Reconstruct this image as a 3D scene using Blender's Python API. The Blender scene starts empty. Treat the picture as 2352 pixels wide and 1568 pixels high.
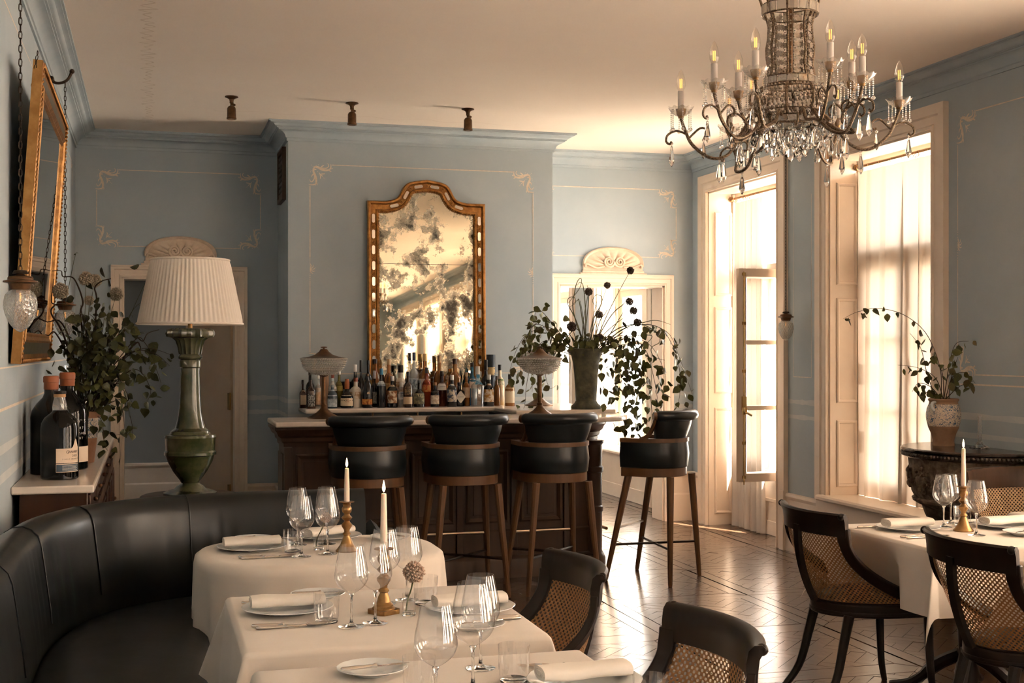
import bpy, bmesh, math, random
from mathutils import Vector, Matrix
R = random.Random(7)
PI = math.pi
sc = bpy.context.scene
COL = sc.collection
# ---------------------------------------------------------------- camera, world, sun, exposure
CAM_H = 1.58
YAW = math.radians(15.75)
cam_d = bpy.data.cameras.new('camera'); cam = bpy.data.objects.new('camera', cam_d); COL.objects.link(cam)
cam_d.sensor_width = 36.0; cam_d.lens = 2950 / 2352 * 36.0
cam_d.shift_y = 16 / 2352
cam_d.clip_start = 0.05; cam_d.clip_end = 200
cam.location = (0, 0, CAM_H); cam.rotation_euler = (PI / 2, 0, -YAW)
sc.camera = cam
world = bpy.data.worlds.new('daylight'); sc.world = world; world.use_nodes = True
bg = world.node_tree.nodes['Background']
bg.inputs['Color'].default_value = (1.0, 0.95, 0.89, 1); bg.inputs['Strength'].default_value = 7.0
sun_d = bpy.data.lights.new('sun', 'SUN'); sun = bpy.data.objects.new('sun', sun_d); COL.objects.link(sun)
sun_d.energy = 22.0; sun_d.angle = math.radians(0.6); sun_d.color = (1.0, 0.88, 0.74)
_el = math.radians(59)
sun.rotation_euler = Vector((-0.45 * math.cos(_el), 0.89 * math.cos(_el), -math.sin(_el))).to_track_quat('-Z', 'Y').to_euler()
sun.location = (9, -2, 8)
vs = sc.view_settings
vs.view_transform = 'Standard'; vs.look = 'None'; vs.gamma = 1.0; vs.use_curve_mapping = False; vs.exposure = 2.05
cy = sc.cycles
cy.max_bounces = 10; cy.diffuse_bounces = 5; cy.glossy_bounces = 5; cy.transmission_bounces = 8; cy.transparent_max_bounces = 24
cy.caustics_reflective = False; cy.caustics_refractive = False; cy.sample_clamp_indirect = 6.0; cy.blur_glossy = 0.6
cy.use_denoising = True
# ---------------------------------------------------------------- materials
MATS = {}
def _new(name):
    m = bpy.data.materials.new(name); m.use_nodes = True
    nt = m.node_tree; return m, nt, nt.nodes['Principled BSDF']
def c4(c): return (c[0], c[1], c[2], 1)
def hexc(h):
    v = [int(h[i:i + 2], 16) / 255 for i in (0, 2, 4)]
    return tuple((x / 12.92 if x <= .04045 else ((x + .055) / 1.055) ** 2.4) for x in v)
def M(name, col, rough=.5, metal=0, spec=.5, col2=None, vscale=4, vdet=4, vlo=.35, vhi=.65, bump=0, bscale=60, bdist=.002, coat=0, trans=0, ior=1.45,
      stretch=None, emit=None, estr=0, sss=0, sheen=0, rvar=0, alpha=1):
    m, nt, b = _new(name); N = nt.nodes; L = nt.links
    if isinstance(col, str): col = hexc(col)
    if isinstance(col2, str): col2 = hexc(col2)
    b.inputs['Base Color'].default_value = c4(col); b.inputs['Roughness'].default_value = rough; b.inputs['Metallic'].default_value = metal
    b.inputs['Specular IOR Level'].default_value = spec; b.inputs['Coat Weight'].default_value = coat; b.inputs['Coat Roughness'].default_value = .12
    b.inputs['Transmission Weight'].default_value = trans; b.inputs['IOR'].default_value = ior; b.inputs['Sheen Weight'].default_value = sheen
    b.inputs['Alpha'].default_value = alpha
    if sss: b.inputs['Subsurface Weight'].default_value = sss; b.inputs['Subsurface Radius'].default_value = (.02, .012, .008); b.inputs['Subsurface Scale'].default_value = .5
    if emit: b.inputs['Emission Color'].default_value = c4(emit); b.inputs['Emission Strength'].default_value = estr
    if col2 or bump or rvar:
        tc = N.new('ShaderNodeTexCoord'); src = tc.outputs['Object']
        if stretch:
            mp = N.new('ShaderNodeMapping'); mp.inputs['Scale'].default_value = stretch; L.new(src, mp.inputs['Vector']); src = mp.outputs['Vector']
    if col2:
        nz = N.new('ShaderNodeTexNoise'); nz.inputs['Scale'].default_value = vscale; nz.inputs['Detail'].default_value = vdet; nz.inputs['Roughness'].default_value = .6
        L.new(src, nz.inputs['Vector'])
        rp = N.new('ShaderNodeValToRGB'); rp.color_ramp.elements[0].position = vlo; rp.color_ramp.elements[1].position = vhi
        rp.color_ramp.elements[0].color = c4(col); rp.color_ramp.elements[1].color = c4(col2)
        L.new(nz.outputs['Fac'], rp.inputs['Fac']); L.new(rp.outputs['Color'], b.inputs['Base Color'])
        if rvar:
            mr = N.new('ShaderNodeMapRange'); mr.inputs['To Min'].default_value = rough; mr.inputs['To Max'].default_value = rough + rvar
            L.new(nz.outputs['Fac'], mr.inputs['Value']); L.new(mr.outputs['Result'], b.inputs['Roughness'])
    if bump:
        nb = N.new('ShaderNodeTexNoise'); nb.inputs['Scale'].default_value = bscale; nb.inputs['Detail'].default_value = 3; L.new(src, nb.inputs['Vector'])
        bp = N.new('ShaderNodeBump'); bp.inputs['Strength'].default_value = bump; bp.inputs['Distance'].default_value = bdist
        L.new(nb.outputs['Fac'], bp.inputs['Height']); L.new(bp.outputs['Normal'], b.inputs['Normal'])
    MATS[name] = m
    return m
def thin_glass(name, tint=(1, 1, 1), ior=1.5, rough=0.0, gain=1.0, body=0.0, bodycol=(1, 1, 1), bump=0, bscale=100):
    """clear thin-walled glass: fresnel mix of transparent and glossy (plus a little body)"""
    m, nt, b = _new(name); N = nt.nodes; L = nt.links; N.remove(b)
    out = N['Material Output']
    tr = N.new('ShaderNodeBsdfTransparent'); tr.inputs['Color'].default_value = c4(tint)
    gl = N.new('ShaderNodeBsdfGlossy'); gl.inputs['Roughness'].default_value = rough
    fr = N.new('ShaderNodeLayerWeight'); fr.inputs['Blend'].default_value = .5
    pw = N.new('ShaderNodeMath'); pw.operation = 'POWER'; pw.inputs[1].default_value = 4.5; L.new(fr.outputs['Facing'], pw.inputs[0])
    f0 = ((ior - 1) / (ior + 1)) ** 2
    mu = N.new('ShaderNodeMath'); mu.operation = 'MULTIPLY_ADD'; mu.use_clamp = True; mu.inputs[1].default_value = min(1, .9 * gain); mu.inputs[2].default_value = f0 * gain * 2
    L.new(pw.outputs[0], mu.inputs[0]); mx = N.new('ShaderNodeMixShader')
    L.new(mu.outputs[0], mx.inputs['Fac']); L.new(tr.outputs[0], mx.inputs[1]); L.new(gl.outputs[0], mx.inputs[2])
    last = mx.outputs[0]
    if body:
        df = N.new('ShaderNodeBsdfDiffuse'); df.inputs['Color'].default_value = c4(bodycol)
        m2 = N.new('ShaderNodeMixShader'); m2.inputs['Fac'].default_value = body; L.new(last, m2.inputs[1]); L.new(df.outputs[0], m2.inputs[2]); last = m2.outputs[0]
    if bump:
        tc = N.new('ShaderNodeTexCoord'); nz = N.new('ShaderNodeTexVoronoi'); nz.inputs['Scale'].default_value = bscale; L.new(tc.outputs['Object'], nz.inputs['Vector'])
        bp = N.new('ShaderNodeBump'); bp.inputs['Strength'].default_value = bump; bp.inputs['Distance'].default_value = .003
        L.new(nz.outputs['Distance'], bp.inputs['Height']); L.new(bp.outputs['Normal'], gl.inputs['Normal']); L.new(bp.outputs['Normal'], fr.inputs['Normal'])
    L.new(last, out.inputs['Surface']); MATS[name] = m
    return m
def wood(name, c1, c2, rough=.4, scale=9, stretch=(1, 1, .08), bump=.15, coat=0.0):
    return M(name, c1, rough=rough, col2=c2, vscale=scale, vdet=6, vlo=.3, vhi=.72, stretch=stretch, bump=bump, bscale=scale * 4, bdist=.001, coat=coat)

WALL = M('limewash_blue', (.385, .445, .485), rough=.85, spec=.25, col2=(.450, .500, .525), vscale=1.7, vdet=8, vlo=.32, vhi=.7, bump=.12, bscale=14, bdist=.003)
CORN = M('cornice_blue', (.375, .440, .485), rough=.7, spec=.3, col2=(.450, .500, .525), vscale=3, vdet=6)
CEIL = M('ceiling_plaster', (.86, .76, .67), rough=.9, spec=.2, col2=(.89, .80, .71), vscale=.9, vdet=6, bump=.05, bscale=6, bdist=.004)
CREAM = M('cream_paint', (.80, .66, .53), rough=.35, spec=.5, col2=(.76, .62, .49), vscale=6)
SHELLP = M('shell_stone_paint', (.78, .62, .48), rough=.7, col2=(.70, .53, .39), vscale=18, bump=.2, bscale=60)
PAINTL = M('ornament_paint', (.78, .68, .56), rough=.8, col2=(.68, .57, .45), vscale=40)
STRIPE = M('stripe_paint', (.57, .58, .56), rough=.85, col2=(.51, .54, .54), vscale=8)
LEATHER = M('black_leather', (.0055, .0085, .0110), rough=.27, spec=.45, col2=(.008, .0115, .014), vscale=14, bump=.10, bscale=160, bdist=.0015, rvar=.12)
SOFAL = M('sofa_leather', (.0065, .0090, .0100), rough=.24, spec=.45, col2=(.010, .012, .013), vscale=5, bump=.10, bscale=120, bdist=.0015, rvar=.14)
OAK = wood('stool_oak', (.085, .038, .015), (.16, .075, .03), rough=.42, scale=14)
BARW = wood('bar_oak', (.034, .015, .007), (.070, .032, .014), rough=.42, scale=10)
SIDEW = wood('sideboard_mahogany', (.035, .012, .006), (.075, .03, .014), rough=.35, scale=9)
EBON = wood('chair_dark_wood', (.008, .005, .0035), (.020, .011, .007), rough=.36, scale=12, bump=.08); EBON.node_tree.nodes['Principled BSDF'].inputs['Specular IOR Level'].default_value = .26
MARBLE = M('white_marble', (.74, .64, .55), rough=.16, spec=.5, col2=(.66, .57, .49), vscale=5, vdet=8, vlo=.45, vhi=.75)
GREENM = M('green_marble', (.030, .040, .014), rough=.22, spec=.6, col2=(.115, .10, .055), vscale=7, vdet=9, vlo=.42, vhi=.78, coat=.3)
GILT = M('gilt', (.50, .24, .07), rough=.38, metal=.85, col2=(.20, .08, .022), vscale=26, vdet=6, vlo=.35, vhi=.7, bump=.5, bscale=90)
GILTF = M('gilt_flat', (.50, .27, .09), rough=.42, metal=.7, col2=(.36, .17, .05), vscale=16, bump=.15, bscale=60)
INLAY = M('frame_black_marble', (.030, .028, .018), rough=.3, col2=(.09, .085, .055), vscale=24, vdet=7)
BRONZE = M('aged_bronze', (.085, .045, .022), rough=.42, metal=.85, col2=(.16, .085, .04), vscale=30)
IRON = M('dark_iron', (.035, .022, .014), rough=.5, metal=.8, col2=(.06, .04, .026), vscale=40)
BRASS = M('old_brass', (.42, .25, .105), rough=.36, metal=.95, col2=(.26, .14, .055), vscale=18, vdet=5)
BRASSY = M('bright_brass', (.62, .40, .16), rough=.25, metal=1)
STEEL = M('silver', (.72, .66, .60), rough=.14, metal=1)
LINEN = M('linen_white', (.70, .62, .54), rough=.9, spec=.2, col2=(.67, .59, .51), vscale=3, bump=.12, bscale=420, bdist=.0006, sheen=.15)
NAPK = M('napkin_linen', (.78, .71, .63), rough=.92, spec=.2, bump=.2, bscale=300, bdist=.0007)
CHINA = M('china_white', (.72, .72, .70), rough=.12, spec=.6)
WAX = M('candle_wax', (.86, .72, .58), rough=.45, sss=.4)
WICK = M('wick_black', (.02, .015, .01), rough=.9)
FLAME = M('flame', (1, .6, .2), emit=(1, .60, .26), estr=9)
SHADEF = None
BULBSL = M('candle_sleeve', (.62, .55, .50), rough=.5)
FILAM = M('bulb_filament', (.8, .35, .10), emit=(1, .42, .10), estr=.55)
GLASS = thin_glass('wine_glass', ior=1.50, gain=1.9)
BULBG = thin_glass('bulb_glass', tint=(.98, .95, .90), ior=1.45, gain=1.5)
PANEG = thin_glass('window_pane', ior=1.45)
CRYS = M('crystal', (.97, .95, .92), rough=.01, trans=1.0, ior=1.52, spec=.6)
CUTG = thin_glass('cut_glass', tint=(.90, .89, .86), ior=1.6, rough=.05, gain=2.0, body=.16, bodycol=(.8, .8, .78), bump=1.0, bscale=90)
BEADM = M('bead_glass', (.52, .44, .36), rough=.15, metal=.35, spec=.9, col2=(.30, .23, .17), vscale=120)
STEMG = M('solid_glass', (.98, .98, .97), rough=.0, trans=1.0, ior=1.46)
STONEU = M('weathered_stone', (.055, .052, .042), rough=.8, col2=(.15, .15, .085), vscale=12, vdet=9, vlo=.38, vhi=.75, bump=.6, bscale=50, bdist=.004)
STONEC = M('carved_stone', (.085, .055, .036), rough=.85, col2=(.27, .20, .145), vscale=22, vdet=9, vlo=.38, vhi=.66, bump=1.0, bscale=36, bdist=.012)
STONEB = M('black_marble_top', (.030, .024, .020), rough=.18, col2=(.07, .055, .045), vscale=20, vdet=6)
TERRA = M('terracotta', (.28, .13, .07), rough=.85, col2=(.36, .19, .11), vscale=14)
LEAF = M('leaf_green', (.075, .085, .020), rough=.45, spec=.4, col2=(.125, .120, .032), vscale=9)
LEAFD = M('leaf_dark_green', (.030, .036, .012), rough=.45, spec=.4, col2=(.075, .075, .020), vscale=9)
LEAFR = M('leaf_bronze_green', (.085, .075, .022), rough=.5, col2=(.22, .11, .05), vscale=7, vlo=.5, vhi=.8)
TWIG = M('twig_brown', (.055, .032, .018), rough=.85)
STALK = M('stalk_green', (.10, .115, .035), rough=.6, col2=(.075, .06, .03), vscale=20)
ALLD = M('allium_dark', (.060, .035, .026), rough=.85, col2=(.13, .09, .065), vscale=90)
ALLP = M('allium_pale', (.52, .42, .30), rough=.9, col2=(.62, .52, .40), vscale=90)
ALLK = M('allium_pink', (.62, .48, .38), rough=.9, col2=(.34, .22, .16), vscale=150)
CHROME = M('steel_rod', (.50, .40, .30), rough=.28, metal=1)
# translucent cloth for curtains and lampshade
def translucent(name, col, fac=.6, rough=.9, weave=0, tcol=None):
    m, nt, b = _new(name); N = nt.nodes; L = nt.links; N.remove(b); out = N['Material Output']
    d = N.new('ShaderNodeBsdfDiffuse'); t = N.new('ShaderNodeBsdfTranslucent'); d.inputs['Color'].default_value = c4(col); t.inputs['Color'].default_value = c4(tcol or col)
    mx = N.new('ShaderNodeMixShader'); mx.inputs['Fac'].default_value = fac; L.new(d.outputs[0], mx.inputs[1]); L.new(t.outputs[0], mx.inputs[2]); last = mx.outputs[0]
    if weave:
        tr = N.new('ShaderNodeBsdfTransparent'); m2 = N.new('ShaderNodeMixShader'); m2.inputs['Fac'].default_value = weave
        L.new(last, m2.inputs[1]); L.new(tr.outputs[0], m2.inputs[2]); last = m2.outputs[0]
    L.new(last, out.inputs['Surface']); MATS[name] = m; return m
CURT = translucent('sheer_curtain', (.80, .71, .62), .40, weave=.003, tcol=(.155, .132, .108))
CURTT = translucent('added_sheer_curtain', (.80, .71, .62), .72, weave=.0, tcol=(.90, .82, .74))  # for curtains added on unseen near windows: blocks direct sun, spreads daylight inside
SHADEF = translucent('pleated_shade_cloth', (.95, .87, .78), .40)
# cane webbing: staggered round openings
def cane_mat():
    m, nt, b = _new('cane_webbing'); N = nt.nodes; L = nt.links; out = N['Material Output']
    b.inputs['Base Color'].default_value = (.30, .145, .05, 1); b.inputs['Roughness'].default_value = .5
    uv = N.new('ShaderNodeUVMap'); uv.uv_map = 'UVMap'; sp = N.new('ShaderNodeSeparateXYZ'); L.new(uv.outputs[0], sp.inputs[0])
    cs = []
    for k in (0, 1):
        a = N.new('ShaderNodeMath'); a.operation = 'MULTIPLY'; a.inputs[1].default_value = 2 * PI / .0190; L.new(sp.outputs[k], a.inputs[0])
        c = N.new('ShaderNodeMath'); c.operation = 'COSINE'; L.new(a.outputs[0], c.inputs[0]); cs.append(c)
    p = N.new('ShaderNodeMath'); p.operation = 'MULTIPLY'; L.new(cs[0].outputs[0], p.inputs[0]); L.new(cs[1].outputs[0], p.inputs[1])
    g = N.new('ShaderNodeMapRange'); g.inputs['From Min'].default_value = .20; g.inputs['From Max'].default_value = .27; L.new(p.outputs[0], g.inputs['Value'])
    rp = N.new('ShaderNodeMapRange'); rp.inputs['From Min'].default_value = -1; rp.inputs['From Max'].default_value = .35; L.new(p.outputs[0], rp.inputs['Value'])
    bp = N.new('ShaderNodeBump'); bp.inputs['Strength'].default_value = .6; bp.inputs['Distance'].default_value = .0015; bp.invert = True; L.new(rp.outputs[0], bp.inputs['Height']); L.new(bp.outputs[0], b.inputs['Normal'])
    tr = N.new('ShaderNodeBsdfTransparent'); mx = N.new('ShaderNodeMixShader'); L.new(g.outputs[0], mx.inputs[0]); L.new(b.outputs[0], mx.inputs[1]); L.new(tr.outputs[0], mx.inputs[2])
    L.new(mx.outputs[0], out.inputs['Surface']); return m
CANE = cane_mat()
def antique_mirror(name, base=(.78, .72, .56), spot=(.07, .06, .04), scale=3.2, lo=.50, hi=.60, amount=1.0):
    m, nt, b = _new(name); N = nt.nodes; L = nt.links
    tc = N.new('ShaderNodeTexCoord'); n1 = N.new('ShaderNodeTexNoise'); n1.inputs['Scale'].default_value = scale; n1.inputs['Detail'].default_value = 12; n1.inputs['Roughness'].default_value = .72
    L.new(tc.outputs['Object'], n1.inputs['Vector'])
    r1 = N.new('ShaderNodeMapRange'); r1.inputs['From Min'].default_value = lo; r1.inputs['From Max'].default_value = hi; r1.inputs['To Max'].default_value = amount; L.new(n1.outputs['Fac'], r1.inputs['Value'])
    mx = N.new('ShaderNodeMix'); mx.data_type = 'RGBA'; mx.inputs['A'].default_value = c4(base); mx.inputs['B'].default_value = c4(spot); L.new(r1.outputs[0], mx.inputs['Factor'])
    L.new(mx.outputs['Result'], b.inputs['Base Color'])
    inv = N.new('ShaderNodeMath'); inv.operation = 'SUBTRACT'; inv.inputs[0].default_value = 1.0; L.new(r1.outputs[0], inv.inputs[1])
    L.new(inv.outputs[0], b.inputs['Metallic'])
    rr = N.new('ShaderNodeMapRange'); rr.inputs['To Min'].default_value = .02; rr.inputs['To Max'].default_value = .5; L.new(r1.outputs[0], rr.inputs['Value']); L.new(rr.outputs[0], b.inputs['Roughness'])
    return m
MIRA = antique_mirror('antique_mirror')
MIRC = antique_mirror('clear_mirror', base=(.62, .63, .60), scale=2.2, lo=.72, hi=.85)
MIRS = antique_mirror('small_mirror_insets', base=(.80, .74, .66), scale=14, lo=.62, hi=.75)
# parquet
def parquet():
    m, nt, b = _new('dark_parquet'); N = nt.nodes; L = nt.links
    tc = N.new('ShaderNodeTexCoord'); oi = N.new('ShaderNodeObjectInfo'); geo = N.new('ShaderNodeNewGeometry')
    mp = N.new('ShaderNodeMapping'); mp.inputs['Rotation'].default_value = (0, 0, PI / 4); mp.inputs['Scale'].default_value = (1, 9, 1); L.new(tc.outputs['Object'], mp.inputs['Vector'])
    ad = N.new('ShaderNodeVectorMath'); ad.operation = 'ADD'; L.new(mp.outputs[0], ad.inputs[0]); L.new(geo.outputs['Random Per Island'], ad.inputs[1])
    nz = N.new('ShaderNodeTexNoise'); nz.inputs['Scale'].default_value = 5; nz.inputs['Detail'].default_value = 7; L.new(ad.outputs[0], nz.inputs['Vector'])
    rp = N.new('ShaderNodeValToRGB'); rp.color_ramp.elements[0].position = .3; rp.color_ramp.elements[1].position = .75
    rp.color_ramp.elements[0].color = (.040, .021, .012, 1); rp.color_ramp.elements[1].color = (.115, .064, .036, 1); L.new(nz.outputs['Fac'], rp.inputs['Fac'])
    hs = N.new('ShaderNodeHueSaturation'); vm = N.new('ShaderNodeMapRange'); vm.inputs['To Min'].default_value = .75; vm.inputs['To Max'].default_value = 1.35
    L.new(geo.outputs['Random Per Island'], vm.inputs['Value']); L.new(vm.outputs[0], hs.inputs['Value']); L.new(rp.outputs[0], hs.inputs['Color']); L.new(hs.outputs[0], b.inputs['Base Color'])
    b.inputs['Roughness'].default_value = .24; b.inputs['Specular IOR Level'].default_value = .75; b.inputs['Coat Weight'].default_value = .3; b.inputs['Coat Roughness'].default_value = .2
    rv = N.new('ShaderNodeMapRange'); rv.inputs['To Min'].default_value = .16; rv.inputs['To Max'].default_value = .32; L.new(nz.outputs['Fac'], rv.inputs['Value']); L.new(rv.outputs[0], b.inputs['Roughness'])
    bp = N.new('ShaderNodeBump'); bp.inputs['Strength'].default_value = .06; bp.inputs['Distance'].default_value = .002; L.new(nz.outputs['Fac'], bp.inputs['Height']); L.new(bp.outputs[0], b.inputs['Normal'])
    return m
PARQ = parquet()
JOINT = M('floor_joint', (.012, .007, .004), rough=.9)

# ---------------------------------------------------------------- mesh helpers
def smoothmesh(me, angle=35):
    for p in me.polygons: p.use_smooth = True
    try: me.set_sharp_from_angle(angle=math.radians(angle))
    except Exception: pass
def link(name, me, mat=None, parent=None, loc=None, rot=None):
    o = bpy.data.objects.new(name, me); COL.objects.link(o)
    if mat is not None:
        if len(me.materials) == 0: me.materials.append(mat)
    if parent is not None: o.parent = parent
    if loc is not None: o.location = loc
    if rot is not None: o.rotation_euler = rot
    return o
class MB:
    def __init__(s): s.v = []; s.f = []; s.uv = None
    def add(s, vs, fs):
        n = len(s.v); s.v.extend([tuple(p) for p in vs]); s.f.extend([tuple(i + n for i in q) for q in fs]); return s
    def box(s, x0, x1, y0, y1, z0, z1):
        v = [(x, y, z) for z in (z0, z1) for y in (y0, y1) for x in (x0, x1)]
        return s.add(v, [(0, 2, 3, 1), (4, 5, 7, 6), (0, 1, 5, 4), (2, 6, 7, 3), (0, 4, 6, 2), (1, 3, 7, 5)])
    def lathe(s, prof, seg=24, c=(0, 0), z0=0, flute=0, nfl=0, a0=0.0):
        vs = []; fs = []
        for (r, z) in prof:
            for k in range(seg):
                a = a0 + 2 * PI * k / seg; rr = r
                if flute: rr = r * (1 + flute * math.cos(nfl * a))
                vs.append((c[0] + rr * math.cos(a), c[1] + rr * math.sin(a), z0 + z))
        for i in range(len(prof) - 1):
            for k in range(seg):
                k2 = (k + 1) % seg
                fs.append((i * seg + k, i * seg + k2, (i + 1) * seg + k2, (i + 1) * seg + k))
        if prof[0][0] > 1e-5: fs.append(tuple(range(seg - 1, -1, -1)))
        if prof[-1][0] > 1e-5: fs.append(tuple(range((len(prof) - 1) * seg, len(prof) * seg)))
        return s.add(vs, fs)
    def lathe_open(s, prof, seg=24, c=(0, 0), z0=0):
        n = len(s.f); s.lathe(prof, seg, c, z0)
        if prof[-1][0] > 1e-5: s.f.pop()
        if prof[0][0] > 1e-5:
            s.f.pop()
        return s
    def tube(s, pts, r, seg=8, closed=False, caps=True):
        pts = [Vector(p) for p in pts]; n = len(pts)
        if not isinstance(r, (list, tuple)): r = [r] * n
        T = []
        for i in range(n):
            if closed: t = pts[(i + 1) % n] - pts[i - 1]
            else: t = pts[min(i + 1, n - 1)] - pts[max(i - 1, 0)]
            T.append(t.normalized() if t.length > 1e-9 else Vector((0, 0, 1)))
        ref = Vector((0, 0, 1)) if abs(T[0].z) < .9 else Vector((1, 0, 0))
        nrm = (ref - T[0] * ref.dot(T[0])).normalized(); vs = []; fs = []
        for i in range(n):
            nrm = (nrm - T[i] * nrm.dot(T[i])); nrm = nrm.normalized() if nrm.length > 1e-6 else T[i].orthogonal().normalized()
            b = T[i].cross(nrm)
            for k in range(seg):
                a = 2 * PI * k / seg; vs.append(pts[i] + (nrm * math.cos(a) + b * math.sin(a)) * r[i])
        m = n if closed else n - 1
        for i in range(m):
            j = (i + 1) % n
            for k in range(seg):
                k2 = (k + 1) % seg; fs.append((i * seg + k, i * seg + k2, j * seg + k2, j * seg + k))
        if caps and not closed:
            fs.append(tuple(range(seg - 1, -1, -1))); fs.append(tuple(range((n - 1) * seg, n * seg)))
        return s.add(vs, fs)
    def prism(s, poly, w0, w1, mp=lambda u, v, w: (u, v, w)):
        n = len(poly); vs = [mp(u, v, w0) for u, v in poly] + [mp(u, v, w1) for u, v in poly]
        fs = [(i, (i + 1) % n, n + (i + 1) % n, n + i) for i in range(n)] + [tuple(range(n - 1, -1, -1)), tuple(range(n, 2 * n))]
        return s.add(vs, fs)
    def sweep(s, path, prof, closed=False, mp=lambda a, b, w: (a, b, w), cap=True):
        """mitred sweep: path of 2D points, profile of (offset to the left of the path, w)"""
        n = len(path); P = [Vector(p) for p in path]; mit = []
        for i in range(n):
            if closed or 0 < i < n - 1:
                d0 = (P[i] - P[i - 1]).normalized(); d1 = (P[(i + 1) % n] - P[i]).normalized()
            elif i == 0: d0 = d1 = (P[1] - P[0]).normalized()
            else: d0 = d1 = (P[i] - P[i - 1]).normalized()
            n0 = Vector((-d0.y, d0.x)); n1 = Vector((-d1.y, d1.x)); q = n0 + n1
            if q.length < 1e-6: q = n0
            q = q / max(.2, q.dot(n0)) if q.length else n0
            mit.append(q)
        k = len(prof); vs = []; fs = []
        for i in range(n):
            for d, w in prof: vs.append(mp(P[i].x + mit[i].x * d, P[i].y + mit[i].y * d, w))
        m = n if closed else n - 1
        for i in range(m):
            j = (i + 1) % n
            for q in range(k - 1): fs.append((i * k + q, j * k + q, j * k + q + 1, i * k + q + 1))
        if cap and not closed: fs.append(tuple(range(k - 1, -1, -1))); fs.append(tuple(range((n - 1) * k, n * k)))
        return s.add(vs, fs)
    def grid(s, fn, nu, nv, cu=False, cv=False):
        vs = [fn(i / (nu if cu else nu - 1), j / (nv if cv else nv - 1)) for i in range(nu) for j in range(nv)]; fs = []
        for i in range(nu if cu else nu - 1):
            for j in range(nv if cv else nv - 1):
                i2 = (i + 1) % nu; j2 = (j + 1) % nv; fs.append((i * nv + j, i2 * nv + j, i2 * nv + j2, i * nv + j2))
        return s.add(vs, fs)
    def ball(s, c, r, seg=12, rings=8, sq=(1, 1, 1)):
        prof = [(0, -r)] + [(r * math.sin(PI * i / rings), -r * math.cos(PI * i / rings)) for i in range(1, rings)] + [(0, r)]
        t = MB().lathe(prof, seg); return s.add([(c[0] + x * sq[0], c[1] + y * sq[1], c[2] + z * sq[2]) for x, y, z in t.v], t.f)
    def xf(s, mat):
        s.v = [tuple(mat @ Vector(p)) for p in s.v]; return s
    def mesh(s, name, smooth=True, angle=35):
        me = bpy.data.meshes.new(name); me.from_pydata(s.v, [], s.f)
        bm = bmesh.new(); bm.from_mesh(me); bmesh.ops.remove_doubles(bm, verts=bm.verts, dist=1e-6); bmesh.ops.recalc_face_normals(bm, faces=bm.faces); bm.to_mesh(me); bm.free()
        if smooth: smoothmesh(me, angle)
        me.update(); return me
    def build(s, name, mat, parent=None, loc=None, rot=None, smooth=True, angle=35, bevel=0, bseg=2, solid=0, sub=0):
        o = link(name, s.mesh(name, smooth, angle), mat, parent, loc, rot)
        if solid:
            md = o.modifiers.new('solidify', 'SOLIDIFY'); md.thickness = solid; md.offset = 0
        if bevel:
            md = o.modifiers.new('bevel', 'BEVEL'); md.width = bevel; md.segments = bseg; md.limit_method = 'ANGLE'; md.angle_limit = math.radians(40)
        if sub:
            md = o.modifiers.new('subd', 'SUBSURF'); md.levels = sub; md.render_levels = sub
        return o
def tag(o, label=None, cat=None, group=None, kind=None):
    if label: o['label'] = label
    if cat: o['category'] = cat
    if group: o['group'] = group
    if kind: o['kind'] = kind
    return o
def thing(name, label, cat, loc=(0, 0, 0), rz=0, group=None):
    o = bpy.data.objects.new(name, None); COL.objects.link(o); o.location = loc; o.rotation_euler = (0, 0, rz); o.empty_display_size = .05
    return tag(o, label, cat, group)
def struct(o, label=None, cat=None): return tag(o, label, cat, kind='structure')
def copy_tree(o, parent=None):
    c = o.copy(); COL.objects.link(c); c.parent = parent
    for ch in list(o.children): copy_tree(ch, c)
    return c
def bez(p, n=12):
    """Catmull-Rom through 2D/3D points"""
    P = [Vector(q) for q in p]; out = []
    for i in range(len(P) - 1):
        p0 = P[max(i - 1, 0)]; p1 = P[i]; p2 = P[i + 1]; p3 = P[min(i + 2, len(P) - 1)]
        for k in range(n):
            t = k / n; out.append(.5 * ((2 * p1) + (p2 - p0) * t + (2 * p0 - 5 * p1 + 4 * p2 - p3) * t * t + (3 * p1 - p0 - 3 * p2 + p3) * t ** 3))
    out.append(P[-1]); return out
_tcache = {}
def lettering(txt, size, mat, parent, M4, depth=.0002, name='lettering', align='CENTER'):
    key = (txt, size, align)
    if key not in _tcache:
        cu = bpy.data.curves.new('lettering', 'FONT'); cu.body = txt; cu.size = size; cu.align_x = align; cu.align_y = 'CENTER'; cu.extrude = depth; cu.resolution_u = 2
        o = bpy.data.objects.new('tmp', cu); COL.objects.link(o)
        dg = bpy.context.evaluated_depsgraph_get(); dg.update()
        me = bpy.data.meshes.new_from_object(o.evaluated_get(dg)); bpy.data.objects.remove(o); bpy.data.curves.remove(cu)
        _tcache[key] = me
    me = _tcache[key].copy(); me.transform(M4); me.materials.clear(); me.name = 'lettering'
    return link(name, me, mat, parent)
# ================================================================= THE SETTING
XL, XR, YB, YF, YN, ZC = -.58, 4.82, 10.95, 10.13, -6.0, 3.34
BX0, BX1 = 1.04, 3.205
XG = 5.10          # plane of the window frames
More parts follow.
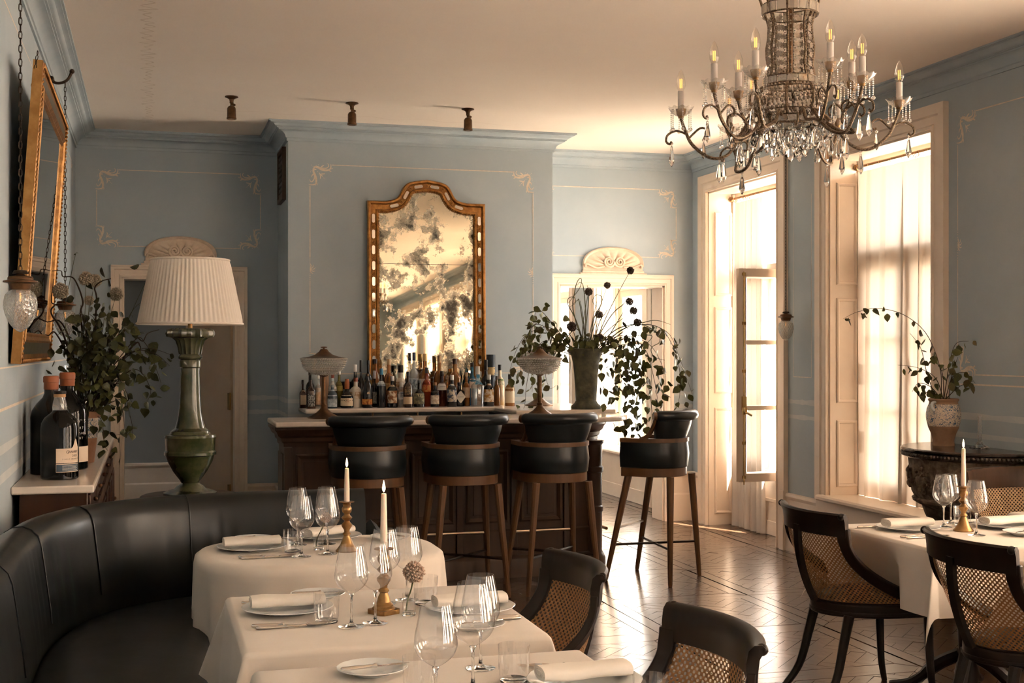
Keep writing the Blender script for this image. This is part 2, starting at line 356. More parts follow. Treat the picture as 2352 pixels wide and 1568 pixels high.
# ---- floor: square parquet panels
fb = MB().box(XL - .3, 5.35, YN - .2, 16.6, -.12, -.011)
floor = struct(fb.build('floor', JOINT, smooth=False))
def panel_mesh(seed):
    rr = random.Random(seed); b = MB(); H = .479; fr = .085; hi = H - fr - .004
    def plank(poly, tilt):
        cx = sum(p[0] for p in poly) / len(poly); cyy = sum(p[1] for p in poly) / len(poly)
        ax, ay = rr.uniform(-tilt, tilt), rr.uniform(-tilt, tilt)
        zs = [(p[0] - cx) * ax + (p[1] - cyy) * ay for p in poly]; mz = max(zs)
        n = len(poly)
        top = [(p[0], p[1], z - mz) for p, z in zip(poly, zs)]; bot = [(p[0], p[1], -.010) for p in poly]
        b.add(top + bot, [tuple(range(n))] + [(i, n + i, n + (i + 1) % n, (i + 1) % n) for i in range(n)])
    g = .0012
    for s in range(4):
        c, q = [(1, 0), (0, 1), (-1, 0), (0, -1)][s], [(0, 1), (-1, 0), (0, -1), (1, 0)][s]
        def loc(a, d): return (c[0] * a + q[0] * d, c[1] * a + q[1] * d)
        plank([loc(-H + g, -H + g), loc(H - g, -H + g), loc(H - fr - g, -H + fr - g), loc(-H + fr + g, -H + fr - g)], .002)
    # diagonal herringbone inside, clipped to the inner square
    def clip(poly):
        for ax, sgn in ((0, 1), (0, -1), (1, 1), (1, -1)):
            out = []
            for i in range(len(poly)):
                p, q = poly[i], poly[(i + 1) % len(poly)]; dp = hi - sgn * p[ax]; dq = hi - sgn * q[ax]
                if dp >= 0: out.append(p)
                if (dp >= 0) != (dq >= 0):
                    t = dp / (dp - dq); out.append((p[0] + (q[0] - p[0]) * t, p[1] + (q[1] - p[1]) * t))
            poly = out
            if len(poly) < 3: return None
        return poly
    w, l = .075, .225; c45 = math.sqrt(.5)
    for i in range(-14, 15):
        for j in range(-8, 9):
            for o in (0, 1):
                bx = i * w + j * l * 2 * 0 ; 
                if o == 0: x0 = i * w + j * 2 * l; y0 = i * w; dx, dy = l, w
                else: x0 = i * w + j * 2 * l + l; y0 = i * w + w - l; dx, dy = w, l
                x0 -= 0; P = [(x0 + g, y0 + g), (x0 + dx - g, y0 + g), (x0 + dx - g, y0 + dy - g), (x0 + g, y0 + dy - g)]
                P = [((x - y) * c45, (x + y) * c45) for x, y in P]; P = clip(P)
                if P: plank(P, .006)
    me = b.mesh('parquet_panel', smooth=False); me.materials.append(PARQ); return me
PMS = [panel_mesh(s) for s in (1, 2, 3)]
k = 0
for ix in range(-1, 6):
    for iy in range(-4, 15):
        cx = .78 + .97 * (ix - 0) + .485 - .97; cyy = .80 + .96 * iy - .48
        if not (-1.0 < cx < 5.4): continue
        if cyy < -3.4: continue
        o = link('parquet_panel', PMS[k % 3], None, floor); o.location = (cx, cyy, 0); o.rotation_euler = (0, 0, (k * 7 % 4) * PI / 2); o.scale = (1.008, 1, 1); k += 1
# ---- ceiling
ceil = struct(MB().box(XL - .3, 5.35, YN - .2, 16.6, ZC, ZC + .15).build('ceiling', CEIL, smooth=False))
def ribbon(pts, w, mp, b=None):
    """flat ribbon along 2D pts (list), widths w (list or value); mp(u,v)->xyz"""
    b = b or MB(); P = [Vector(p[:2]) for p in pts]; n = len(P); W = w if isinstance(w, list) else [w] * n; vs = []
    for i in range(n):
        t = (P[min(i + 1, n - 1)] - P[max(i - 1, 0)]); t = t.normalized() if t.length else Vector((1, 0)); nn = Vector((-t.y, t.x)) * W[i] / 2
        vs += [mp(*(P[i] + nn)), mp(*(P[i] - nn))]
    return b.add(vs, [(2 * i, 2 * i + 1, 2 * i + 3, 2 * i + 2) for i in range(n - 1)])
CRACK = M('ceiling_stain', (.70, .59, .49), rough=.95, col2=(.80, .70, .60), vscale=12)
pts = []; yy = 6.4; sgn = 1
while yy < 10.45:
    pts.append((-.01 + sgn * R.uniform(.012, .05), yy)); sgn = -sgn; yy += R.uniform(.035, .075)
ribbon([(q.x, q.y) for q in bez(pts, 4)], .012, lambda u, v: (u, v, ZC - .0015)).build('hairline_crack', CRACK, ceil, smooth=False)
pts = [(.45 + .04 * i, 9.72 + .04 * math.sin(i * .6) + R.uniform(-.01, .01)) for i in range(58)]
ribbon(pts, .006, lambda u, v: (u, v, ZC - .0015)).build('hairline_crack', CRACK, ceil, smooth=False)
pts = [(3.55 + .03 * i, 4.9 + .05 * math.sin(i * .35) + R.uniform(-.008, .008)) for i in range(34)]
ribbon(pts, .007, lambda u, v: (u, v, ZC - .0015)).build('hairline_crack', CRACK, ceil, smooth=False)
# ---- walls
wall_left = struct(MB().box(XL - .25, XL, YN - .2, YB + .25, 0, ZC).build('wall_left', WALL, smooth=False))
wall_front = struct(MB().box(XL, 5.3, YN - .2, YN, 0, ZC).build('wall_front', WALL, smooth=False))
D1 = (-.22, .70, 2.165); D2 = (3.525, 4.535, 2.155)
wb = MB(); ys = (YB, YB + .25)
wb.box(XL, D1[0], *ys, 0, ZC).box(D1[0], D1[1], *ys, D1[2], ZC).box(D1[1], D2[0], *ys, 0, ZC).box(D2[0], D2[1], *ys, D2[2], ZC).box(D2[1], XR, *ys, 0, ZC)
wall_back = struct(wb.build('wall_back', WALL, smooth=False))
wall_breast = struct(MB().box(BX0, BX1, YF, YB - .001, 0, ZC).build('wall_chimney_breast', WALL, smooth=False))
WIN = [(9.26, 10.60, 0.0), (7.155, 8.475, .46), (3.75, 5.07, .46), (1.65, 2.97, .46), (-.45, .87, .46), (-2.55, -1.23, .46), (-4.65, -3.33, .46), (12.03, 13.60, .46), (14.5, 15.9, .46)]
WT = 2.98
wr = MB(); ops = sorted(WIN); y = YN - .2
for a, b_, z0 in ops:
    wr.box(XR, 5.30, y, a, 0, ZC); wr.box(XR, 5.30, a, b_, WT, ZC)
    if z0 > 0: wr.box(XR, 5.30, a, b_, 0, z0)
    y = b_
wr.box(XR, 5.30, y, 16.6, 0, ZC)
wall_right = struct(wr.build('wall_right', WALL, smooth=False))
struct(MB().box(XL, 5.3, 16.3, 16.5, 0, ZC).build('wall_adjoining_back', WALL, smooth=False))
struct(MB().box(XL - .2, XL, YB + .25, 16.5, 0, ZC).build('wall_adjoining_left', WALL, smooth=False))
struct(MB().box(XL, 1.75, 13.2, 13.35, 0, ZC).box(1.6, 1.75, YB + .25, 12.75, 0, ZC).box(1.6, 1.75, 12.75, 13.2, 2.1, ZC).build('wall_passage', M('passage_grey', (.27, .28, .27), rough=.9), smooth=False))  # side partition added out of view to dim the passage; gap admits some light
# ---- cornice
cp = [(0, 3.20), (.012, 3.20), (.012, 3.222), (.020, 3.226), (.026, 3.245), (.040, 3.262), (.062, 3.274), (.082, 3.278), (.082, 3.287), (.094, 3.287), (.094, 3.294), (.104, 3.297), (.114, 3.306), (.121, 3.316), (.132, 3.321), (.148, 3.322), (.148, 3.329), (.16, 3.329), (.16, 3.3398), (0, 3.3398)]
path = [(XR, YN), (XR, YB), (BX1, YB), (BX1, YF), (BX0, YF), (BX0, YB), (XL, YB), (XL, YN)]
struct(MB().sweep(path, cp, closed=True).build('trim_1', CORN, angle=28), 'blue moulded cornice running round the top of the walls', 'cornice')
struct(MB().sweep([(1.75, YB + .25), (XR, YB + .25), (XR, 16.3), (1.75, 16.3)], cp, closed=True).build('trim_2', CORN, angle=28), 'blue moulded cornice of the room beyond the doorways', 'cornice')
# ---- baseboards (tall cream dado with cap)
bp_ = [(0, 0), (.028, 0), (.028, .24), (.018, .255), (.018, .40), (.024, .41), (.030, .425), (.026, .445), (0, .45)]
def base(name, pts): return struct(MB().sweep(pts, bp_).build(name, CREAM, angle=30))
cw = .085
base('baseboard_left', [(XL, 5.0), (XL, YN)]); base('baseboard_back', [(D1[0] - cw, YB), (XL, YB)])
base('baseboard_back_middle', [(BX0, YB), (D1[1] + cw, YB)]); base('baseboard_back_right', [(XR, YB), (D2[1] + cw, YB)])
base('baseboard_breast', [(BX1, YB), (BX1, YF), (BX0, YF), (BX0, YB)])
def rbase(a, b_): base('baseboard_right', [(XR, a), (XR, b_)])
rbase(10.60 + .16, YB); rbase(8.62, 9.14)
for a, b_ in ((5.21, 7.01), (3.11, 3.61), (1.01, 1.51), (-1.09, -.59)): rbase(a, b_)
base('baseboard_passage', [(1.6, 13.2), (XL, 13.2)]); base('baseboard_adjoining', [(XR, 16.3), (1.75, 16.3)]); base('baseboard_adjoining_right', [(XR, 13.75), (XR, 14.35)])
base('baseboard_adjoining_right', [(XR, 11.2), (XR, 11.88)])
# plinth block on the pier between the two windows
MB().box(XR - .05, XR - .001, 9.10, 9.17, 0, .47).build('plinth_block', CREAM, bpy.data.objects['baseboard_right.001'], bevel=.004)
# ---- painted bands and panels on the walls
def mp_back(Y): return lambda u, v: (u, Y - .0015, v)
def mp_x(X, s): return lambda u, v: (X + s * .0015, u, v)
def line(a, b_, w, mp, parent, mat=PAINTL, name='painted_line'):
    n = 12; ribbon([(a[0] + (b_[0] - a[0]) * i / n, a[1] + (b_[1] - a[1]) * i / n) for i in range(n + 1)], [w * R.uniform(.7, 1.25) for i in range(n + 1)], mp).build(name, mat, parent, smooth=False)
def bands(u0, u1, mp, parent):
    for z, w in ((1.05, .034), (1.167, .036)): line((u0, z), (u1, z), w, mp, parent, STRIPE, 'painted_band')
bands(XL, D1[0] - cw, mp_back(YB), wall_back); bands(D1[1] + cw, BX0, mp_back(YB), wall_back); bands(BX1, D2[0] - cw, mp_back(YB), wall_back); bands(D2[1] + cw, XR, mp_back(YB), wall_back)
bands(BX0, BX1, mp_back(YF), wall_breast)
line((YF, 1.05), (YB, 1.05), .034, mp_x(BX0, -1), wall_breast, STRIPE, 'painted_band'); line((YF, 1.167), (YB, 1.167), .036, mp_x(BX0, -1), wall_breast, STRIPE, 'painted_band')
bands(8.62, 9.14, mp_x(XR, -1), wall_right); bands(5.2, 7.01, mp_x(XR, -1), wall_right); line((5.2, 1.36), (6.9, 1.36), .008, mp_x(XR, -1), wall_right)
bands(3.0, YB, mp_x(XL, 1), wall_left); line((3.0, 1.33), (YB, 1.33), .012, mp_x(XL, 1), wall_left)
SC = .341 / 1568
STROKES = [([(585, 470), (640, 385), (760, 392), (880, 455), (1000, 490), (1120, 480), (1205, 420), (1225, 330), (1218, 255)], [14, 50, 62, 70, 56, 50, 36, 26, 12]),
           ([(900, 420), (1050, 412), (1135, 350), (1130, 270), (1085, 245)], [40, 28, 24, 20, 8]), ([(860, 400), (930, 330), (985, 315)], [40, 30, 6]), ([(1150, 480), (1215, 520), (1240, 515)], [40, 30, 8]),
           ([(1230, 430), (1280, 420), (1290, 390)], [20, 16, 6]),
           ([(600, 425), (592, 540), (648, 680), (690, 820), (690, 950), (650, 1005), (540, 1030), (425, 1020)], [44, 52, 66, 60, 44, 36, 26, 10]),
           ([(640, 720), (612, 830), (540, 918), (485, 900), (455, 830)], [34, 28, 24, 20, 8]), ([(590, 640), (545, 690), (520, 750)], [34, 26, 8]), ([(690, 950), (725, 990), (722, 1050)], [36, 26, 8]), ([(670, 970), (655, 1060)], [30, 8]),
           ([(800, 575), (830, 630), (930, 625), (1015, 612)], [10, 24, 30, 10]), ([(820, 630), (850, 740), (830, 810)], [16, 28, 8]), ([(835, 640), (930, 715)], [18, 26]), ([(600, 470), (700, 470)], [50, 20])]
DOTS = [(532, 318), (580, 360), (508, 515), (490, 565), (965, 765), (1006, 798), (745, 545), (770, 300), (690, 330)]
def scroll(u, v, su, sv, mp, parent, s=1.0):
    """painted corner scroll whose corner point sits at (u,v); su,sv = +1/-1 direction of the panel's inside"""
    b = MB(); f = lambda x, y: mp(u + su * (x - 470) * SC * s, v + sv * (y - 290) * SC * s)
    for pts, w in STROKES:
        P = bez(pts, 5); n = len(P); W = [1.35 * x_ for x_ in [w[min(int(i / 5), len(w) - 1)] + (w[min(int(i / 5) + 1, len(w) - 1)] - w[min(int(i / 5), len(w) - 1)]) * (i % 5) / 5 for i in range(n)]]
        ribbon(P, W, f, b)
    for x, y in DOTS: b.add([f(x + 14 * math.cos(a * PI / 3), y + 14 * math.sin(a * PI / 3)) for a in range(6)], [(0, 1, 2, 3, 4, 5)])
    b.build('painted_scroll', PAINTL, parent, smooth=False)
def sprig(u, v, s, mp, parent):
    b = MB()
    for a in range(5):
        an = PI * (.1 + .2 * a) - PI / 2; ribbon([(u, v), (u + s * .03 * math.cos(an), v + .03 * math.sin(an)), (u + s * .045 * math.cos(an + .3), v + .045 * math.sin(an + .3))], [.006, .008, .002], mp, b)
    for k in range(-5, 6):
        if k: b.add([mp(u + .004 * math.cos(a * PI / 3), v + .016 * k + .004 * math.sin(a * PI / 3)) for a in range(6)], [(0, 1, 2, 3, 4, 5)])
    b.build('painted_sprig', PAINTL, parent, smooth=False)
def panel(u0, u1, v0, v1, mp, parent, corners='abcd', mid=False, s=1.0, g=.17):
    g *= s
    if 'a' in corners: scroll(u0, v1, 1, -1, mp, parent, s)
    if 'b' in corners: scroll(u1, v1, -1, -1, mp, parent, s)
    if 'c' in corners: scroll(u0, v0, 1, 1, mp, parent, s)
    if 'd' in corners: scroll(u1, v0, -1, 1, mp, parent, s)
    line((u0 + g, v1), (u1 - g, v1), .007, mp, parent); line((u0 + g, v0), (u1 - g, v0), .007, mp, parent)
    for u, sg in ((u0, 1), (u1, -1)):
        if mid:
            m = (v0 + v1) / 2; line((u, v0 + g), (u, m - .09), .006, mp, parent); line((u, m + .09), (u, v1 - g), .006, mp, parent); sprig(u, m, sg, mp, parent)
        else: line((u, v0 + g), (u, v1 - g), .006, mp, parent)
panel(-.415, .893, 2.414, 3.036, mp_back(YB), wall_back)
panel(3.30, 4.655, 2.412, 3.032, mp_back(YB), wall_back)
panel(1.21, 3.036, 1.38, 3.025, mp_back(YF), wall_breast, mid=True)
panel(5.35, 6.91, 1.42, 3.02, mp_x(XR, -1), wall_right, mid=True, s=1.05)
panel(5.2, 10.55, 1.5, 3.02, mp_x(XL, 1), wall_left, corners='bd', s=1.05)
for u in (8.74, 9.02): line((u, 1.36), (u, 2.75), .004, mp_x(XR, -1), wall_right)
line((8.74, 1.36), (9.02, 1.36), .005, mp_x(XR, -1), wall_right)
# ---- wooden vent grille on the chimney side
vt = thing('vent_grille', 'narrow dark wood vent grille high on the side of the chimney breast', 'grille', (BX0, 10.5, 2.97))
MB().sweep([(-.21, -.21), (.21, -.21), (.21, .21), (-.21, .21)], [(0, -.0005), (0, -.03), (.035, -.03), (.035, -.0005)], closed=True, mp=lambda a, b_, w: (w, a, b_)).build('frame', BARW, vt, bevel=.003)
for i in range(8):
    z = -.15 + i * .043; MB().box(-.02, -.004, -.175, .175, z - .014, z + .014).build('slat', BARW, vt)
MB().box(-.003, -.0005, -.176, .176, -.176, .176).build('backing', JOINT, vt)
# ---- doors
def casing(name, x0, x1, zt, Y, parent):
    pr = [(0, 0), (0, -.022), (.012, -.026), (.022, -.020), (.055, -.020), (.062, -.030), (.085, -.034), (.085, 0)]
    MB().sweep([(x1, 0), (x1, zt), (x0, zt), (x0, 0)][::-1], pr, mp=lambda a, b_, w: (a, Y + w, b_)).build('casing', CREAM, parent, angle=30)
def shell(xc, zb, w, hgt, Y, parent):
    """carved scallop pediment: fluted half-shell with two scrolls, on a stepped plinth"""
    b = MB(); nu, nv = 73, 13; rows = []
    def outline(t):   # t 0..1 left to right along the arched top
        a = PI * (1 - t); x = w / 2 * math.cos(a); z = .06 + (hgt - .06) * max(0, math.sin(a)) ** .75
        return x, z
    def fn(u, v):
        x, z = outline(u); lob = abs(math.sin(PI * 9 * u)); dep = .018 + .030 * math.sin(PI * min(1, v * 1.1)) ** .8 * (.45 + .55 * lob)
        if v > .93: dep = .035
        s = v; return (xc + x * (.10 + .90 * s), Y - dep, zb + .055 + (z - .055) * s + .0)
    b.grid(fn, nu, nv)
    b.prism([(xc - w / 2, zb)] + [(xc + outline(i / 40)[0], zb + outline(i / 40)[1]) for i in range(41)] + [(xc + w / 2, zb)], Y - .016, Y, mp=lambda u, v, q: (u, q, v))
    o = b.build('shell_panel', SHELLP, parent, angle=50)
    rim = MB().tube([(xc + outline(i / 48)[0], Y - .02, zb + outline(i / 48)[1]) for i in range(49)], .011, 6); rim.build('rim_moulding', SHELLP, parent)
    for s in (-1, 1):
        pts = [];
        for i in range(40):
            a = i / 39 * 2.2 * 2 * PI; r = .052 * (1 - i / 44); pts.append((xc + s * (.050 + r * math.cos(a + PI)), Y - .050, zb + .10 + r * math.sin(a + PI)))
        MB().tube(pts, [.012 - .006 * i / 39 for i in range(40)], 6).build('volute', SHELLP, parent)
        pts = bez([(xc + s * .09, Y - .04, zb + .055), (xc + s * w * .3, Y - .038, zb + .045), (xc + s * w * .45, Y - .034, zb + .075), (xc + s * w * .475, Y - .034, zb + .045)], 8)
        MB().tube(pts, .010, 6).build('scroll_tail', SHELLP, parent)
    for dx, z0, z1, d in ((w / 2 + .035, -.028, 0, .034), (w / 2 + .012, 0, .02, .028)):
        MB().box(xc - dx, xc + dx, Y - d, Y, zb + z0, zb + z1).build('plinth', SHELLP, parent, bevel=.004)
def jamb(D, parent):
    MB().box(D[0] - .001, D[0] + .018, YB, YB + .25, 0, D[2]).box(D[1] - .018, D[1] + .001, YB, YB + .25, 0, D[2]).box(D[0], D[1], YB, YB + .25, D[2] - .018, D[2] + .001).build('jamb', CREAM, parent, bevel=.002)
d1 = struct(thing('door_1', 'half open beige door under a carved shell behind the pleated lamp', 'door', (0, 0, 0)))
casing('door', D1[0], D1[1], D1[2], YB, d1); jamb(D1, d1); shell(.245, 2.278, .56, .215, YB, d1)
MB().box(D1[0] - cw, D1[1] + cw, YB - .04, YB, D1[2] + cw - .004, D1[2] + cw + .010).build('cap_moulding', CREAM, d1, bevel=.004)
leaf = MB(); leaf.box(-.86, 0, -.02, .02, .01, 2.14)
DOORM = M('door_beige', (.70, .51, .34), rough=.5, col2=(.66, .47, .31), vscale=5)
lf = leaf.build('door_leaf', DOORM, d1, loc=(D1[1] - .02, YB + .24, 0), rot=(0, 0, -math.radians(66)), bevel=.003)
for z in (.35, 1.13, 1.85):
    MB().lathe([(0, -.075), (.010, -.072), (.010, .072), (0, .075)], 10).box(-.035, 0, -.004, .004, -.07, .07).build('brass_hinge', BRASSY, lf, loc=(.004, -.028, z))
MB().ball((0, 0, 0), .026, 12, 8).tube([(0, .0, 0), (0, .05, 0)], .009, 8).build('door_knob', BRASSY, lf, loc=(-.80, -.07, 1.02))
d2 = struct(thing('door_2', 'open cream doorway under a carved shell behind the flower urn', 'doorway', (0, 0, 0)))
casing('door', D2[0], D2[1], D2[2], YB, d2); jamb(D2, d2); shell(4.035, 2.262, .57, .225, YB, d2)
MB().box(D2[0] - cw, D2[1] + cw, YB - .04, YB, D2[2] + cw - .004, D2[2] + cw + .010).build('cap_moulding', CREAM, d2, bevel=.004)
# ---- windows
RODM = M('curtain_rod', (.26, .14, .06), rough=.35, metal=.8)
def leaf_sash(parent, y0, y1, z0, z1, X, nz=3, name='sash'):
    """glazed leaf in the plane X, with rails and muntins"""
    st = .065; MB().sweep([(y0, z0), (y1, z0), (y1, z1), (y0, z1)], [(0, -.022), (st, -.022), (st + .01, -.010), (st + .01, .022), (0, .022)], closed=True, mp=lambda a, b_, w: (X + w, a, b_)).build(name, CREAM, parent, angle=30)
    zz = [z0 + st + (z1 - z0 - 2 * st) * i / nz for i in range(nz + 1)]
    for i in range(nz):
        MB().add([(X, y0 + st, zz[i]), (X, y1 - st, zz[i]), (X, y1 - st, zz[i + 1]), (X, y0 + st, zz[i + 1])], [(0, 1, 2, 3)]).build('pane', PANEG, parent, smooth=False)
        if i: MB().box(X - .018, X + .018, y0 + st, y1 - st, zz[i] - .018, zz[i] + .018).build('muntin', CREAM, parent, bevel=.004)
def window(n, a, b_, z0, label, near_open=False, detail=True):
    w = struct(thing('window_%d' % n, label, 'window', (0, 0, 0)))
    pr = [(0, 0), (0, -.030), (.014, -.034), (.026, -.024), (.075, -.024), (.085, -.036), (.15, -.040), (.15, 0)]
    zb = max(z0, 0)
    MB().sweep([(a, zb), (a, WT), (b_, WT), (b_, zb)], pr, mp=lambda p, q, d: (XR + d, p, q)).build('casing', CREAM, w, angle=30)
    # reveal linings
    MB().box(XR - .002, XG + .08, a - .001, a + .015, zb, WT).build('jamb_lining', CREAM, w); MB().box(XR - .002, XG + .08, b_ - .015, b_ + .001, zb, WT).build('jamb_lining', CREAM, w)
    MB().box(XR - .002, XG + .08, a, b_, WT - .015, WT + .001).build('head_lining', CREAM, w)
    if detail:   # folded shutter panels on the far reveal (raised mouldings)
        for p0, p1 in ((zb + .10, 1.05), (1.18, 1.95), (2.05, 2.80)):
            MB().sweep([(XR + .05, p0), (XG - .06, p0), (XG - .06, p1), (XR + .05, p1)], [(0, 0), (0, .010), (.008, .016), (.018, .012), (.026, 0)], closed=True, mp=lambda p, q, d: (p, b_ - .015 - d, q)).build('shutter_panel', CREAM, w, angle=30)
        MB().tube([(XG - .045, b_ - .030, zb), (XG - .045, b_ - .030, WT - .02)], .016, 8).build('shutter_bead', CREAM, w)
    if z0 > 0:
        MB().sweep([(a - .06, 0), (b_ + .06, 0)], [(0, z0), (.075, z0), (.085, z0 + .010), (.085, z0 + .028), (.072, z0 + .040), (-.33, z0 + .040), (-.33, z0)], mp=lambda p, q, d: (XR - q, p, d)).build('sill', CREAM, w, angle=30)
        MB().box(XR - .030, XR - .0005, a - .15, b_ + .15, 0, z0).box(XR - .040, XR - .0005, a - .15, b_ + .15, 0, .14).build('apron_panel', CREAM, w, bevel=.004)
    zf = z0 + .04 if z0 > 0 else .50
    if z0 == 0: MB().box(XG - .03, XG + .05, a, b_, 0, .50).box(XG - .045, XG - .03, a, b_, .0, .12).box(XG - .042, XG - .03, a, b_, .28, .31).build('apron_panel', CREAM, w, bevel=.003)
    f = MB().sweep([(a + .015, zf), (b_ - .015, zf), (b_ - .015, WT - .015), (a + .015, WT - .015)], [(0, -.035), (.045, -.035), (.045, .035), (0, .035)], closed=True, mp=lambda p, q, d: (XG + d, p, q))
    f.box(XG - .035, XG + .035, a + .02, b_ - .02, 2.22, 2.30); f.build('frame', CREAM, w, bevel=.003)
    MB().add([(XG, a + .06, 2.30), (XG, b_ - .06, 2.30), (XG, b_ - .06, WT - .06), (XG, a + .06, WT - .06)], [(0, 1, 2, 3)]).build('pane', PANEG, w, smooth=False)
    m = (a + b_) / 2
    leaf_sash(w, m + .002, b_ - .06, zf + .045, 2.22, XG)
    if not near_open: leaf_sash(w, a + .06, m - .002, zf + .045, 2.22, XG)
    return w
LAB = ['tall cream window nearest the back doorway with its glazed leaf swung open', 'tall cream window behind the stone console with drawn sheer curtain', 'tall cream window on the near right wall, closest to the right tables', 'tall cream window on the right wall level with the near tables',
       'tall cream window on the right wall beside the viewer', 'tall cream window on the right wall behind the viewer', 'last tall cream window on the right wall behind the viewer', 'tall bright window seen through the open doorway at right', 'farthest bright window seen through the left edge of the open doorway']
wins = []
for i, (a, b_, z0) in enumerate(WIN): wins.append(window(i + 1, a, b_, z0, LAB[i], near_open=(i == 0), detail=(i in (0, 1, 7, 8))))
# open leaf of window 1 (swung 90 degrees into the room)
ol = bpy.data.objects.new('open_leaf', None); COL.objects.link(ol); ol.parent = wins[0]; ol.location = (XG - .02, 9.335, 0); ol.rotation_euler = (0, 0, math.radians(90))
leaf_sash(ol, 0, .585, .52, 2.215, 0, 3, 'leaf_frame')
MB().tube([(-.034, .545, .50), (-.034, .545, 2.19)], .006, 8).build('brass_bolt_rod', BRASSY, ol)
hb = MB().box(-.046, -.022, .528, .562, 1.09, 1.20); hb.lathe([(.0, -.03), (.02, -.028), (.024, 0), (.02, .028), (0, .03)], 12, (-.045, .545), 1.085); hb.tube([(-.05, .545, 1.08), (-.09, .545, 1.07), (-.10, .51, 1.05)], .009, 8)
hb.build('brass_handle', BRASSY, ol)
for z in (.56, .83, 1.40, 1.78, 2.17): MB().box(-.044, -.022, .533, .557, z - .012, z + .012).build('brass_guide', BRASSY, ol)
# curtains, rods, rings; unseen near windows get added curtains to stop direct sun
def curtain(n, a, b_, z0, z1, X, folds, amp, label, group=None, seed=0, ends=None, flare=0.0):
    rr = random.Random(seed); ph = [rr.uniform(0, 2 * PI) for _ in range(4)]
    def fn(u, v):
        yy = b_ + (a - b_) * u; z = z1 + (z0 - z1) * v
        q = folds * 2 * PI * u
        d = amp * (math.sin(q + ph[0] + .5 * math.sin(v * 3 + ph[1])) * (.55 + .45 * v) + .45 * math.sin(q * 2.3 + ph[2] + v * 1.7) + .25 * math.sin(q * .43 + ph[3]))
        if v < .04: d *= .5
        yy += (b_ - a) / folds * (.17 + .09 * math.sin(q * .31 + ph[2])) * math.cos(q + ph[1] + .6 * v) * (.55 + .45 * min(1, v * 4))
        c = (a + b_) / 2; yy = c + (yy - c) * (1 + flare * v ** 2)
        return (X + d, min(max(yy, a - .06), b_ + .03), z)
    return fn
for i, (a, b_, z0) in enumerate(WIN):
    wn = i + 1; rx = XG - .075
    if i == 0: ca, cb = 9.97, 10.50
    else: ca, cb = a + .05, b_ - .05
    if i in (5, 6, 8): pass
    names = {0: 'gathered sheer curtain falling to the floor in the window by the doorway', 1: 'drawn sheer linen curtain behind the blue and white jar', 2: 'sheer curtain on the window closest to the right tables', 3: 'sheer curtain on the right window level with the near tables',
             4: 'sheer curtain on the right window beside the viewer', 5: 'sheer curtain on the right window behind the viewer', 6: 'sheer curtain on the last right window behind the viewer', 7: 'sheer curtain on the window beyond the doorway', 8: 'sheer curtain on the farthest window beyond the doorway'}
    if i > 4: continue
    t = thing('curtain', names[i], 'curtain', (0, 0, 0))
    zb = .004 if z0 == 0 else z0 + .042
    MB().grid(curtain(0, ca, cb, zb, 2.876, rx, 5 if i == 0 else 5.5, .020 if i == 0 else .017, '', seed=i + 3, flare=.10 if i == 0 else 0), 90 if i < 2 else 40, 24).build('cloth', CURT if i < 2 else CURTT, t, angle=80)
    r = thing('curtain_rod', names[i].replace('sheer', 'rod of the sheer').replace('gathered rod', 'bronze rod').replace('drawn rod', 'bronze rod').replace('linen ', ''), 'curtain rod', (0, 0, 0))
    MB().tube([(rx, a + .016, 2.915), (rx, b_ - .016, 2.915)], .011, 10).build('pole', RODM, r); MB().ball((rx, b_ - .035, 2.915), .024, 12, 8).build('finial', RODM, r)
    if i < 2:
        rm = MB().tube([(.020 * math.cos(q * PI / 6), 0, .020 * math.sin(q * PI / 6)) for q in range(12)], .0024, 5, closed=True).mesh('ring')
        rm.materials.append(RODM)
        ysr = [ca + .02 + (cb - ca - .04) * q / 8 for q in range(9)] + ([10.30, 10.27, 10.24, 10.21] if i == 0 else [7.62, 7.65, 7.68, 7.71, 7.74])
        for q in ysr: link('ring', rm, None, r, (rx, q, 2.903), (0, 0, R.uniform(-.5, .5)))
# simple wainscot door edge seen in the next room is the reveal itself; a pale strip of ground outside
OUT = M('pale_pavement', (.62, .56, .48), rough=.95)
struct(MB().box(5.6, 30, -12, 30, -.6, -.5).build('ground_outside', OUT, smooth=False), 'pale pavement outside the windows', 'pavement')
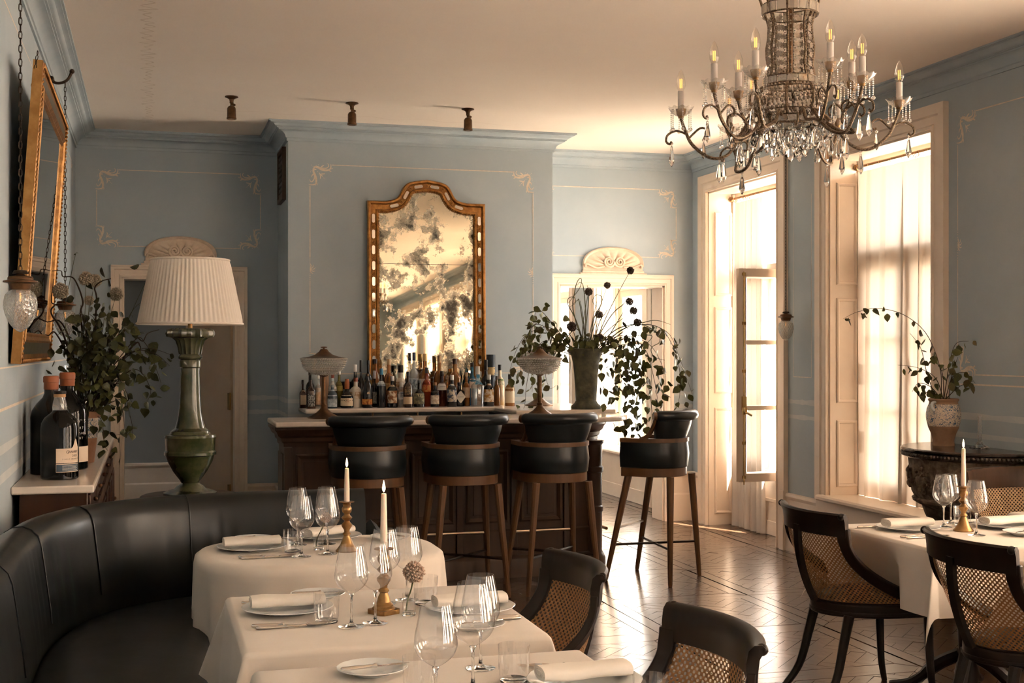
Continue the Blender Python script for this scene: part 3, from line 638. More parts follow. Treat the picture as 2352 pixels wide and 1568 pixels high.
# ================================================================= THE BAR
def bar():
    t = thing('bar_counter', 'panelled dark oak bar with rounded right corner below the marble top', 'bar', (0, 0, 0))
    ZT = 1.064
    # carcass plan: front run with return towards the chimney
    pl = [(.86, 9.0), (.86, 8.56), (2.86, 8.56)] + [(2.86 + .24 * math.sin(a), 8.80 - .24 * math.cos(a)) for a in [i * PI / 16 for i in range(1, 8)]] + [(3.10, 8.80), (3.10, 10.12), (2.66, 10.12), (2.66, 9.0)]
    MB().prism(pl, .10, .97).build('carcass', BARW, t, angle=30)
    def off(d): return [(.86 - d, 9.0 + d * 0), (.86 - d, 8.56 - d), (2.86, 8.56 - d)] + [(2.86 + (.24 + d) * math.sin(a), 8.80 - (.24 + d) * math.cos(a)) for a in [i * PI / 16 for i in range(1, 8)]] + [(3.10 + d, 8.80), (3.10 + d, 10.12)]
    P = off(0)
    MB().sweep(P, [(.0, 0), (-.035, 0), (-.035, .12), (-.028, .135), (-.012, .15), (0, .15)]).build('plinth', BARW, t, angle=30)
    MB().sweep(P, [(0, .93), (-.010, .93), (-.012, .955), (-.025, .965), (-.030, .99), (-.050, 1.005), (-.060, 1.03), (-.075, 1.045), (-.075, ZT), (0, ZT)]).build('frieze_moulding', BARW, t, angle=30)
    MB().sweep(P, [(0, .30), (-.014, .30), (-.014, .32), (0, .33)]).build('lower_rail', BARW, t, angle=30)
    MB().prism(pl, .97, ZT).build('top_board', BARW, t)
    # panels on the front
    for i in range(5):
        x0 = .93 + i * .385; x1 = x0 + .30
        MB().sweep([(x0, .38), (x1, .38), (x1, .88), (x0, .88)], [(0, 0), (0, -.014), (.010, -.020), (.022, -.012), (.032, -.004), (.032, 0)], closed=True, mp=lambda a, b_, w: (a, 8.56 + w, b_)).build('panel_moulding', BARW, t, angle=30)
        MB().box(x0 + .05, x1 - .05, 8.553, 8.561, .43, .83).build('raised_panel', BARW, t, bevel=.006)
        MB().box(x1 + .018, x1 + .066, 8.542, 8.561, .15, .93).build('stile', BARW, t, bevel=.004)
    MB().box(.852, .905, 8.535, 8.60, .15, .93).build('pilaster', BARW, t, bevel=.005); MB().box(.848, .862, 8.62, 8.94, .38, .88).build('raised_panel', BARW, t, bevel=.006)
    # rounded corner column with rings
    MB().lathe([(.0, 0), (.085, 0), (.085, .10), (.072, .13), (.060, .15), (.060, .42), (.068, .43), (.068, .46), (.060, .47), (.060, .70), (.070, .71), (.070, .74), (.060, .75), (.062, .90), (.074, .915), (.074, .93), (0, .93)], 24, (3.035, 8.625)).build('corner_column', BARW, t)
    MB().tube([(3.13, 8.62 + .5 * i / 10, .28 + .02) for i in range(11)], .012, 8).build('foot_rail', BRASS, t)
    for y in (8.7, 9.05): MB().tube([(3.10, y, .30), (3.13, y, .30)], .009, 6).build('rail_bracket', BRASS, t)
    # marble
    c = [(.785, 9.04), (.785, 8.43), (2.90, 8.43)] + [(2.90 + .46 * math.sin(a), 8.89 - .46 * math.cos(a)) for a in [i * PI / 20 for i in range(1, 10)]] + [(3.36, 8.89), (3.36, 9.04)]
    mt = tag(MB().prism(c, ZT + .001, 1.10).build('bar_countertop', MARBLE, angle=30, bevel=.010, bseg=3), 'long white marble worktop of the bar behind the stools', 'worktop')
    c2 = [(1.12, 10.12), (1.12, 9.66), (2.58, 9.66), (2.58, 9.045), (3.36, 9.045), (3.36, 10.12)]
    tag(MB().prism(c2, 1.091, 1.125).build('back_bar_shelf', MARBLE, angle=30, bevel=.010, bseg=3), 'white marble shelf of the back bar carrying the bottles', 'shelf')
    k = thing('back_bar_cabinet', 'low dark cabinet under the bottle shelf against the chimney breast', 'cabinet', (0, 0, 0))
    MB().box(1.16, 2.66, 9.78, 10.10, 0, 1.035).build('body', BARW, k, bevel=.005)
    for x in (1.30, 1.65, 2.0, 2.35): MB().lathe([(.012, 0), (.012, .01), (.008, .014), (.008, .045), (.012, .05), (.012, .055)], 10, (x, 9.80), 1.035).build('brass_foot', BRASS, k)
    for x in (1.18, 1.555, 1.93, 2.305): MB().box(x, x + .345, 9.765, 9.781, .12, 1.0).build('cabinet_door', BARW, k, bevel=.006)
bar()
# ---- stools
def make_stool(label):
    t = thing('bar_stool', label, 'bar stool', (0, 0, 0), 0, 'leather bar stools')
    def U(s, r, fy=.16, e=0):      # s -1..1 along the U from front right round the rear to front left; rear is -y
        L1 = fy / (fy * 2 + PI * r * .92) * 2; 
        if abs(s) > 1 - L1:
            q = (abs(s) - (1 - L1)) / L1; return (math.copysign(r, s), fy * q - .03)
        a = s / (1 - L1) * PI / 2; return (r * math.sin(a), -r * .92 * math.cos(a) - .03)
    n = 41; S = [-1 + 2 * i / (n - 1) for i in range(n)]
    out = [U(s, .225) for s in S]
    MB().prism([(x, y) for x, y in out] + [], .715, .775).build('seat_frame', OAK, t, angle=40, bevel=.004)
    # cushion
    def cush(u, v):
        a = 2 * PI * u; rr = .19 * (1 - max(0, v - .6) * 2.5) if v > .6 else .19; z = .775 + .055 * min(1, v / .6)
        return (rr * math.cos(a), rr * math.sin(a) * .9 - .04, z if v < .95 else .835)
    MB().grid(cush, 28, 8, cu=True).build('seat_cushion', LEATHER, t, angle=60)
    # leather tub band
    def wall(r0, r1, z0, z1, s0=-1, s1=1, lean=0, bulge=0.0, ns=44):
        def fn(u, v):
            s = s0 + (s1 - s0) * u
            ring = [(r0, z0), (r0 + bulge, (z0 + z1) / 2), (r0, z1), (r1, z1), (r1, z0), (r0, z0)]
            k = v * 5; i = min(int(k), 4); q = k - i; rr = ring[i][0] + (ring[i + 1][0] - ring[i][0]) * q; z = ring[i][1] + (ring[i + 1][1] - ring[i][1]) * q
            x, y = U(s, rr); d = lean * (z - z0) / (z1 - z0); m = math.hypot(x, y + .03) or 1
            return (x * (1 + d / m), y + (y + .03) / m * d, z)
        b = MB().grid(fn, ns, 16)
        nv = 16; b.f.append(tuple(range(nv - 1))); b.f.append(tuple(reversed([(ns - 1) * nv + j for j in range(nv - 1)])))
        return b
    wall(.232, .188, .777, .945, bulge=.010).build('leather_band', LEATHER, t, angle=40)
    wall(.240, .182, .946, .974).build('arm_rail', OAK, t, angle=40)
    wall(.222, .182, .975, 1.125, -.47, .47, lean=.045, bulge=.006).build('leather_back', LEATHER, t, angle=40)
    # rolled top
    pts = []; 
    for i in range(31):
        s = -.50 + 1.0 * i / 30; x, y = U(s, .272); pts.append((x, y, 1.128))
    MB().tube(pts, [.024] + [.036] * 29 + [.024], 12).build('rolled_top', LEATHER, t)
    for s in (-1, 1):
        x, y = U(s * .52, .274); x2, y2 = U(s * .49, .272)
        d = Vector((x - x2, y - y2, 0)).normalized(); p = Vector((x2, y2, 1.128))
        MB().tube([p, p + d * .022], [.027, .027], 14).build('roll_end', OAK, t)
        # scrolled wooden bracket from arm rail to roll
        q = [];
        for i, (ss, rr, z) in enumerate(((.70, .212, .965), (.60, .212, .985), (.53, .216, 1.03), (.495, .235, 1.085), (.50, .262, 1.12))):
            a, b_ = U(s * ss, rr); q.append((a, b_, z))
        MB().tube(bez(q, 5), [.016] * 21, 8).build('back_bracket', OAK, t)
    LT = {}
    for sx in (-1, 1):
        for sy in (-1, 1):
            a = Vector((sx * .178, sy * .155 - .06, .72)); b_ = Vector((sx * .245, sy * .240 - .005, 0)); LT[(sx, sy)] = (a, b_)
            MB().tube([a, a.lerp(b_, .5), b_.lerp(a, .02), b_], [.026, .021, .0155, .013], 10).build('leg', OAK, t)
    P = lambda k, z: LT[k][1].lerp(LT[k][0], z / .72)
    MB().tube([P((-1, -1), .24), P((1, 1), .24)], .0085, 8).tube([P((-1, 1), .245), P((1, -1), .245)], .0085, 8).build('cross_stretcher', IRON, t)
    MB().tube([P((-1, 1), .36), P((1, 1), .36)], .009, 8).build('foot_bar', CHROME, t)
    return t
st0 = make_stool('black leather bar stool, leftmost of the row, behind the two candle flames')
st0.location = (1.33, 8.08, 0); st0.rotation_euler = (0, 0, math.radians(-4))
for (x, y, a, lb) in ((1.945, 8.09, 1, 'black leather bar stool in the middle, second from the left'), (2.55, 8.085, 2, 'black leather bar stool directly below the stone flower urn'), (3.33, 8.25, 43, 'black leather bar stool standing apart at the rounded end, seen from the side')):
    c = copy_tree(st0); c.location = (x, y, 0); c.rotation_euler = (0, 0, math.radians(a)); c['label'] = lb
# ---- bowl lamps on the bar
BEADB = M('beaded_bowl', (.40, .38, .35), rough=.2, metal=.25, spec=.9, col2=(.74, .71, .66), vscale=160, vlo=.4, vhi=.6)
def bowl_lamp(loc, label):
    t = thing('table_lamp', label, 'lamp', loc, 0, 'beaded bowl lamps on the bar')
    MB().lathe([(0, 0), (.112, 0), (.112, .006), (.085, .018), (.050, .040), (.028, .062), (.018, .080), (.0, .080)], 28).build('base', BRONZE, t)
    MB().lathe([(0, .079), (.020, .079), (.021, .09), (.014, .098), (.0155, .12), (.0155, .27), (.012, .285), (.03, .292), (.03, .30), (0, .30)], 18).build('stem', BRONZE, t)
    prof = [(.030, .298), (.075, .305), (.115, .325), (.142, .36), (.155, .402), (.157, .410)]
    b = MB(); b.lathe_open(prof, 48); b.build('bowl_glass', CUTG, t)
    # the beads: rows of little facets on the bowl
    bb = MB(); pr = bez([(p[0], p[1], 0) for p in prof], 3)
    for i in range(1, len(pr)):
        r, z = pr[i][0] + .002, pr[i][1]; n = max(20, int(2 * PI * r / .0115))
        for k in range(n):
            a = 2 * PI * (k + .5 * (i % 2)) / n; x, y = r * math.cos(a), r * math.sin(a); s = .0048
            bb.add([(x * (1 + s / r), y * (1 + s / r), z), (x - y / r * s, y + x / r * s, z), (x + y / r * s, y - x / r * s, z), (x, y, z + s), (x, y, z - s)], [(0, 1, 3), (0, 3, 2), (0, 2, 4), (0, 4, 1)])
    o = bb.build('beads', BEADB, t, smooth=False); o['kind'] = 'stuff'
    MB().lathe([(.158, .408), (.158, .414), (.10, .424), (.06, .438), (.035, .458), (.022, .476), (0, .476)], 32).build('lid', BRONZE, t)
    MB().lathe([(.008, .476), (.008, .482), (.022, .486), (.024, .490), (.010, .494), (0, .494)], 16).build('finial', BRONZE, t)
bowl_lamp((1.156, 8.88, 1.10), 'beaded bowl lamp with bronze lid at the left end of the bar')
bowl_lamp((2.67, 8.74, 1.10), 'beaded bowl lamp with bronze lid in front of the trailing flowers')
bowl_lamp((2.985, 9.79, 1.125), 'beaded bowl lamp half hidden behind the right lamp and leaves')
# ---- mirror over the bar
def bar_mirror():
    t = thing('arched_mirror', 'tall arched gilt mirror with foxed glass leaning above the bottles', 'mirror', (2.137, 10.083, 1.1255)); t.rotation_euler = (-math.radians(1.45), 0, 0)
    W, H, A = .48, 1.625, 1.805
    half = bez([(-W + .15, H), (-W + .24, H + .03), (-.16, H + .145), (0, A)], 8)
    top = [(p.x, p.y) for p in half]; arch = [(-W, H)] + top + [(-x, y) for x, y in top[::-1][1:]] + [(W, H)]
    path = [(-W, 0)] + [(W, 0)] + arch[::-1]
    path = [(-W, 0), (W, 0)] + [(x, y) for x, y in arch[::-1]]
    pr = [(0, 0), (0, -.040), (.008, -.050), (.020, -.050), (.026, -.040), (.030, -.030), (.066, -.030), (.072, -.040), (.084, -.044), (.094, -.030), (.096, -.012), (.096, 0)]
    MB().sweep(path, pr, closed=True, mp=lambda a, b_, w: (a, w, b_)).build('gilt_frame', GILT, t, angle=35)
    inn = []
    n = len(path); P = [Vector(p) for p in path]
    for i in range(n):
        d0 = (P[i] - P[i - 1]).normalized(); d1 = (P[(i + 1) % n] - P[i]).normalized(); n0 = Vector((-d0.y, d0.x)); q = n0 + Vector((-d1.y, d1.x)); q = q / max(.2, q.dot(n0)); inn.append(P[i] + q * .090)
    lowr = [p for p in inn]; seam = 1.128
    # two glass plates meeting at the seam
    MB().add([(-.392, -.016, .085), (.392, -.016, .085), (.392, -.016, seam - .002), (-.392, -.016, seam - .002)], [(0, 1, 2, 3)]).build('lower_glass_plate', MIRA, t, smooth=False)
    up = [(p.x, p.y) for p in inn if p.y > seam]; poly = [(-.392, seam + .002), (.392, seam + .002)] + up
    MB().add([(x, -.016, z) for x, z in poly], [tuple(range(len(poly)))]).build('upper_glass_plate', MIRA, t, smooth=False)
    MB().prism([(p.x, p.y) for p in inn], -.004, -.012, mp=lambda u, v, w: (u, w, v)).build('backboard', JOINT, t, smooth=False)
    # mirror insets and rosettes along the frame band
    cap = [(.014 * math.cos(a) , .034 + .0 + .014 * math.sin(a)) for a in [i * PI / 8 for i in range(9)]]; cap = [(x, y - .012) for x, y in cap]; cap = cap + [(-x, -y) for x, y in cap]
    im = MB().prism(cap, 0, -.004, mp=lambda u, v, w: (u, w, v)).mesh('mirror_inset'); im.materials.append(MIRS)
    rim = MB().tube([(x * 1.12, -.003, y * 1.08) for x, y in cap], .004, 5, closed=True).mesh('inset_rim'); rim.materials.append(GILT)
    rb = MB()
    for k in range(8):
        a = k * PI / 4; rb.ball((.011 * math.cos(a), -.003, .011 * math.sin(a)), .006, 8, 5, (1, .7, 1))
    rb.ball((0, -.006, 0), .006, 8, 5)
    for s in (-1, 1):
        for q in (-1, 1): rb.ball((q * .010, -.002, s * .020), .0045, 6, 4)
    rm = rb.mesh('rosette'); rm.materials.append(GILT)
    spots = []
    for s in (-1, 1):
        for i in range(12): spots.append((s * (W - .048), .11 + i * .125, 0))
    # along the arch
    c = [Vector((p.x, p.y)) + (Vector((0, 0))) for p in [Vector(a) for a in arch]]
    mid = []
    for i in range(1, len(c) - 1):
        d = (c[i + 1] - c[i - 1]).normalized(); nn = Vector((d.y, -d.x)); mid.append((c[i] + nn * .048, d))
    acc = [0]
    for i in range(1, len(mid)): acc.append(acc[-1] + (mid[i][0] - mid[i - 1][0]).length)
    tot = acc[-1]; na = 6
    def at(s):
        for i in range(1, len(mid)):
            if acc[i] >= s: f_ = (s - acc[i - 1]) / (acc[i] - acc[i - 1] + 1e-9); return mid[i - 1][0].lerp(mid[i][0], f_), mid[i - 1][1]
        return mid[-1]
    for i in range(na):
        p, d = at(tot * (i + .5) / na); spots.append((p.x, p.y, math.atan2(d.y, d.x) - PI / 2))
    for x, z, a in spots:
        o = link('mirror_inset', im, None, t, (x, -.030, z), (0, -a, 0)); link('inset_rim', rim, None, o)
    ros = [(s * (W - .048), .11 + (i + .5) * .125, 0) for s in (-1, 1) for i in range(11)]
    for i in range(1, na): p, d = at(tot * i / na); ros.append((p.x, p.y, math.atan2(d.y, d.x) - PI / 2))
    for x, z, a in ros: link('rosette', rm, None, t, (x, -.031, z), (0, -a, 0))
    # beading on the inner edge
    bb = MB()
    for i in range(len(inn)):
        a, b_ = inn[i], inn[(i + 1) % len(inn)]; L_ = (b_ - a).length; n = max(1, int(L_ / .012))
        for k in range(n):
            p = a.lerp(b_, (k + .5) / n); bb.ball((p.x, -.043, p.y), .0052, 6, 4)
    o = bb.build('beaded_edge', GILT, t); o['kind'] = 'stuff'
bar_mirror()
# ---- bottles
BOT = [
    (1.128, 9.89, 0.0266, 0.215, 'sq', 'brown', 'black', 0.16, 'cream', 0.12, 0.62, '', 'square brown glass bottle with cream label at the left end of the back bar'),
    (1.177, 9.8, 0.0347, 0.25, 'sq', 'brown', 'black', 0.14, 'black', 0.06, 0.58, "JACK|DANIEL'S", 'square whiskey bottle with black and white label beside the left bowl lamp'),
    (1.193, 9.985, 0.0337, 0.277, 'std', 'black', 'black', 0.1, None, 0, 0, '', 'black bottle standing behind the square whiskey bottles at the left end'),
    (1.244, 9.89, 0.0251, 0.248, 'std', 'clear', 'clearcap', 0.1, 'peach', 0.1, 0.62, '', 'clear bottle with tall peach label just left of the lamp stem'),
    (1.304, 9.985, 0.0338, 0.252, 'tube', 'tan', 'tan', 0.0, None, 0, 0, '', 'tan cardboard bottle tube behind the stem of the left bowl lamp'),
    (1.355, 9.89, 0.0352, 0.261, 'std', 'clear', 'red', 0.13, 'white', 0.5, 0.78, '', 'clear bottle with red wax cap and white neck label behind the pale jug bottle'),
    (1.342, 9.8, 0.0398, 0.176, 'round', 'blueglass', 'greycap', 0.1, 'greyblue', 0.06, 0.8, '', 'short bottle with rounded grey blue label right of the left lamp stem'),
    (1.418, 9.985, 0.0322, 0.279, 'std', 'olive', 'silvercap', 0.1, 'oliveyellow', 0.45, 0.65, '', 'bottle of yellow green liqueur standing against the wall'),
    (1.464, 10.04, 0.0512, 0.196, 'box', 'slate', 'slate', 0, 'paleblue', 0.1, 0.7, '', 'dark slate gift box with pale blue leaf print behind the squat bottles'),
    (1.452, 9.8, 0.0516, 0.222, 'squat', 'black', 'orange', 0.12, 'cream', 0.08, 0.44, 'Grand|Marnier', 'squat round dark bottle with orange neck ribbon and cream label'),
    (1.528, 9.86, 0.0453, 0.23, 'std', 'frost', 'red', 0.13, 'tanart', 0.3, 0.62, '', 'frosted white bottle with red cap and tan floral print'),
    (1.538, 9.945, 0.0372, 0.33, 'std', 'black', 'white', 0.17, None, 0, 0, '', 'dark bottle with tall white cap behind the frosted red capped bottle'),
    (1.589, 9.985, 0.0238, 0.363, 'std', 'black', 'black', 0.25, None, 0, 0, '', 'slim tall black bottle left of the mirror frame'),
    (1.61, 9.8, 0.0418, 0.261, 'cone', 'black', 'bronzecap', 0.08, 'redgold', 0.1, 0.26, '', 'matt black cone shouldered bottle with red gold band and round seal'),
    (1.647, 9.985, 0.0307, 0.363, 'std', 'black', 'black', 0.1, 'goldlab', 0.42, 0.58, '', 'dark bottle with gold shoulder label in front of the mirror frame foot'),
    (1.708, 10.0, 0.0325, 0.373, 'std', 'amber', 'black', 0.1, 'darklab', 0.2, 0.5, '', 'amber bottle with black cap at the left edge of the mirror glass'),
    (1.679, 9.89, 0.0254, 0.283, 'std', 'black', 'white', 0.22, 'whitelab', 0.1, 0.42, '', 'slim dark bottle with white neck and small white label'),
    (1.718, 9.8, 0.0352, 0.301, 'std', 'darkblue', 'blue', 0.16, 'greyblue', 0.56, 0.68, '', 'dark bottle with bright blue neck foil and narrow grey label'),
    (1.792, 9.89, 0.0407, 0.374, 'std', 'amber', 'tan', 0.12, 'slantlab', 0.25, 0.5, '', 'amber whisky bottle with tan cap and slanted label'),
    (1.803, 9.8, 0.042, 0.243, 'std', 'black', 'silvercap', 0.16, 'art', 0.14, 0.72, '', 'dark bottle with cream label painted with a brown beast, left of three alike'),
    (1.892, 9.925, 0.0409, 0.325, 'bulb', 'frost', 'black', 0.18, 'tanart', 0.35, 0.6, '', 'bulbous white bottle with a large black cap'),
    (1.879, 9.84, 0.0389, 0.191, 'sq', 'clear', 'white', 0.18, 'bluering', 0.32, 0.62, '', 'short clear bottle with blue ring emblem and white neck'),
    (1.92, 9.77, 0.037, 0.277, 'std', 'brown', 'black', 0.12, 'goldlab2', 0.1, 0.3, '', 'dark brown bottle with gold print above a cream foot label'),
    (2.011, 9.985, 0.0379, 0.424, 'std', 'frostclear', 'navy', 0.15, 'paleblue', 0.32, 0.52, '', 'tallest frosted vodka bottle with dark blue cap before the mirror'),
    (2.015, 9.8, 0.044, 0.208, 'squat2', 'black', 'black', 0.1, 'olivelab', 0.12, 0.52, '', 'squat black bottle with olive framed portrait label'),
    (2.099, 9.985, 0.0466, 0.414, 'std', 'amber', 'gold', 0.14, 'creamtall', 0.2, 0.52, '', 'tall amber bottle with gold cap and cream label before the mirror'),
    (2.093, 9.89, 0.0376, 0.305, 'std', 'redorange', 'black', 0.15, 'redlab', 0.38, 0.56, '', 'orange red liqueur bottle with slanted red print'),
    (2.14, 9.8, 0.0356, 0.19, 'std', 'black', 'woodcap', 0.12, 'creamport', 0.12, 0.62, '', 'short dark bottle with cream portrait label and cork cap'),
    (2.215, 9.985, 0.0467, 0.4, 'std', 'amber', 'tan', 0.14, None, 0, 0, '', 'tall amber bottle with long tan cap in the middle of the mirror'),
    (2.215, 9.89, 0.0377, 0.277, 'std', 'redbrown', 'black', 0.14, 'whitelab2', 0.46, 0.66, 'CAMPARI', 'red brown bottle with a white label reading capital letters'),
    (2.275, 9.8, 0.0409, 0.247, 'std', 'black', 'silvercap', 0.16, 'art2', 0.16, 0.72, '', 'dark bottle with cream label painted in blue, middle of three alike'),
    (2.343, 9.985, 0.0504, 0.375, 'std', 'amber', 'brown', 0.12, None, 0, 0, '', 'amber and brown bottle with brown cap at the right of the mirror'),
    (2.346, 9.845, 0.0428, 0.188, 'apoth', 'black', 'black', 0.12, 'diamond', 0.1, 0.7, '', 'black apothecary bottle with large white diamond label'),
    (2.413, 9.89, 0.031, 0.265, 'std', 'amber', 'tan', 0.12, 'archlab', 0.25, 0.7, '', 'amber bottle with arched cream label behind the diamond label bottle'),
    (2.483, 9.985, 0.0383, 0.343, 'sq', 'blue', 'black', 0.1, 'roundlab', 0.4, 0.62, '', 'square blue gin bottle with round white label'),
    (2.483, 9.8, 0.048, 0.315, 'sq', 'clear', 'clearcap', 0.2, 'bluelab', 0.55, 0.8, '', 'clear square gin bottle with small blue label'),
    (2.577, 9.81, 0.0413, 0.249, 'std', 'black', 'silvercap', 0.16, 'art3', 0.14, 0.72, '', 'dark bottle with cream label painted with a golden snake, right of three alike'),
    (2.573, 9.89, 0.0398, 0.365, 'std', 'black', 'black', 0.22, 'whitelab', 0.3, 0.45, '', 'tall dark bottle with black neck behind the golden snake label'),
    (2.638, 9.985, 0.0368, 0.406, 'tube', 'navy', 'navy', 0, 'goldmark', 0.55, 0.75, '', 'dark blue cylinder box with golden stag mark beside the mirror'),
    (2.663, 9.89, 0.026, 0.236, 'std', 'amber', 'brown', 0.12, None, 0, 0, '', 'small amber bottle between the snake label and the white bottle'),
    (2.714, 9.985, 0.0386, 0.325, 'std', 'cream', 'black', 0.14, 'greenmark', 0.5, 0.65, '', 'cream white bottle fading to gold with black cap'),
    (2.746, 9.8, 0.0397, 0.251, 'std', 'ambl', 'black', 0.16, 'creamlab', 0.1, 0.58, '', 'pale amber bottle with cream label at the right end of the back bar'),
]
def gl(name, col, rough=.06, trans=.0, coat=.4): return M('bottle_' + name, col, rough=rough, trans=trans, coat=coat, spec=.6, ior=1.3)
BM = dict(brown=gl('brown', (.030, .011, .005)), black=gl('black', (.006, .006, .007)), clear=thin_glass('bottle_clear', tint=(.86, .86, .84), ior=1.5, gain=1.6, body=.12, bodycol=(.8, .78, .74)), tan=M('carton_tan', (.46, .28, .18), rough=.7), blueglass=gl('blueglass', (.05, .07, .09)), olive=gl('olive', (.16, .14, .03), trans=.4),
          slate=M('carton_slate', (.022, .028, .036), rough=.6), frost=M('bottle_frost', (.60, .54, .46), rough=.35), darkblue=gl('darkblue', (.008, .012, .018)), amber=gl('amber', (.42, .16, .035), trans=.55), redorange=gl('redorange', (.34, .050, .012), trans=.4), redbrown=gl('redbrown', (.10, .022, .008), trans=.3),
          frostclear=thin_glass('bottle_frostclear', tint=(.80, .82, .84), ior=1.45, rough=.2, gain=1.2, body=.35, bodycol=(.62, .64, .66)), blue=gl('blue', (.05, .20, .32), trans=.4), navy=M('carton_navy', (.010, .020, .034), rough=.4), cream=M('bottle_cream', (.66, .56, .42), rough=.25, col2=(.58, .36, .14), vscale=6), ambl=gl('pale_amber', (.55, .24, .07), trans=.55))
CM = dict(black=M('cap_black', (.012, .011, .011), rough=.35), clearcap=M('cap_glass', (.62, .60, .56), rough=.15), tan=M('cap_tan', (.42, .26, .13), rough=.5), red=M('cap_red_wax', (.24, .05, .022), rough=.45), greycap=M('cap_grey', (.2, .22, .24), rough=.4), silvercap=M('cap_silver', (.5, .48, .44), rough=.3, metal=.8), slate=BM['slate'], orange=M('cap_orange', (.36, .10, .03), rough=.5),
          white=M('cap_white', (.70, .66, .62), rough=.4), bronzecap=M('cap_bronze', (.10, .06, .03), rough=.4, metal=.6), blue=M('cap_blue', (.05, .20, .34), rough=.4), navy=M('cap_navy', (.015, .035, .07), rough=.35), gold=M('cap_gold', (.48, .33, .15), rough=.35, metal=.6), woodcap=M('cap_cork', (.38, .22, .11), rough=.8), brown=M('cap_brown', (.06, .03, .018), rough=.5))
def LM(n, c, c2=None, sc_=60): return M('label_' + n, c, rough=.75, col2=c2, vscale=sc_, vlo=.45, vhi=.55)
LMS = dict(cream=LM('cream', (.66, .52, .36)), black=LM('black', (.02, .02, .02), (.30, .30, .29), 90), peach=LM('peach', (.60, .36, .20), (.66, .44, .28), 50), white=LM('white', (.66, .62, .56), (.45, .42, .38), 40), greyblue=LM('greyblue', (.34, .38, .42), (.52, .56, .58), 45), oliveyellow=LM('oliveyellow', (.30, .24, .06)),
           paleblue=LM('paleblue', (.10, .14, .19), (.40, .46, .52), 26), tanart=LM('tanart', (.62, .54, .44), (.34, .20, .10), 34), redgold=LM('redgold', (.36, .10, .02), (.55, .26, .06), 70), goldlab=LM('gold', (.46, .26, .08)), darklab=LM('dark', (.06, .035, .02), (.28, .17, .08), 60), whitelab=LM('white2', (.62, .58, .54), (.3, .28, .26), 60), slantlab=LM('slant', (.30, .12, .04), (.5, .30, .12), 50),
           art=LM('art_brown', (.68, .56, .42), (.25, .10, .04), 26), bluering=LM('bluering', (.50, .54, .56), (.10, .22, .34), 40), goldlab2=LM('gold2', (.62, .46, .30)), olivelab=LM('olive', (.34, .31, .18), (.14, .13, .08), 30), creamtall=LM('creamtall', (.70, .58, .46)), redlab=LM('red', (.42, .06, .02), (.55, .22, .06), 50), creamport=LM('portrait', (.70, .62, .52), (.48, .38, .28), 40), whitelab2=LM('white3', (.72, .68, .62)),
           art2=LM('art_blue', (.66, .56, .44), (.05, .07, .12), 24), diamond=LM('diamond', (.72, .66, .58)), archlab=LM('arch', (.68, .54, .40), (.6, .42, .28), 30), roundlab=LM('round', (.66, .58, .50)), bluelab=LM('bluelab', (.40, .50, .55), (.04, .17, .27), 20), art3=LM('art_gold', (.70, .60, .48), (.40, .19, .04), 24), goldmark=LM('goldmark', (.02, .03, .045), (.55, .40, .2), 18), greenmark=LM('greenmark', (.64, .56, .42), (.16, .20, .08), 24), creamlab=LM('creamlab', (.74, .60, .42)))
INK = M('print_ink', (.03, .025, .02), rough=.7); INKW = M('print_white', (.72, .68, .62), rough=.7); INKG = M('print_gold', (.55, .36, .12), rough=.5)
PROF = dict(std=[(.97, 0), (1, .01), (1, .60), (.94, .66), (.70, .73), (.38, .78), (.34, .82), (.33, .97)], sq=[(.97, 0), (1, .01), (1, .58), (.93, .63), (.60, .70), (.36, .76), (.34, .97)], squat=[(.92, 0), (1, .03), (1, .30), (.92, .42), (.66, .54), (.36, .62), (.28, .72), (.25, .97)],
            squat2=[(.92, 0), (1, .02), (.99, .45), (.90, .56), (.60, .66), (.32, .73), (.29, .97)], cone=[(.97, 0), (1, .01), (.99, .42), (.90, .58), (.70, .72), (.45, .83), (.33, .88), (.31, .97)], round=[(.85, 0), (.95, .04), (1, .30), (1, .55), (.85, .70), (.5, .80), (.32, .84), (.31, .97)], bulb=[(.80, 0), (.85, .02), (.80, .30), (.85, .42), (1, .52), (1, .64), (.85, .74), (.52, .80), (.48, .97)],
            apoth=[(.95, 0), (1, .02), (1, .66), (.92, .71), (.55, .75), (.34, .78), (.32, .97)], tube=[(1, 0), (1, .03), (1, .97), (.97, 1.0)])
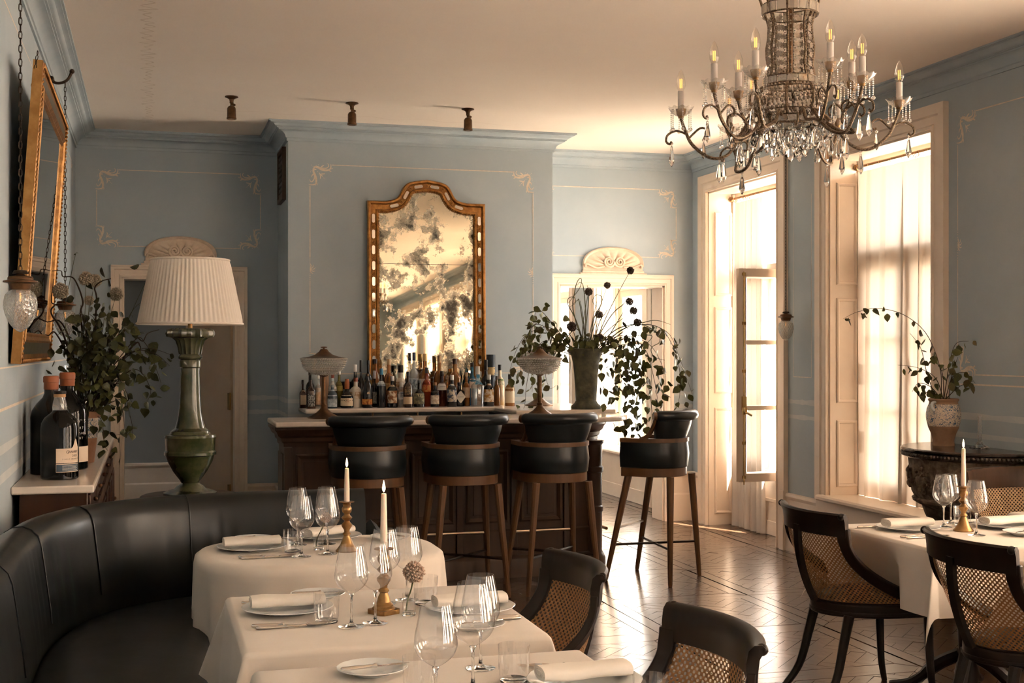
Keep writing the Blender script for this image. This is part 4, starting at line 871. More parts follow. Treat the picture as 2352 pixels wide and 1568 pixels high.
def bottle(X, Y, r, H, shape, body, cap, cf, lab, l0, l1, txt, label):
    t = thing('bottle' if shape not in ('tube', 'box') else ('bottle_tube' if shape == 'tube' else 'gift_box'), label, 'bottle' if shape not in ('tube', 'box') else 'box', (X, Y, 1.125), 0, 'bottles on the back bar')
    if shape == 'box':
        MB().box(-r, r, -r * .45, r * .45, 0, H).build('carton', BM[body], t, bevel=.002)
        if lab: MB().box(-r * .85, r * .85, -r * .45 - .001, -r * .45 + .0005, H * l0, H * l1).build('print', LMS[lab], t)
        return
    sq = shape == 'sq'; pf = PROF[shape]; zt = H * (1 - cf * .75) if cf else H
    seg = 20
    def rad(a): return 1.0 if not sq else min(1.16, 1 / max(abs(math.cos(a)), abs(math.sin(a))))
    def fr(z):
        z /= zt
        for i in range(len(pf) - 1):
            if pf[i][1] <= z <= pf[i + 1][1]:
                q = (z - pf[i][1]) / (pf[i + 1][1] - pf[i][1] + 1e-9); return r * (pf[i][0] + (pf[i + 1][0] - pf[i][0]) * q)
        return r * pf[-1][0]
    vs = []; b = MB(); prf = [(q[0] * r, q[1] * zt) for q in pf] + [(pf[-1][0] * r * .9, zt)]
    for R_, z in prf:
        blend = 1 if R_ > r * .8 else 0
        for k in range(seg): a = 2 * PI * k / seg + PI / seg; m = rad(a) if blend else 1; vs.append((R_ * m * math.cos(a), R_ * m * math.sin(a), z))
    fs = [(i * seg + k, i * seg + (k + 1) % seg, (i + 1) * seg + (k + 1) % seg, (i + 1) * seg + k) for i in range(len(prf) - 1) for k in range(seg)]
    fs += [tuple(range(seg - 1, -1, -1)), tuple(range((len(prf) - 1) * seg, len(prf) * seg))]
    b.add(vs, fs).build('glass' if shape != 'tube' else 'carton', BM[body], t, angle=30)
    if cf:
        rc = max(pf[-1][0] * r * 1.12, .011); z0 = H * (1 - cf); MB().lathe([(rc * .96, z0), (rc, z0 + .002), (rc, H - .003), (rc * .9, H), (0, H)], 14).build('cap', CM[cap], t)
    if lab:
        fa = -PI / 2 - .25; z0, z1 = H * l0, H * l1
        if lab == 'diamond':
            m = (z0 + z1) / 2; hh = (z1 - z0) / 2; w = r * .92
            MB().prism([(-w, m), (-w * .15, m - hh * .8), (w * .15, m - hh * .8), (w, m), (w * .15, m + hh * .8), (-w * .15, m + hh * .8)], -r - .003, -r - .001, mp=lambda u, v, q: (u, q, v)).build('label', LMS[lab], t)
            lettering("HENDRICK'S", .0088, INK, t, Matrix.Translation((0, -r - .0034, m)) @ Matrix.Rotation(PI / 2, 4, 'X'))
            return
        wa = 1.15 if not sq else .72
        def fn(u, v):
            a = fa + .25 * (1 if sq else 0) + wa * (2 * u - 1); z = z0 + (z1 - z0) * v; m = rad(a) if sq else 1
            return (fr(z) * 1.015 * m * math.cos(a) , fr(z) * 1.015 * m * math.sin(a), z)
        MB().grid(fn, 13, 4).build('label', LMS[lab], t, angle=60)
        if lab == 'redgold': MB().lathe([(0, 0), (r * .26, 0), (r * .26, .003), (0, .003)], 16).xf(Matrix.Translation((0, -r * .93, H * .43)) @ Matrix.Rotation(PI / 2 + .22, 4, 'X')).build('seal', LMS['goldlab2'], t)
        if lab == 'goldlab2': MB().grid(lambda u, v: (lambda a, z: (fr(z) * 1.013 * math.cos(a), fr(z) * 1.013 * math.sin(a), z))(fa + .7 * (2 * u - 1), H * (.36 + .22 * v)), 9, 3).build('print', LMS['darklab'], t)
        if cap == 'orange': MB().lathe([(r * .33, 0), (r * .36, .01), (r * .36, .05), (r * .33, .06)], 12, z0=H * .66).build('ribbon', CM['orange'], t)
    if txt:
        ln = txt.split('|'); m = H * (l0 + l1) / 2
        for i, s in enumerate(ln):
            col = INKW if lab == 'black' else (INK if lab != 'cream' else CM['red'])
            sz = .0125 if s == 'CAMPARI' else (.011 if lab == 'black' else .0115)
            a = fa + .25 if sq else -PI / 2 - .12
            rr = r * (1.03 if sq else 1.05) + .0008
            lettering(s, sz, col, t, Matrix.Rotation(a + PI / 2, 4, 'Z') @ Matrix.Translation((0, -rr, m + (.5 * (len(ln) - 1) - i) * .016)) @ Matrix.Rotation(PI / 2, 4, 'X'))
for b in BOT: bottle(*b)
# ================================================================= BANQUETTE
def banquette():
    t = thing('banquette', 'curved black leather banquette sweeping round the left corner behind the tables', 'sofa', (0, 0, 0))
    raw = [(-.56, 1.2), (-.56, 2.0), (-.56, 3.0), (-.56, 4.0), (-.56, 4.6), (-.545, 5.0), (-.475, 5.40), (-.32, 5.73), (-.06, 5.97), (.22, 6.08), (.50, 6.11), (.75, 6.11), (.975, 6.10)]
    P = bez([(x, y, 0) for x, y in raw], 12); n = len(P)
    N = []
    for i in range(n):
        d = (P[min(i + 1, n - 1)] - P[max(i - 1, 0)]).normalized(); N.append(Vector((d.y, -d.x, 0)))
    rr = random.Random(5); wr = [rr.uniform(-1, 1) for _ in range(n)]
    def sweepg(prof, name, mat, wrinkle=0, i0=0, i1=None, par=t):
        i1 = n if i1 is None else i1; k = len(prof); b = MB(); vs = []
        for i in range(i0, i1):
            for j, (d, z) in enumerate(prof):
                dd = d
                if wrinkle and .5 < z < .86 and d > .1: dd += wrinkle * (math.sin(i * 1.9 + z * 5) * .5 + wr[i]) * math.sin(PI * (z - .5) / .36) * (1 if 50 < i < 115 else .4)
                p = P[i] + N[i] * dd; vs.append((p.x, p.y, z))
        m = i1 - i0
        fs = [(i * k + j, (i + 1) * k + j, (i + 1) * k + j + 1, i * k + j + 1) for i in range(m - 1) for j in range(k - 1)]
        fs += [tuple(range(k)), tuple(reversed(range((m - 1) * k, m * k)))]
        return b.add(vs, fs).build(name, mat, par, angle=50)
    back = [(.0, .30), (.0, .80), (.004, .86), (.02, .90), (.05, .918), (.085, .920), (.115, .908), (.138, .885), (.150, .85), (.158, .80), (.166, .74), (.174, .68), (.182, .62), (.188, .56), (.190, .50), (.185, .47), (.0, .30)]
    bk = sweepg(back[:-1], 'backrest', SOFAL, wrinkle=.0035)
    seat = [(.175, .30), (.175, .46), (.21, .485), (.30, .497), (.45, .50), (.60, .497), (.70, .487), (.745, .465), (.765, .43), (.765, .33), (.755, .30)]
    sweepg(seat, 'seat', SOFAL)
    sweepg([(.02, 0), (.02, .299), (.70, .299), (.70, 0)], 'plinth', EBON)
    for i in (40, 62, 82, 104, 126):
        if i >= n: continue
        MB().tube([P[i] + N[i] * (d + .002) + Vector((0, 0, z + .001)) for d, z in back[1:-3]], .0032, 6).build('seam', SOFAL, bk)
    # padded end with low arm
    e = MB(); 
    pr = [(.0, .31), (.0, .66), (.012, .70), (.04, .722), (.07, .70), (.082, .66), (.082, .31)]
    vs = []; ys = [6.10, 5.95, 5.80, 5.66, 5.60]; hs = [1.10, 1.05, 1.0, .97, .88]
    for y, hh in zip(ys, hs):
        for d, z in pr: vs.append((.976 + d, y, .31 + (z - .31) * hh))
    k = len(pr); e.add(vs, [(i * k + j, (i + 1) * k + j, (i + 1) * k + j + 1, i * k + j + 1) for i in range(4) for j in range(k - 1)] + [tuple(range(k)), tuple(reversed(range(4 * k, 5 * k)))])
    e.build('arm_end', SOFAL, t, angle=50)
banquette()
# ================================================================= TABLES
ZTAB = .752
def rect_cloth(hx, hy, d, z, seed=0, push=None):
    rr = random.Random(seed); ph = [rr.uniform(0, 6.28) for _ in range(8)]; rb = .018
    def axis(h):
        v = [-(h + d) + d * i / 12 for i in range(12)] + [-h + 2 * h * i / 16 for i in range(16)] + [h + d * i / 12 for i in range(13)]
        v += [-h - rb * .5, -h - rb * 1.2, h + rb * .5, h + rb * 1.2]; return sorted(v)
    def fall(e):
        if e <= 0: return 0, 0
        q = rb * PI / 2
        if e < q: return rb * math.sin(e / rb), rb * (1 - math.cos(e / rb))
        return rb + (e - q) * .06, rb + (e - q)
    U, V = axis(hx), axis(hy); vs = []
    for u in U:
        for v in V:
            eu = max(0, abs(u) - hx); ev = max(0, abs(v) - hy); su = 1 if u > 0 else -1; sv = 1 if v > 0 else -1
            if eu == 0 or ev == 0:
                ou, zu = fall(eu); ov, zv = fall(ev); x = max(-hx, min(hx, u)) + su * ou; y = max(-hy, min(hy, v)) + sv * ov; zz = zu + zv
                if push and su < 0 and eu > .04:
                    wv = max(0, min(1, (v - push[0]) / .10)) * max(0, min(1, (push[1] - v) / .10)); x += push[2] * wv * (eu - .04) / d
                if eu > .03: x += su * .008 * math.sin(v * 13 + ph[0 if su > 0 else 1]) * (eu / d)
                if ev > .03: y += sv * .008 * math.sin(u * 13 + ph[2 if sv > 0 else 3]) * (ev / d)
            else:
                r = math.hypot(eu, ev); al = math.atan2(ev, eu); o, zz = fall(r); f = math.sin(2 * al)
                bul = .42 * f * r; x = su * (hx + o * math.cos(al) * (1 - .3 * f) + bul * .7071 * .9); y = sv * (hy + o * math.sin(al) * (1 - .3 * f) + bul * .7071 * .9)
                zz = zz * (1 - .09 * f)
            vs.append((x, y, z - zz))
    nv = len(V); fs = [(i * nv + j, (i + 1) * nv + j, (i + 1) * nv + j + 1, i * nv + j + 1) for i in range(len(U) - 1) for j in range(nv - 1)]
    return MB().add(vs, fs)
def table(cx, cyy, hx, hy, d, lab, clab, seed, push=None):
    t = thing('dining_table', lab, 'table', (cx, cyy, 0), 0, 'dining tables')
    MB().box(-hx + .006, hx - .006, -hy + .006, hy - .006, .715, .7475).build('table_top', EBON, t, bevel=.01)
    MB().lathe([(.0, .08), (.05, .08), (.055, .12), (.035, .20), (.045, .40), (.035, .60), (.06, .68), (.12, .714), (0, .714)], 20).build('pedestal', EBON, t)
    for a in range(4):
        an = a * PI / 2 + PI / 4; c, s = math.cos(an), math.sin(an)
        MB().tube(bez([(.03 * c, .03 * s, .20), (.12 * c, .12 * s, .15), (.24 * c, .24 * s, .05), (.34 * c, .34 * s, .022)], 5), [.03] * 8 + [.022] * 7 + [.02], 8).build('foot', EBON, t)
    c = rect_cloth(hx, hy, d, .7515, seed, push).build('tablecloth', LINEN, None, (cx, cyy, 0), angle=60); tag(c, clab, 'tablecloth', 'white tablecloths')
table(.683, 3.972, .423, .402, .34, 'square table under the middle of the three left tablecloths', 'white cloth on the square table with the nearer lit candle', 3)
table(.70, 2.93, .43, .42, .34, 'square table under the nearest tablecloth at the bottom edge', 'white cloth on the nearest table at the bottom edge', 4)
table(3.545, 5.015, .425, .385, .29, 'square table under the cloth between two dark cane chairs at right', 'white cloth with pointed hanging corner on the right table', 5, (-.16, .52, .20))
table(4.43, 5.22, .22, .36, .22, 'small table under a cloth in front of the pale cane chair', 'white cloth on the table before the pale cane chair', 6)
table(3.70, 3.98, .425, .30, .29, 'square table at the right edge beyond the nearest right chair', 'white cloth on the table at the right edge', 8, (-.10, .60, .20))
# rounded far table with full folds
def round_table():
    cx, cyy, rx, ry = .675, 5.315, .475, .385
    t = thing('dining_table', 'rounded table under the farthest left tablecloth by the banquette', 'table', (cx, cyy, 0), 0, 'dining tables')
    def se(a, k=1.0):
        c, s = math.cos(a), math.sin(a); p = 2.7; r = (abs(c) ** p + abs(s) ** p) ** (-1 / p); return rx * k * r * c, ry * k * r * s
    MB().prism([se(2 * PI * i / 48, .985) for i in range(48)], .715, .7475).build('table_top', EBON, t)
    MB().lathe([(.0, .08), (.05, .08), (.055, .12), (.035, .20), (.045, .40), (.035, .60), (.06, .68), (.12, .714), (0, .714)], 20).build('pedestal', EBON, t)
    for a in range(4):
        an = a * PI / 2 + PI / 4; c, s = math.cos(an), math.sin(an)
        MB().tube(bez([(.03 * c, .03 * s, .20), (.12 * c, .12 * s, .15), (.24 * c, .24 * s, .05), (.34 * c, .34 * s, .022)], 5), [.03] * 8 + [.022] * 7 + [.02], 8).build('foot', EBON, t)
    rr = random.Random(11); ph = [rr.uniform(0, 6.28) for _ in range(6)]
    def fn(u, v):
        a = 2 * PI * u
        if v <= .35: x, y = se(a, v / .35); return (x, y, .7515)
        e = (v - .35) / .65 * .40; rb = .03; q = rb * PI / 2; x, y = se(a); m = math.hypot(x, y)
        if e < q: o, z = rb * math.sin(e / rb), rb * (1 - math.cos(e / rb))
        else:
            k = (e - q) / (.40 - q); z = rb + (e - q)
            o = rb + k ** .8 * (.022 + .030 * math.sin(9 * a + ph[0]) * (.5 + .5 * math.sin(2 * a + ph[1])) + .016 * math.sin(17 * a + ph[2])) - .02 * k
        return (x * (1 + o / m), y * (1 + o / m), .7515 - z)
    b = MB().grid(fn, 160, 26, cu=True); tag(b.build('tablecloth', LINEN, None, (cx, cyy, 0), angle=60), 'white cloth hanging in soft folds on the rounded far table', 'tablecloth', 'white tablecloths')
round_table()
# ---- tableware prototypes (mesh data shared)
def protomesh(b, mat, name, angle=35): me = b.mesh(name, True, angle); me.materials.append(mat); return me
def plate_mesh(r):
    b = MB(); nfl = 24
    prof = [(0, 0), (r * .52, 0), (r * .55, .003), (r * .62, .006), (r * .97, .0165), (r, .018), (r * .985, .0195), (r * .62, .010), (r * .55, .0065), (0, .0055)]
    vs = []; seg = 48
    for i, (q, z) in enumerate(prof):
        for k in range(seg):
            a = 2 * PI * k / seg; f = 1 + (.012 * abs(math.sin(6 * a)) if q > r * .9 else 0); vs.append((q * f * math.cos(a), q * f * math.sin(a), z))
    return b.add(vs, [(i * seg + k, i * seg + (k + 1) % seg, (i + 1) * seg + (k + 1) % seg, (i + 1) * seg + k) for i in range(len(prof) - 1) for k in range(seg)])
PL = protomesh(plate_mesh(.142), CHINA, 'dinner_plate'); PS = protomesh(plate_mesh(.09), CHINA, 'bread_plate')
def wine_bowl(k=1.0, hk=1.0):
    pr = [(.0, .096), (.004, .0975), (.012, .101), (.026, .110), (.040, .123), (.0485, .139), (.0505, .152), (.0480, .175), (.0425, .205), (.0365, .234), (.0345, .2425)]
    p = bez([(r * k, .096 + (z - .096) * hk, 0) for r, z in pr], 3); return MB().lathe_open([(q.x, q.y) for q in p], 36)
GB = protomesh(wine_bowl(), GLASS, 'glass_bowl', 80); GB2 = protomesh(wine_bowl(.82, .94), GLASS, 'glass_bowl', 80)
GS = protomesh(MB().lathe([(0, 0), (.038, 0), (.039, .0012), (.030, .0030), (.012, .0065), (.0050, .014), (.0036, .030), (.0034, .070), (.0042, .088), (.0085, .0965), (.004, .0985), (0, .0985)], 24), STEMG, 'glass_stem', 60)
TB = protomesh(MB().lathe_open([(.034, .006), (.037, .02), (.040, .092)], 28), GLASS, 'tumbler_wall', 60)
TBB = protomesh(MB().lathe([(0, 0), (.034, 0), (.0345, .006), (.031, .0085), (0, .0075)], 24), STEMG, 'tumbler_base', 60)
def napkin_mesh():
    def fn(u, v):
        L = .115; x = -L + 2 * L * u; a = 2 * PI * v; w, hgt = .042 + .002 * math.sin(u * 9), .017
        y = w * (abs(math.cos(a)) ** .7) * (1 if math.cos(a) > 0 else -1); z = hgt * (abs(math.sin(a)) ** .8) * (1 if math.sin(a) > 0 else -1)
        if math.cos(a) > .2: z += .002 * math.sin(u * 7)
        return (x, y, hgt + z * (1 + .05 * math.sin(u * 12)))
    b = MB().grid(fn, 14, 20, cv=True); b.f.append(tuple(range(20))); b.f.append(tuple(reversed(range(13 * 20, 14 * 20))))
    for s in (-1, 1):   # spiral of the roll on the ends
        pts = []
        for i in range(26):
            a = i / 25 * 2.4 * 2 * PI; k = 1 - i / 30; pts.append((s * .1155, .036 * k * math.cos(a), .017 + .013 * k * math.sin(a)))
        b.tube(pts, .0012, 4)
    return b
NP = protomesh(napkin_mesh(), NAPK, 'napkin', 50)
def handle(b, L=.095):
    secs = [(0, .004, .003), (.004, .0075, .005), (.03, .0075, .0052), (.07, .0062, .0046), (L - .008, .0055, .0042), (L - .006, .007, .0055), (L, .007, .0055)]; vs = []
    for x, w, hh in secs:
        for k in range(10): a = 2 * PI * k / 10; vs.append((x, w * math.cos(a), .006 + hh * math.sin(a)))
    b.add(vs, [(i * 10 + k, i * 10 + (k + 1) % 10, (i + 1) * 10 + (k + 1) % 10, (i + 1) * 10 + k) for i in range(6) for k in range(10)] + [tuple(range(9, -1, -1)), tuple(range(60, 70))])
    return b
def knife_mesh(L=.24):
    b = handle(MB()); p = [(.095, -.004), (.11, -.008), (.16, -.0095), (L - .02, -.008), (L, .0), (L - .03, .007), (.12, .006), (.095, .004)]
    return b.prism(p, .0035, .0050)
def fork_mesh():
    b = handle(MB()); b.tube([(.094, 0, .006), (.12, 0, .005), (.15, 0, .007)], [.0035, .0028, .004], 8)
    b.prism([(.145, -.004), (.155, -.010), (.168, -.0115), (.168, .0115), (.155, .010), (.145, .004)], .006, .0078)
    for y in (-.0098, -.0033, .0033, .0098): b.tube([(.167, y, .007), (.19, y, .0055), (.212, y, .0075)], [.0018, .0016, .0008], 6)
    return b
def spoon_mesh():
    b = handle(MB()); b.tube([(.094, 0, .006), (.12, 0, .005), (.15, 0, .0055)], [.0035, .0028, .004], 8)
    def fn(u, v): a = 2 * PI * u; r = v; return (.18 + .034 * r * math.cos(a), .020 * r * math.sin(a) * (1 - .12 * math.cos(a)), .0022 + .0075 * r * r)
    return b.grid(fn, 20, 6, cu=True)
KN = protomesh(knife_mesh(), STEEL, 'table_knife', 40); BK = protomesh(knife_mesh(.185), STEEL, 'butter_knife', 40); FK = protomesh(fork_mesh(), STEEL, 'fork', 40); SP = protomesh(spoon_mesh(), STEEL, 'spoon', 50)
def put(name, me, x, y, label, cat, z=ZTAB, rz=0, group=None): o = link(name, me, None, None, (x, y, z), (0, 0, rz)); return tag(o, label, cat, group)
def wineglass(x, y, label, small=False, k=1.0):
    t = thing('wine_glass', label, 'wine glass', (x, y, ZTAB), R.uniform(0, 6), 'wine glasses'); t.scale = (k, k, k); link('bowl', GB2 if small else GB, None, t); link('stem', GS, None, t)
def tumbler(x, y, label): t = thing('tumbler', label, 'tumbler', (x, y, ZTAB), 0, 'water tumblers'); link('wall', TB, None, t); link('base', TBB, None, t)
def candlestick(x, y, label, clab, ch=.165, kind=0):
    t = thing('candlestick', label, 'candlestick', (x, y, ZTAB), .5, 'brass candlesticks')
    if kind == 0: MB().prism([(.040 * cx_, .040 * cy_) for cx_, cy_ in ((-1, -.75), (-.75, -1), (.75, -1), (1, -.75), (1, .75), (.75, 1), (-.75, 1), (-1, .75))], 0, .014).lathe([(.036, .014), (.036, .018), (.030, .024), (.030, .028), (.022, .036), (.018, .052), (.013, .062), (.013, .066)], 20).build('base', BRASS, t, angle=30)
    else: MB().lathe([(0, 0), (.045, 0), (.046, .004), (.038, .012), (.026, .030), (.018, .052), (.013, .062), (.013, .066)], 24).build('base', BRASS, t)
    MB().lathe([(.013, .066), (.017, .069), (.017, .073), (.011, .080), (.012, .088), (.021, .102), (.022, .110), (.014, .118), (.010, .124), (.019, .132), (.022, .138), (.014, .146), (.011, .152), (.018, .160), (.020, .168), (.020, .176), (.015, .184), (.017, .192), (.014, .198)], 20).build('stem', BRASS, t)
    MB().lathe([(.014, .198), (.030, .200), (.031, .203), (.015, .2035), (0, .2035)], 20).build('drip_pan', BRASS, t)
    c = thing('candle', clab, 'candle', (x, y, ZTAB + .2037), 0, 'lit taper candles')
    MB().lathe([(0, 0), (.0115, 0), (.0110, .05), (.0085, ch - .006), (.0078, ch), (.004, ch + .0015), (0, ch + .0005)], 16).build('taper', WAX, c)
    MB().tube([(0, 0, ch), (.0006, 0, ch + .005), (.0018, 0, ch + .009)], .0010, 6).build('wick', WICK, c)
    MB().lathe([(0, ch + .004), (.0028, ch + .008), (.0047, ch + .014), (.0048, ch + .019), (.0036, ch + .027), (.0018, ch + .036), (0, ch + .043)], 14).build('flame', FLAME, c)
# table 2 (middle left)
g = 'dinner plates'
def dinner(x, y, rz, lab, nlab):
    put('dinner_plate', PL, x, y, lab, 'plate', rz=rz, group='dinner plates'); o = put('napkin', NP, x, y + .005, nlab, 'napkin', ZTAB + .0185, rz, 'rolled napkins')
def bread(x, y, rz, lab, klab, a=.1):
    put('bread_plate', PS, x, y, lab, 'plate', rz=rz, group='bread plates'); put('butter_knife', BK, x - .085 * math.cos(rz + a), y - .085 * math.sin(rz + a) - .01, klab, 'knife', ZTAB + .0165, rz + a, 'butter knives')
dinner(.418, 4.085, .03, 'white dinner plate at the left of the middle table', 'rolled napkin on the plate left on the middle table')
bread(.535, 4.272, .02, 'small white bread plate on the middle table left side', 'butter knife lying on the middle table left bread plate', -.02)
put('table_knife', KN, .290, 3.872, 'silver table knife in front of the left napkin on the middle table', 'knife', rz=-.02, group='table knives')
put('spoon', SP, .300, 3.838, 'silver spoon in front of the left napkin on the middle table', 'spoon', rz=.04, group='spoons')
put('fork', FK, .285, 4.235, 'silver fork half under the left plate on the middle table', 'fork', rz=.02, group='forks')
wineglass(.578, 3.812, 'large wine glass nearest the candle on the middle table left side'); wineglass(.655, 3.842, 'wine glass standing just left of the nearer candlestick base')
wineglass(.735, 4.13, 'wine glass behind the nearer candlestick on the middle table'); wineglass(.815, 4.165, 'wine glass right behind the pink allium on the middle table')
tumbler(.515, 3.895, 'water tumbler beside the left plate on the middle table')
candlestick(.705, 3.978, 'brass candlestick on square foot on the middle left table', 'tall lit taper candle on the middle left table, nearer of the left pair', .170, 0)
dinner(.975, 3.945, PI + .05, 'white dinner plate at the right side of the middle table', 'rolled napkin behind the near wine glasses on the middle table')
put('table_knife', KN, 1.095, 4.10, 'silver table knife beyond the right napkin on the middle table', 'knife', rz=PI - .03, group='table knives')
put('fork', FK, 1.09, 3.80, 'silver fork at the right edge of the middle table', 'fork', rz=PI + .02, group='forks'); put('spoon', SP, 1.093, 3.775, 'silver spoon at the right edge of the middle table', 'spoon', rz=PI, group='spoons')
bread(.925, 3.685, PI, 'small bread plate seen through the near wine glasses', 'butter knife on the bread plate behind the near wine glasses')
tumbler(.86, 4.08, 'water tumbler at the right back of the middle table')
# table 3 (nearest)
bread(.545, 3.245, .05, 'small bread plate at the bottom edge on the nearest table', 'butter knife on the bread plate of the nearest table', .12)
wineglass(.632, 2.885, 'leftmost large wine glass on the nearest table at the bottom edge'); wineglass(.757, 3.035, 'largest wine glass of the nearest table, in the middle of three', k=1.07); wineglass(.825, 3.225, 'rearmost wine glass of the three on the nearest table')
tumbler(.872, 3.075, 'water tumbler on the nearest table right of the wine glasses'); tumbler(.62, 3.02, 'water tumbler on the nearest table behind the leftmost wine glass')
dinner(1.03, 2.995, PI + .02, 'white dinner plate under the napkin at the bottom edge', 'rolled napkin at the bottom edge on the nearest table')
put('fork', FK, 1.128, 3.165, 'silver fork above the napkin at the bottom edge', 'fork', rz=PI - .17, group='forks')
tumbler(1.085, 2.70, 'glass rim just showing at the bottom edge right of the napkin')
# table 1 (far, rounded)
dinner(.405, 5.385, .06, 'white dinner plate at the left of the rounded far table', 'rolled napkin on the plate left on the rounded far table')
bread(.425, 5.60, .0, 'small bread plate on the rounded far table beside the banquette', 'butter knife on the left bread plate of the rounded far table', .0)
put('table_knife', KN, .335, 5.165, 'silver table knife at the front left of the rounded far table', 'knife', rz=-.03, group='table knives'); put('spoon', SP, .345, 5.135, 'silver spoon at the front left of the rounded far table', 'spoon', rz=.04, group='spoons')
put('fork', FK, .60, 5.50, 'silver fork behind the tumblers on the rounded far table', 'fork', rz=1.9, group='forks')
wineglass(.600, 5.455, 'rear left wine glass on the rounded far table'); wineglass(.582, 5.150, 'front left wine glass on the rounded far table'); wineglass(.722, 5.455, 'rear wine glass beside the farther candle'); wineglass(.690, 5.185, 'front wine glass beside the farther candle')
tumbler(.560, 5.265, 'water tumbler among the glasses on the rounded far table')
candlestick(.775, 5.235, 'brass candlestick on round foot on the rounded far table', 'lit taper candle farther back, leftmost of all candles', .135, 1)
dinner(.750, 5.60, .5, 'white dinner plate at the back of the rounded far table', 'rolled napkin at the back of the rounded far table')
bread(1.005, 5.50, 2.0, 'small bread plate at the right end of the rounded far table', 'butter knife on the right end bread plate of the rounded far table')
# table R1
dinner(3.335, 5.155, .02, 'white dinner plate at the left of the right table', 'rolled napkin in front of the dark cane chair on the right table')
bread(3.415, 5.31, .05, 'small bread plate at the back left of the right table', 'butter knife on the bread plate at the back of the right table', .0)
put('fork', FK, 3.135, 5.26, 'silver fork at the left edge of the right table', 'fork', rz=.0, group='forks')
put('table_knife', KN, 3.155, 4.94, 'silver table knife near the hanging cloth corner of the right table', 'knife', rz=.02, group='table knives'); put('spoon', SP, 3.165, 4.905, 'silver spoon near the hanging cloth corner of the right table', 'spoon', rz=.0, group='spoons')
wineglass(3.545, 5.19, 'left wine glass beside the candle on the right table'); wineglass(3.655, 5.295, 'narrow wine glass just behind the candle on the right table', small=True); wineglass(3.530, 4.925, 'right wine glass in front of the pale cane chair')
candlestick(3.555, 5.055, 'brass candlestick on the right table', 'lit taper candle on the right table in front of the stone console', .17, 1)
tumbler(3.64, 5.185, 'water tumbler behind the candlestick on the right table')
dinner(3.815, 5.10, PI, 'white dinner plate at the right of the right table', 'rolled napkin at the right edge on the right table')
bread(3.735, 4.87, PI + .4, 'small bread plate at the right edge on the right table', 'butter knife on the bread plate at the right edge')
put('fork', FK, 3.90, 5.27, 'silver fork beside the right napkin on the right table', 'fork', rz=PI + .1, group='forks')
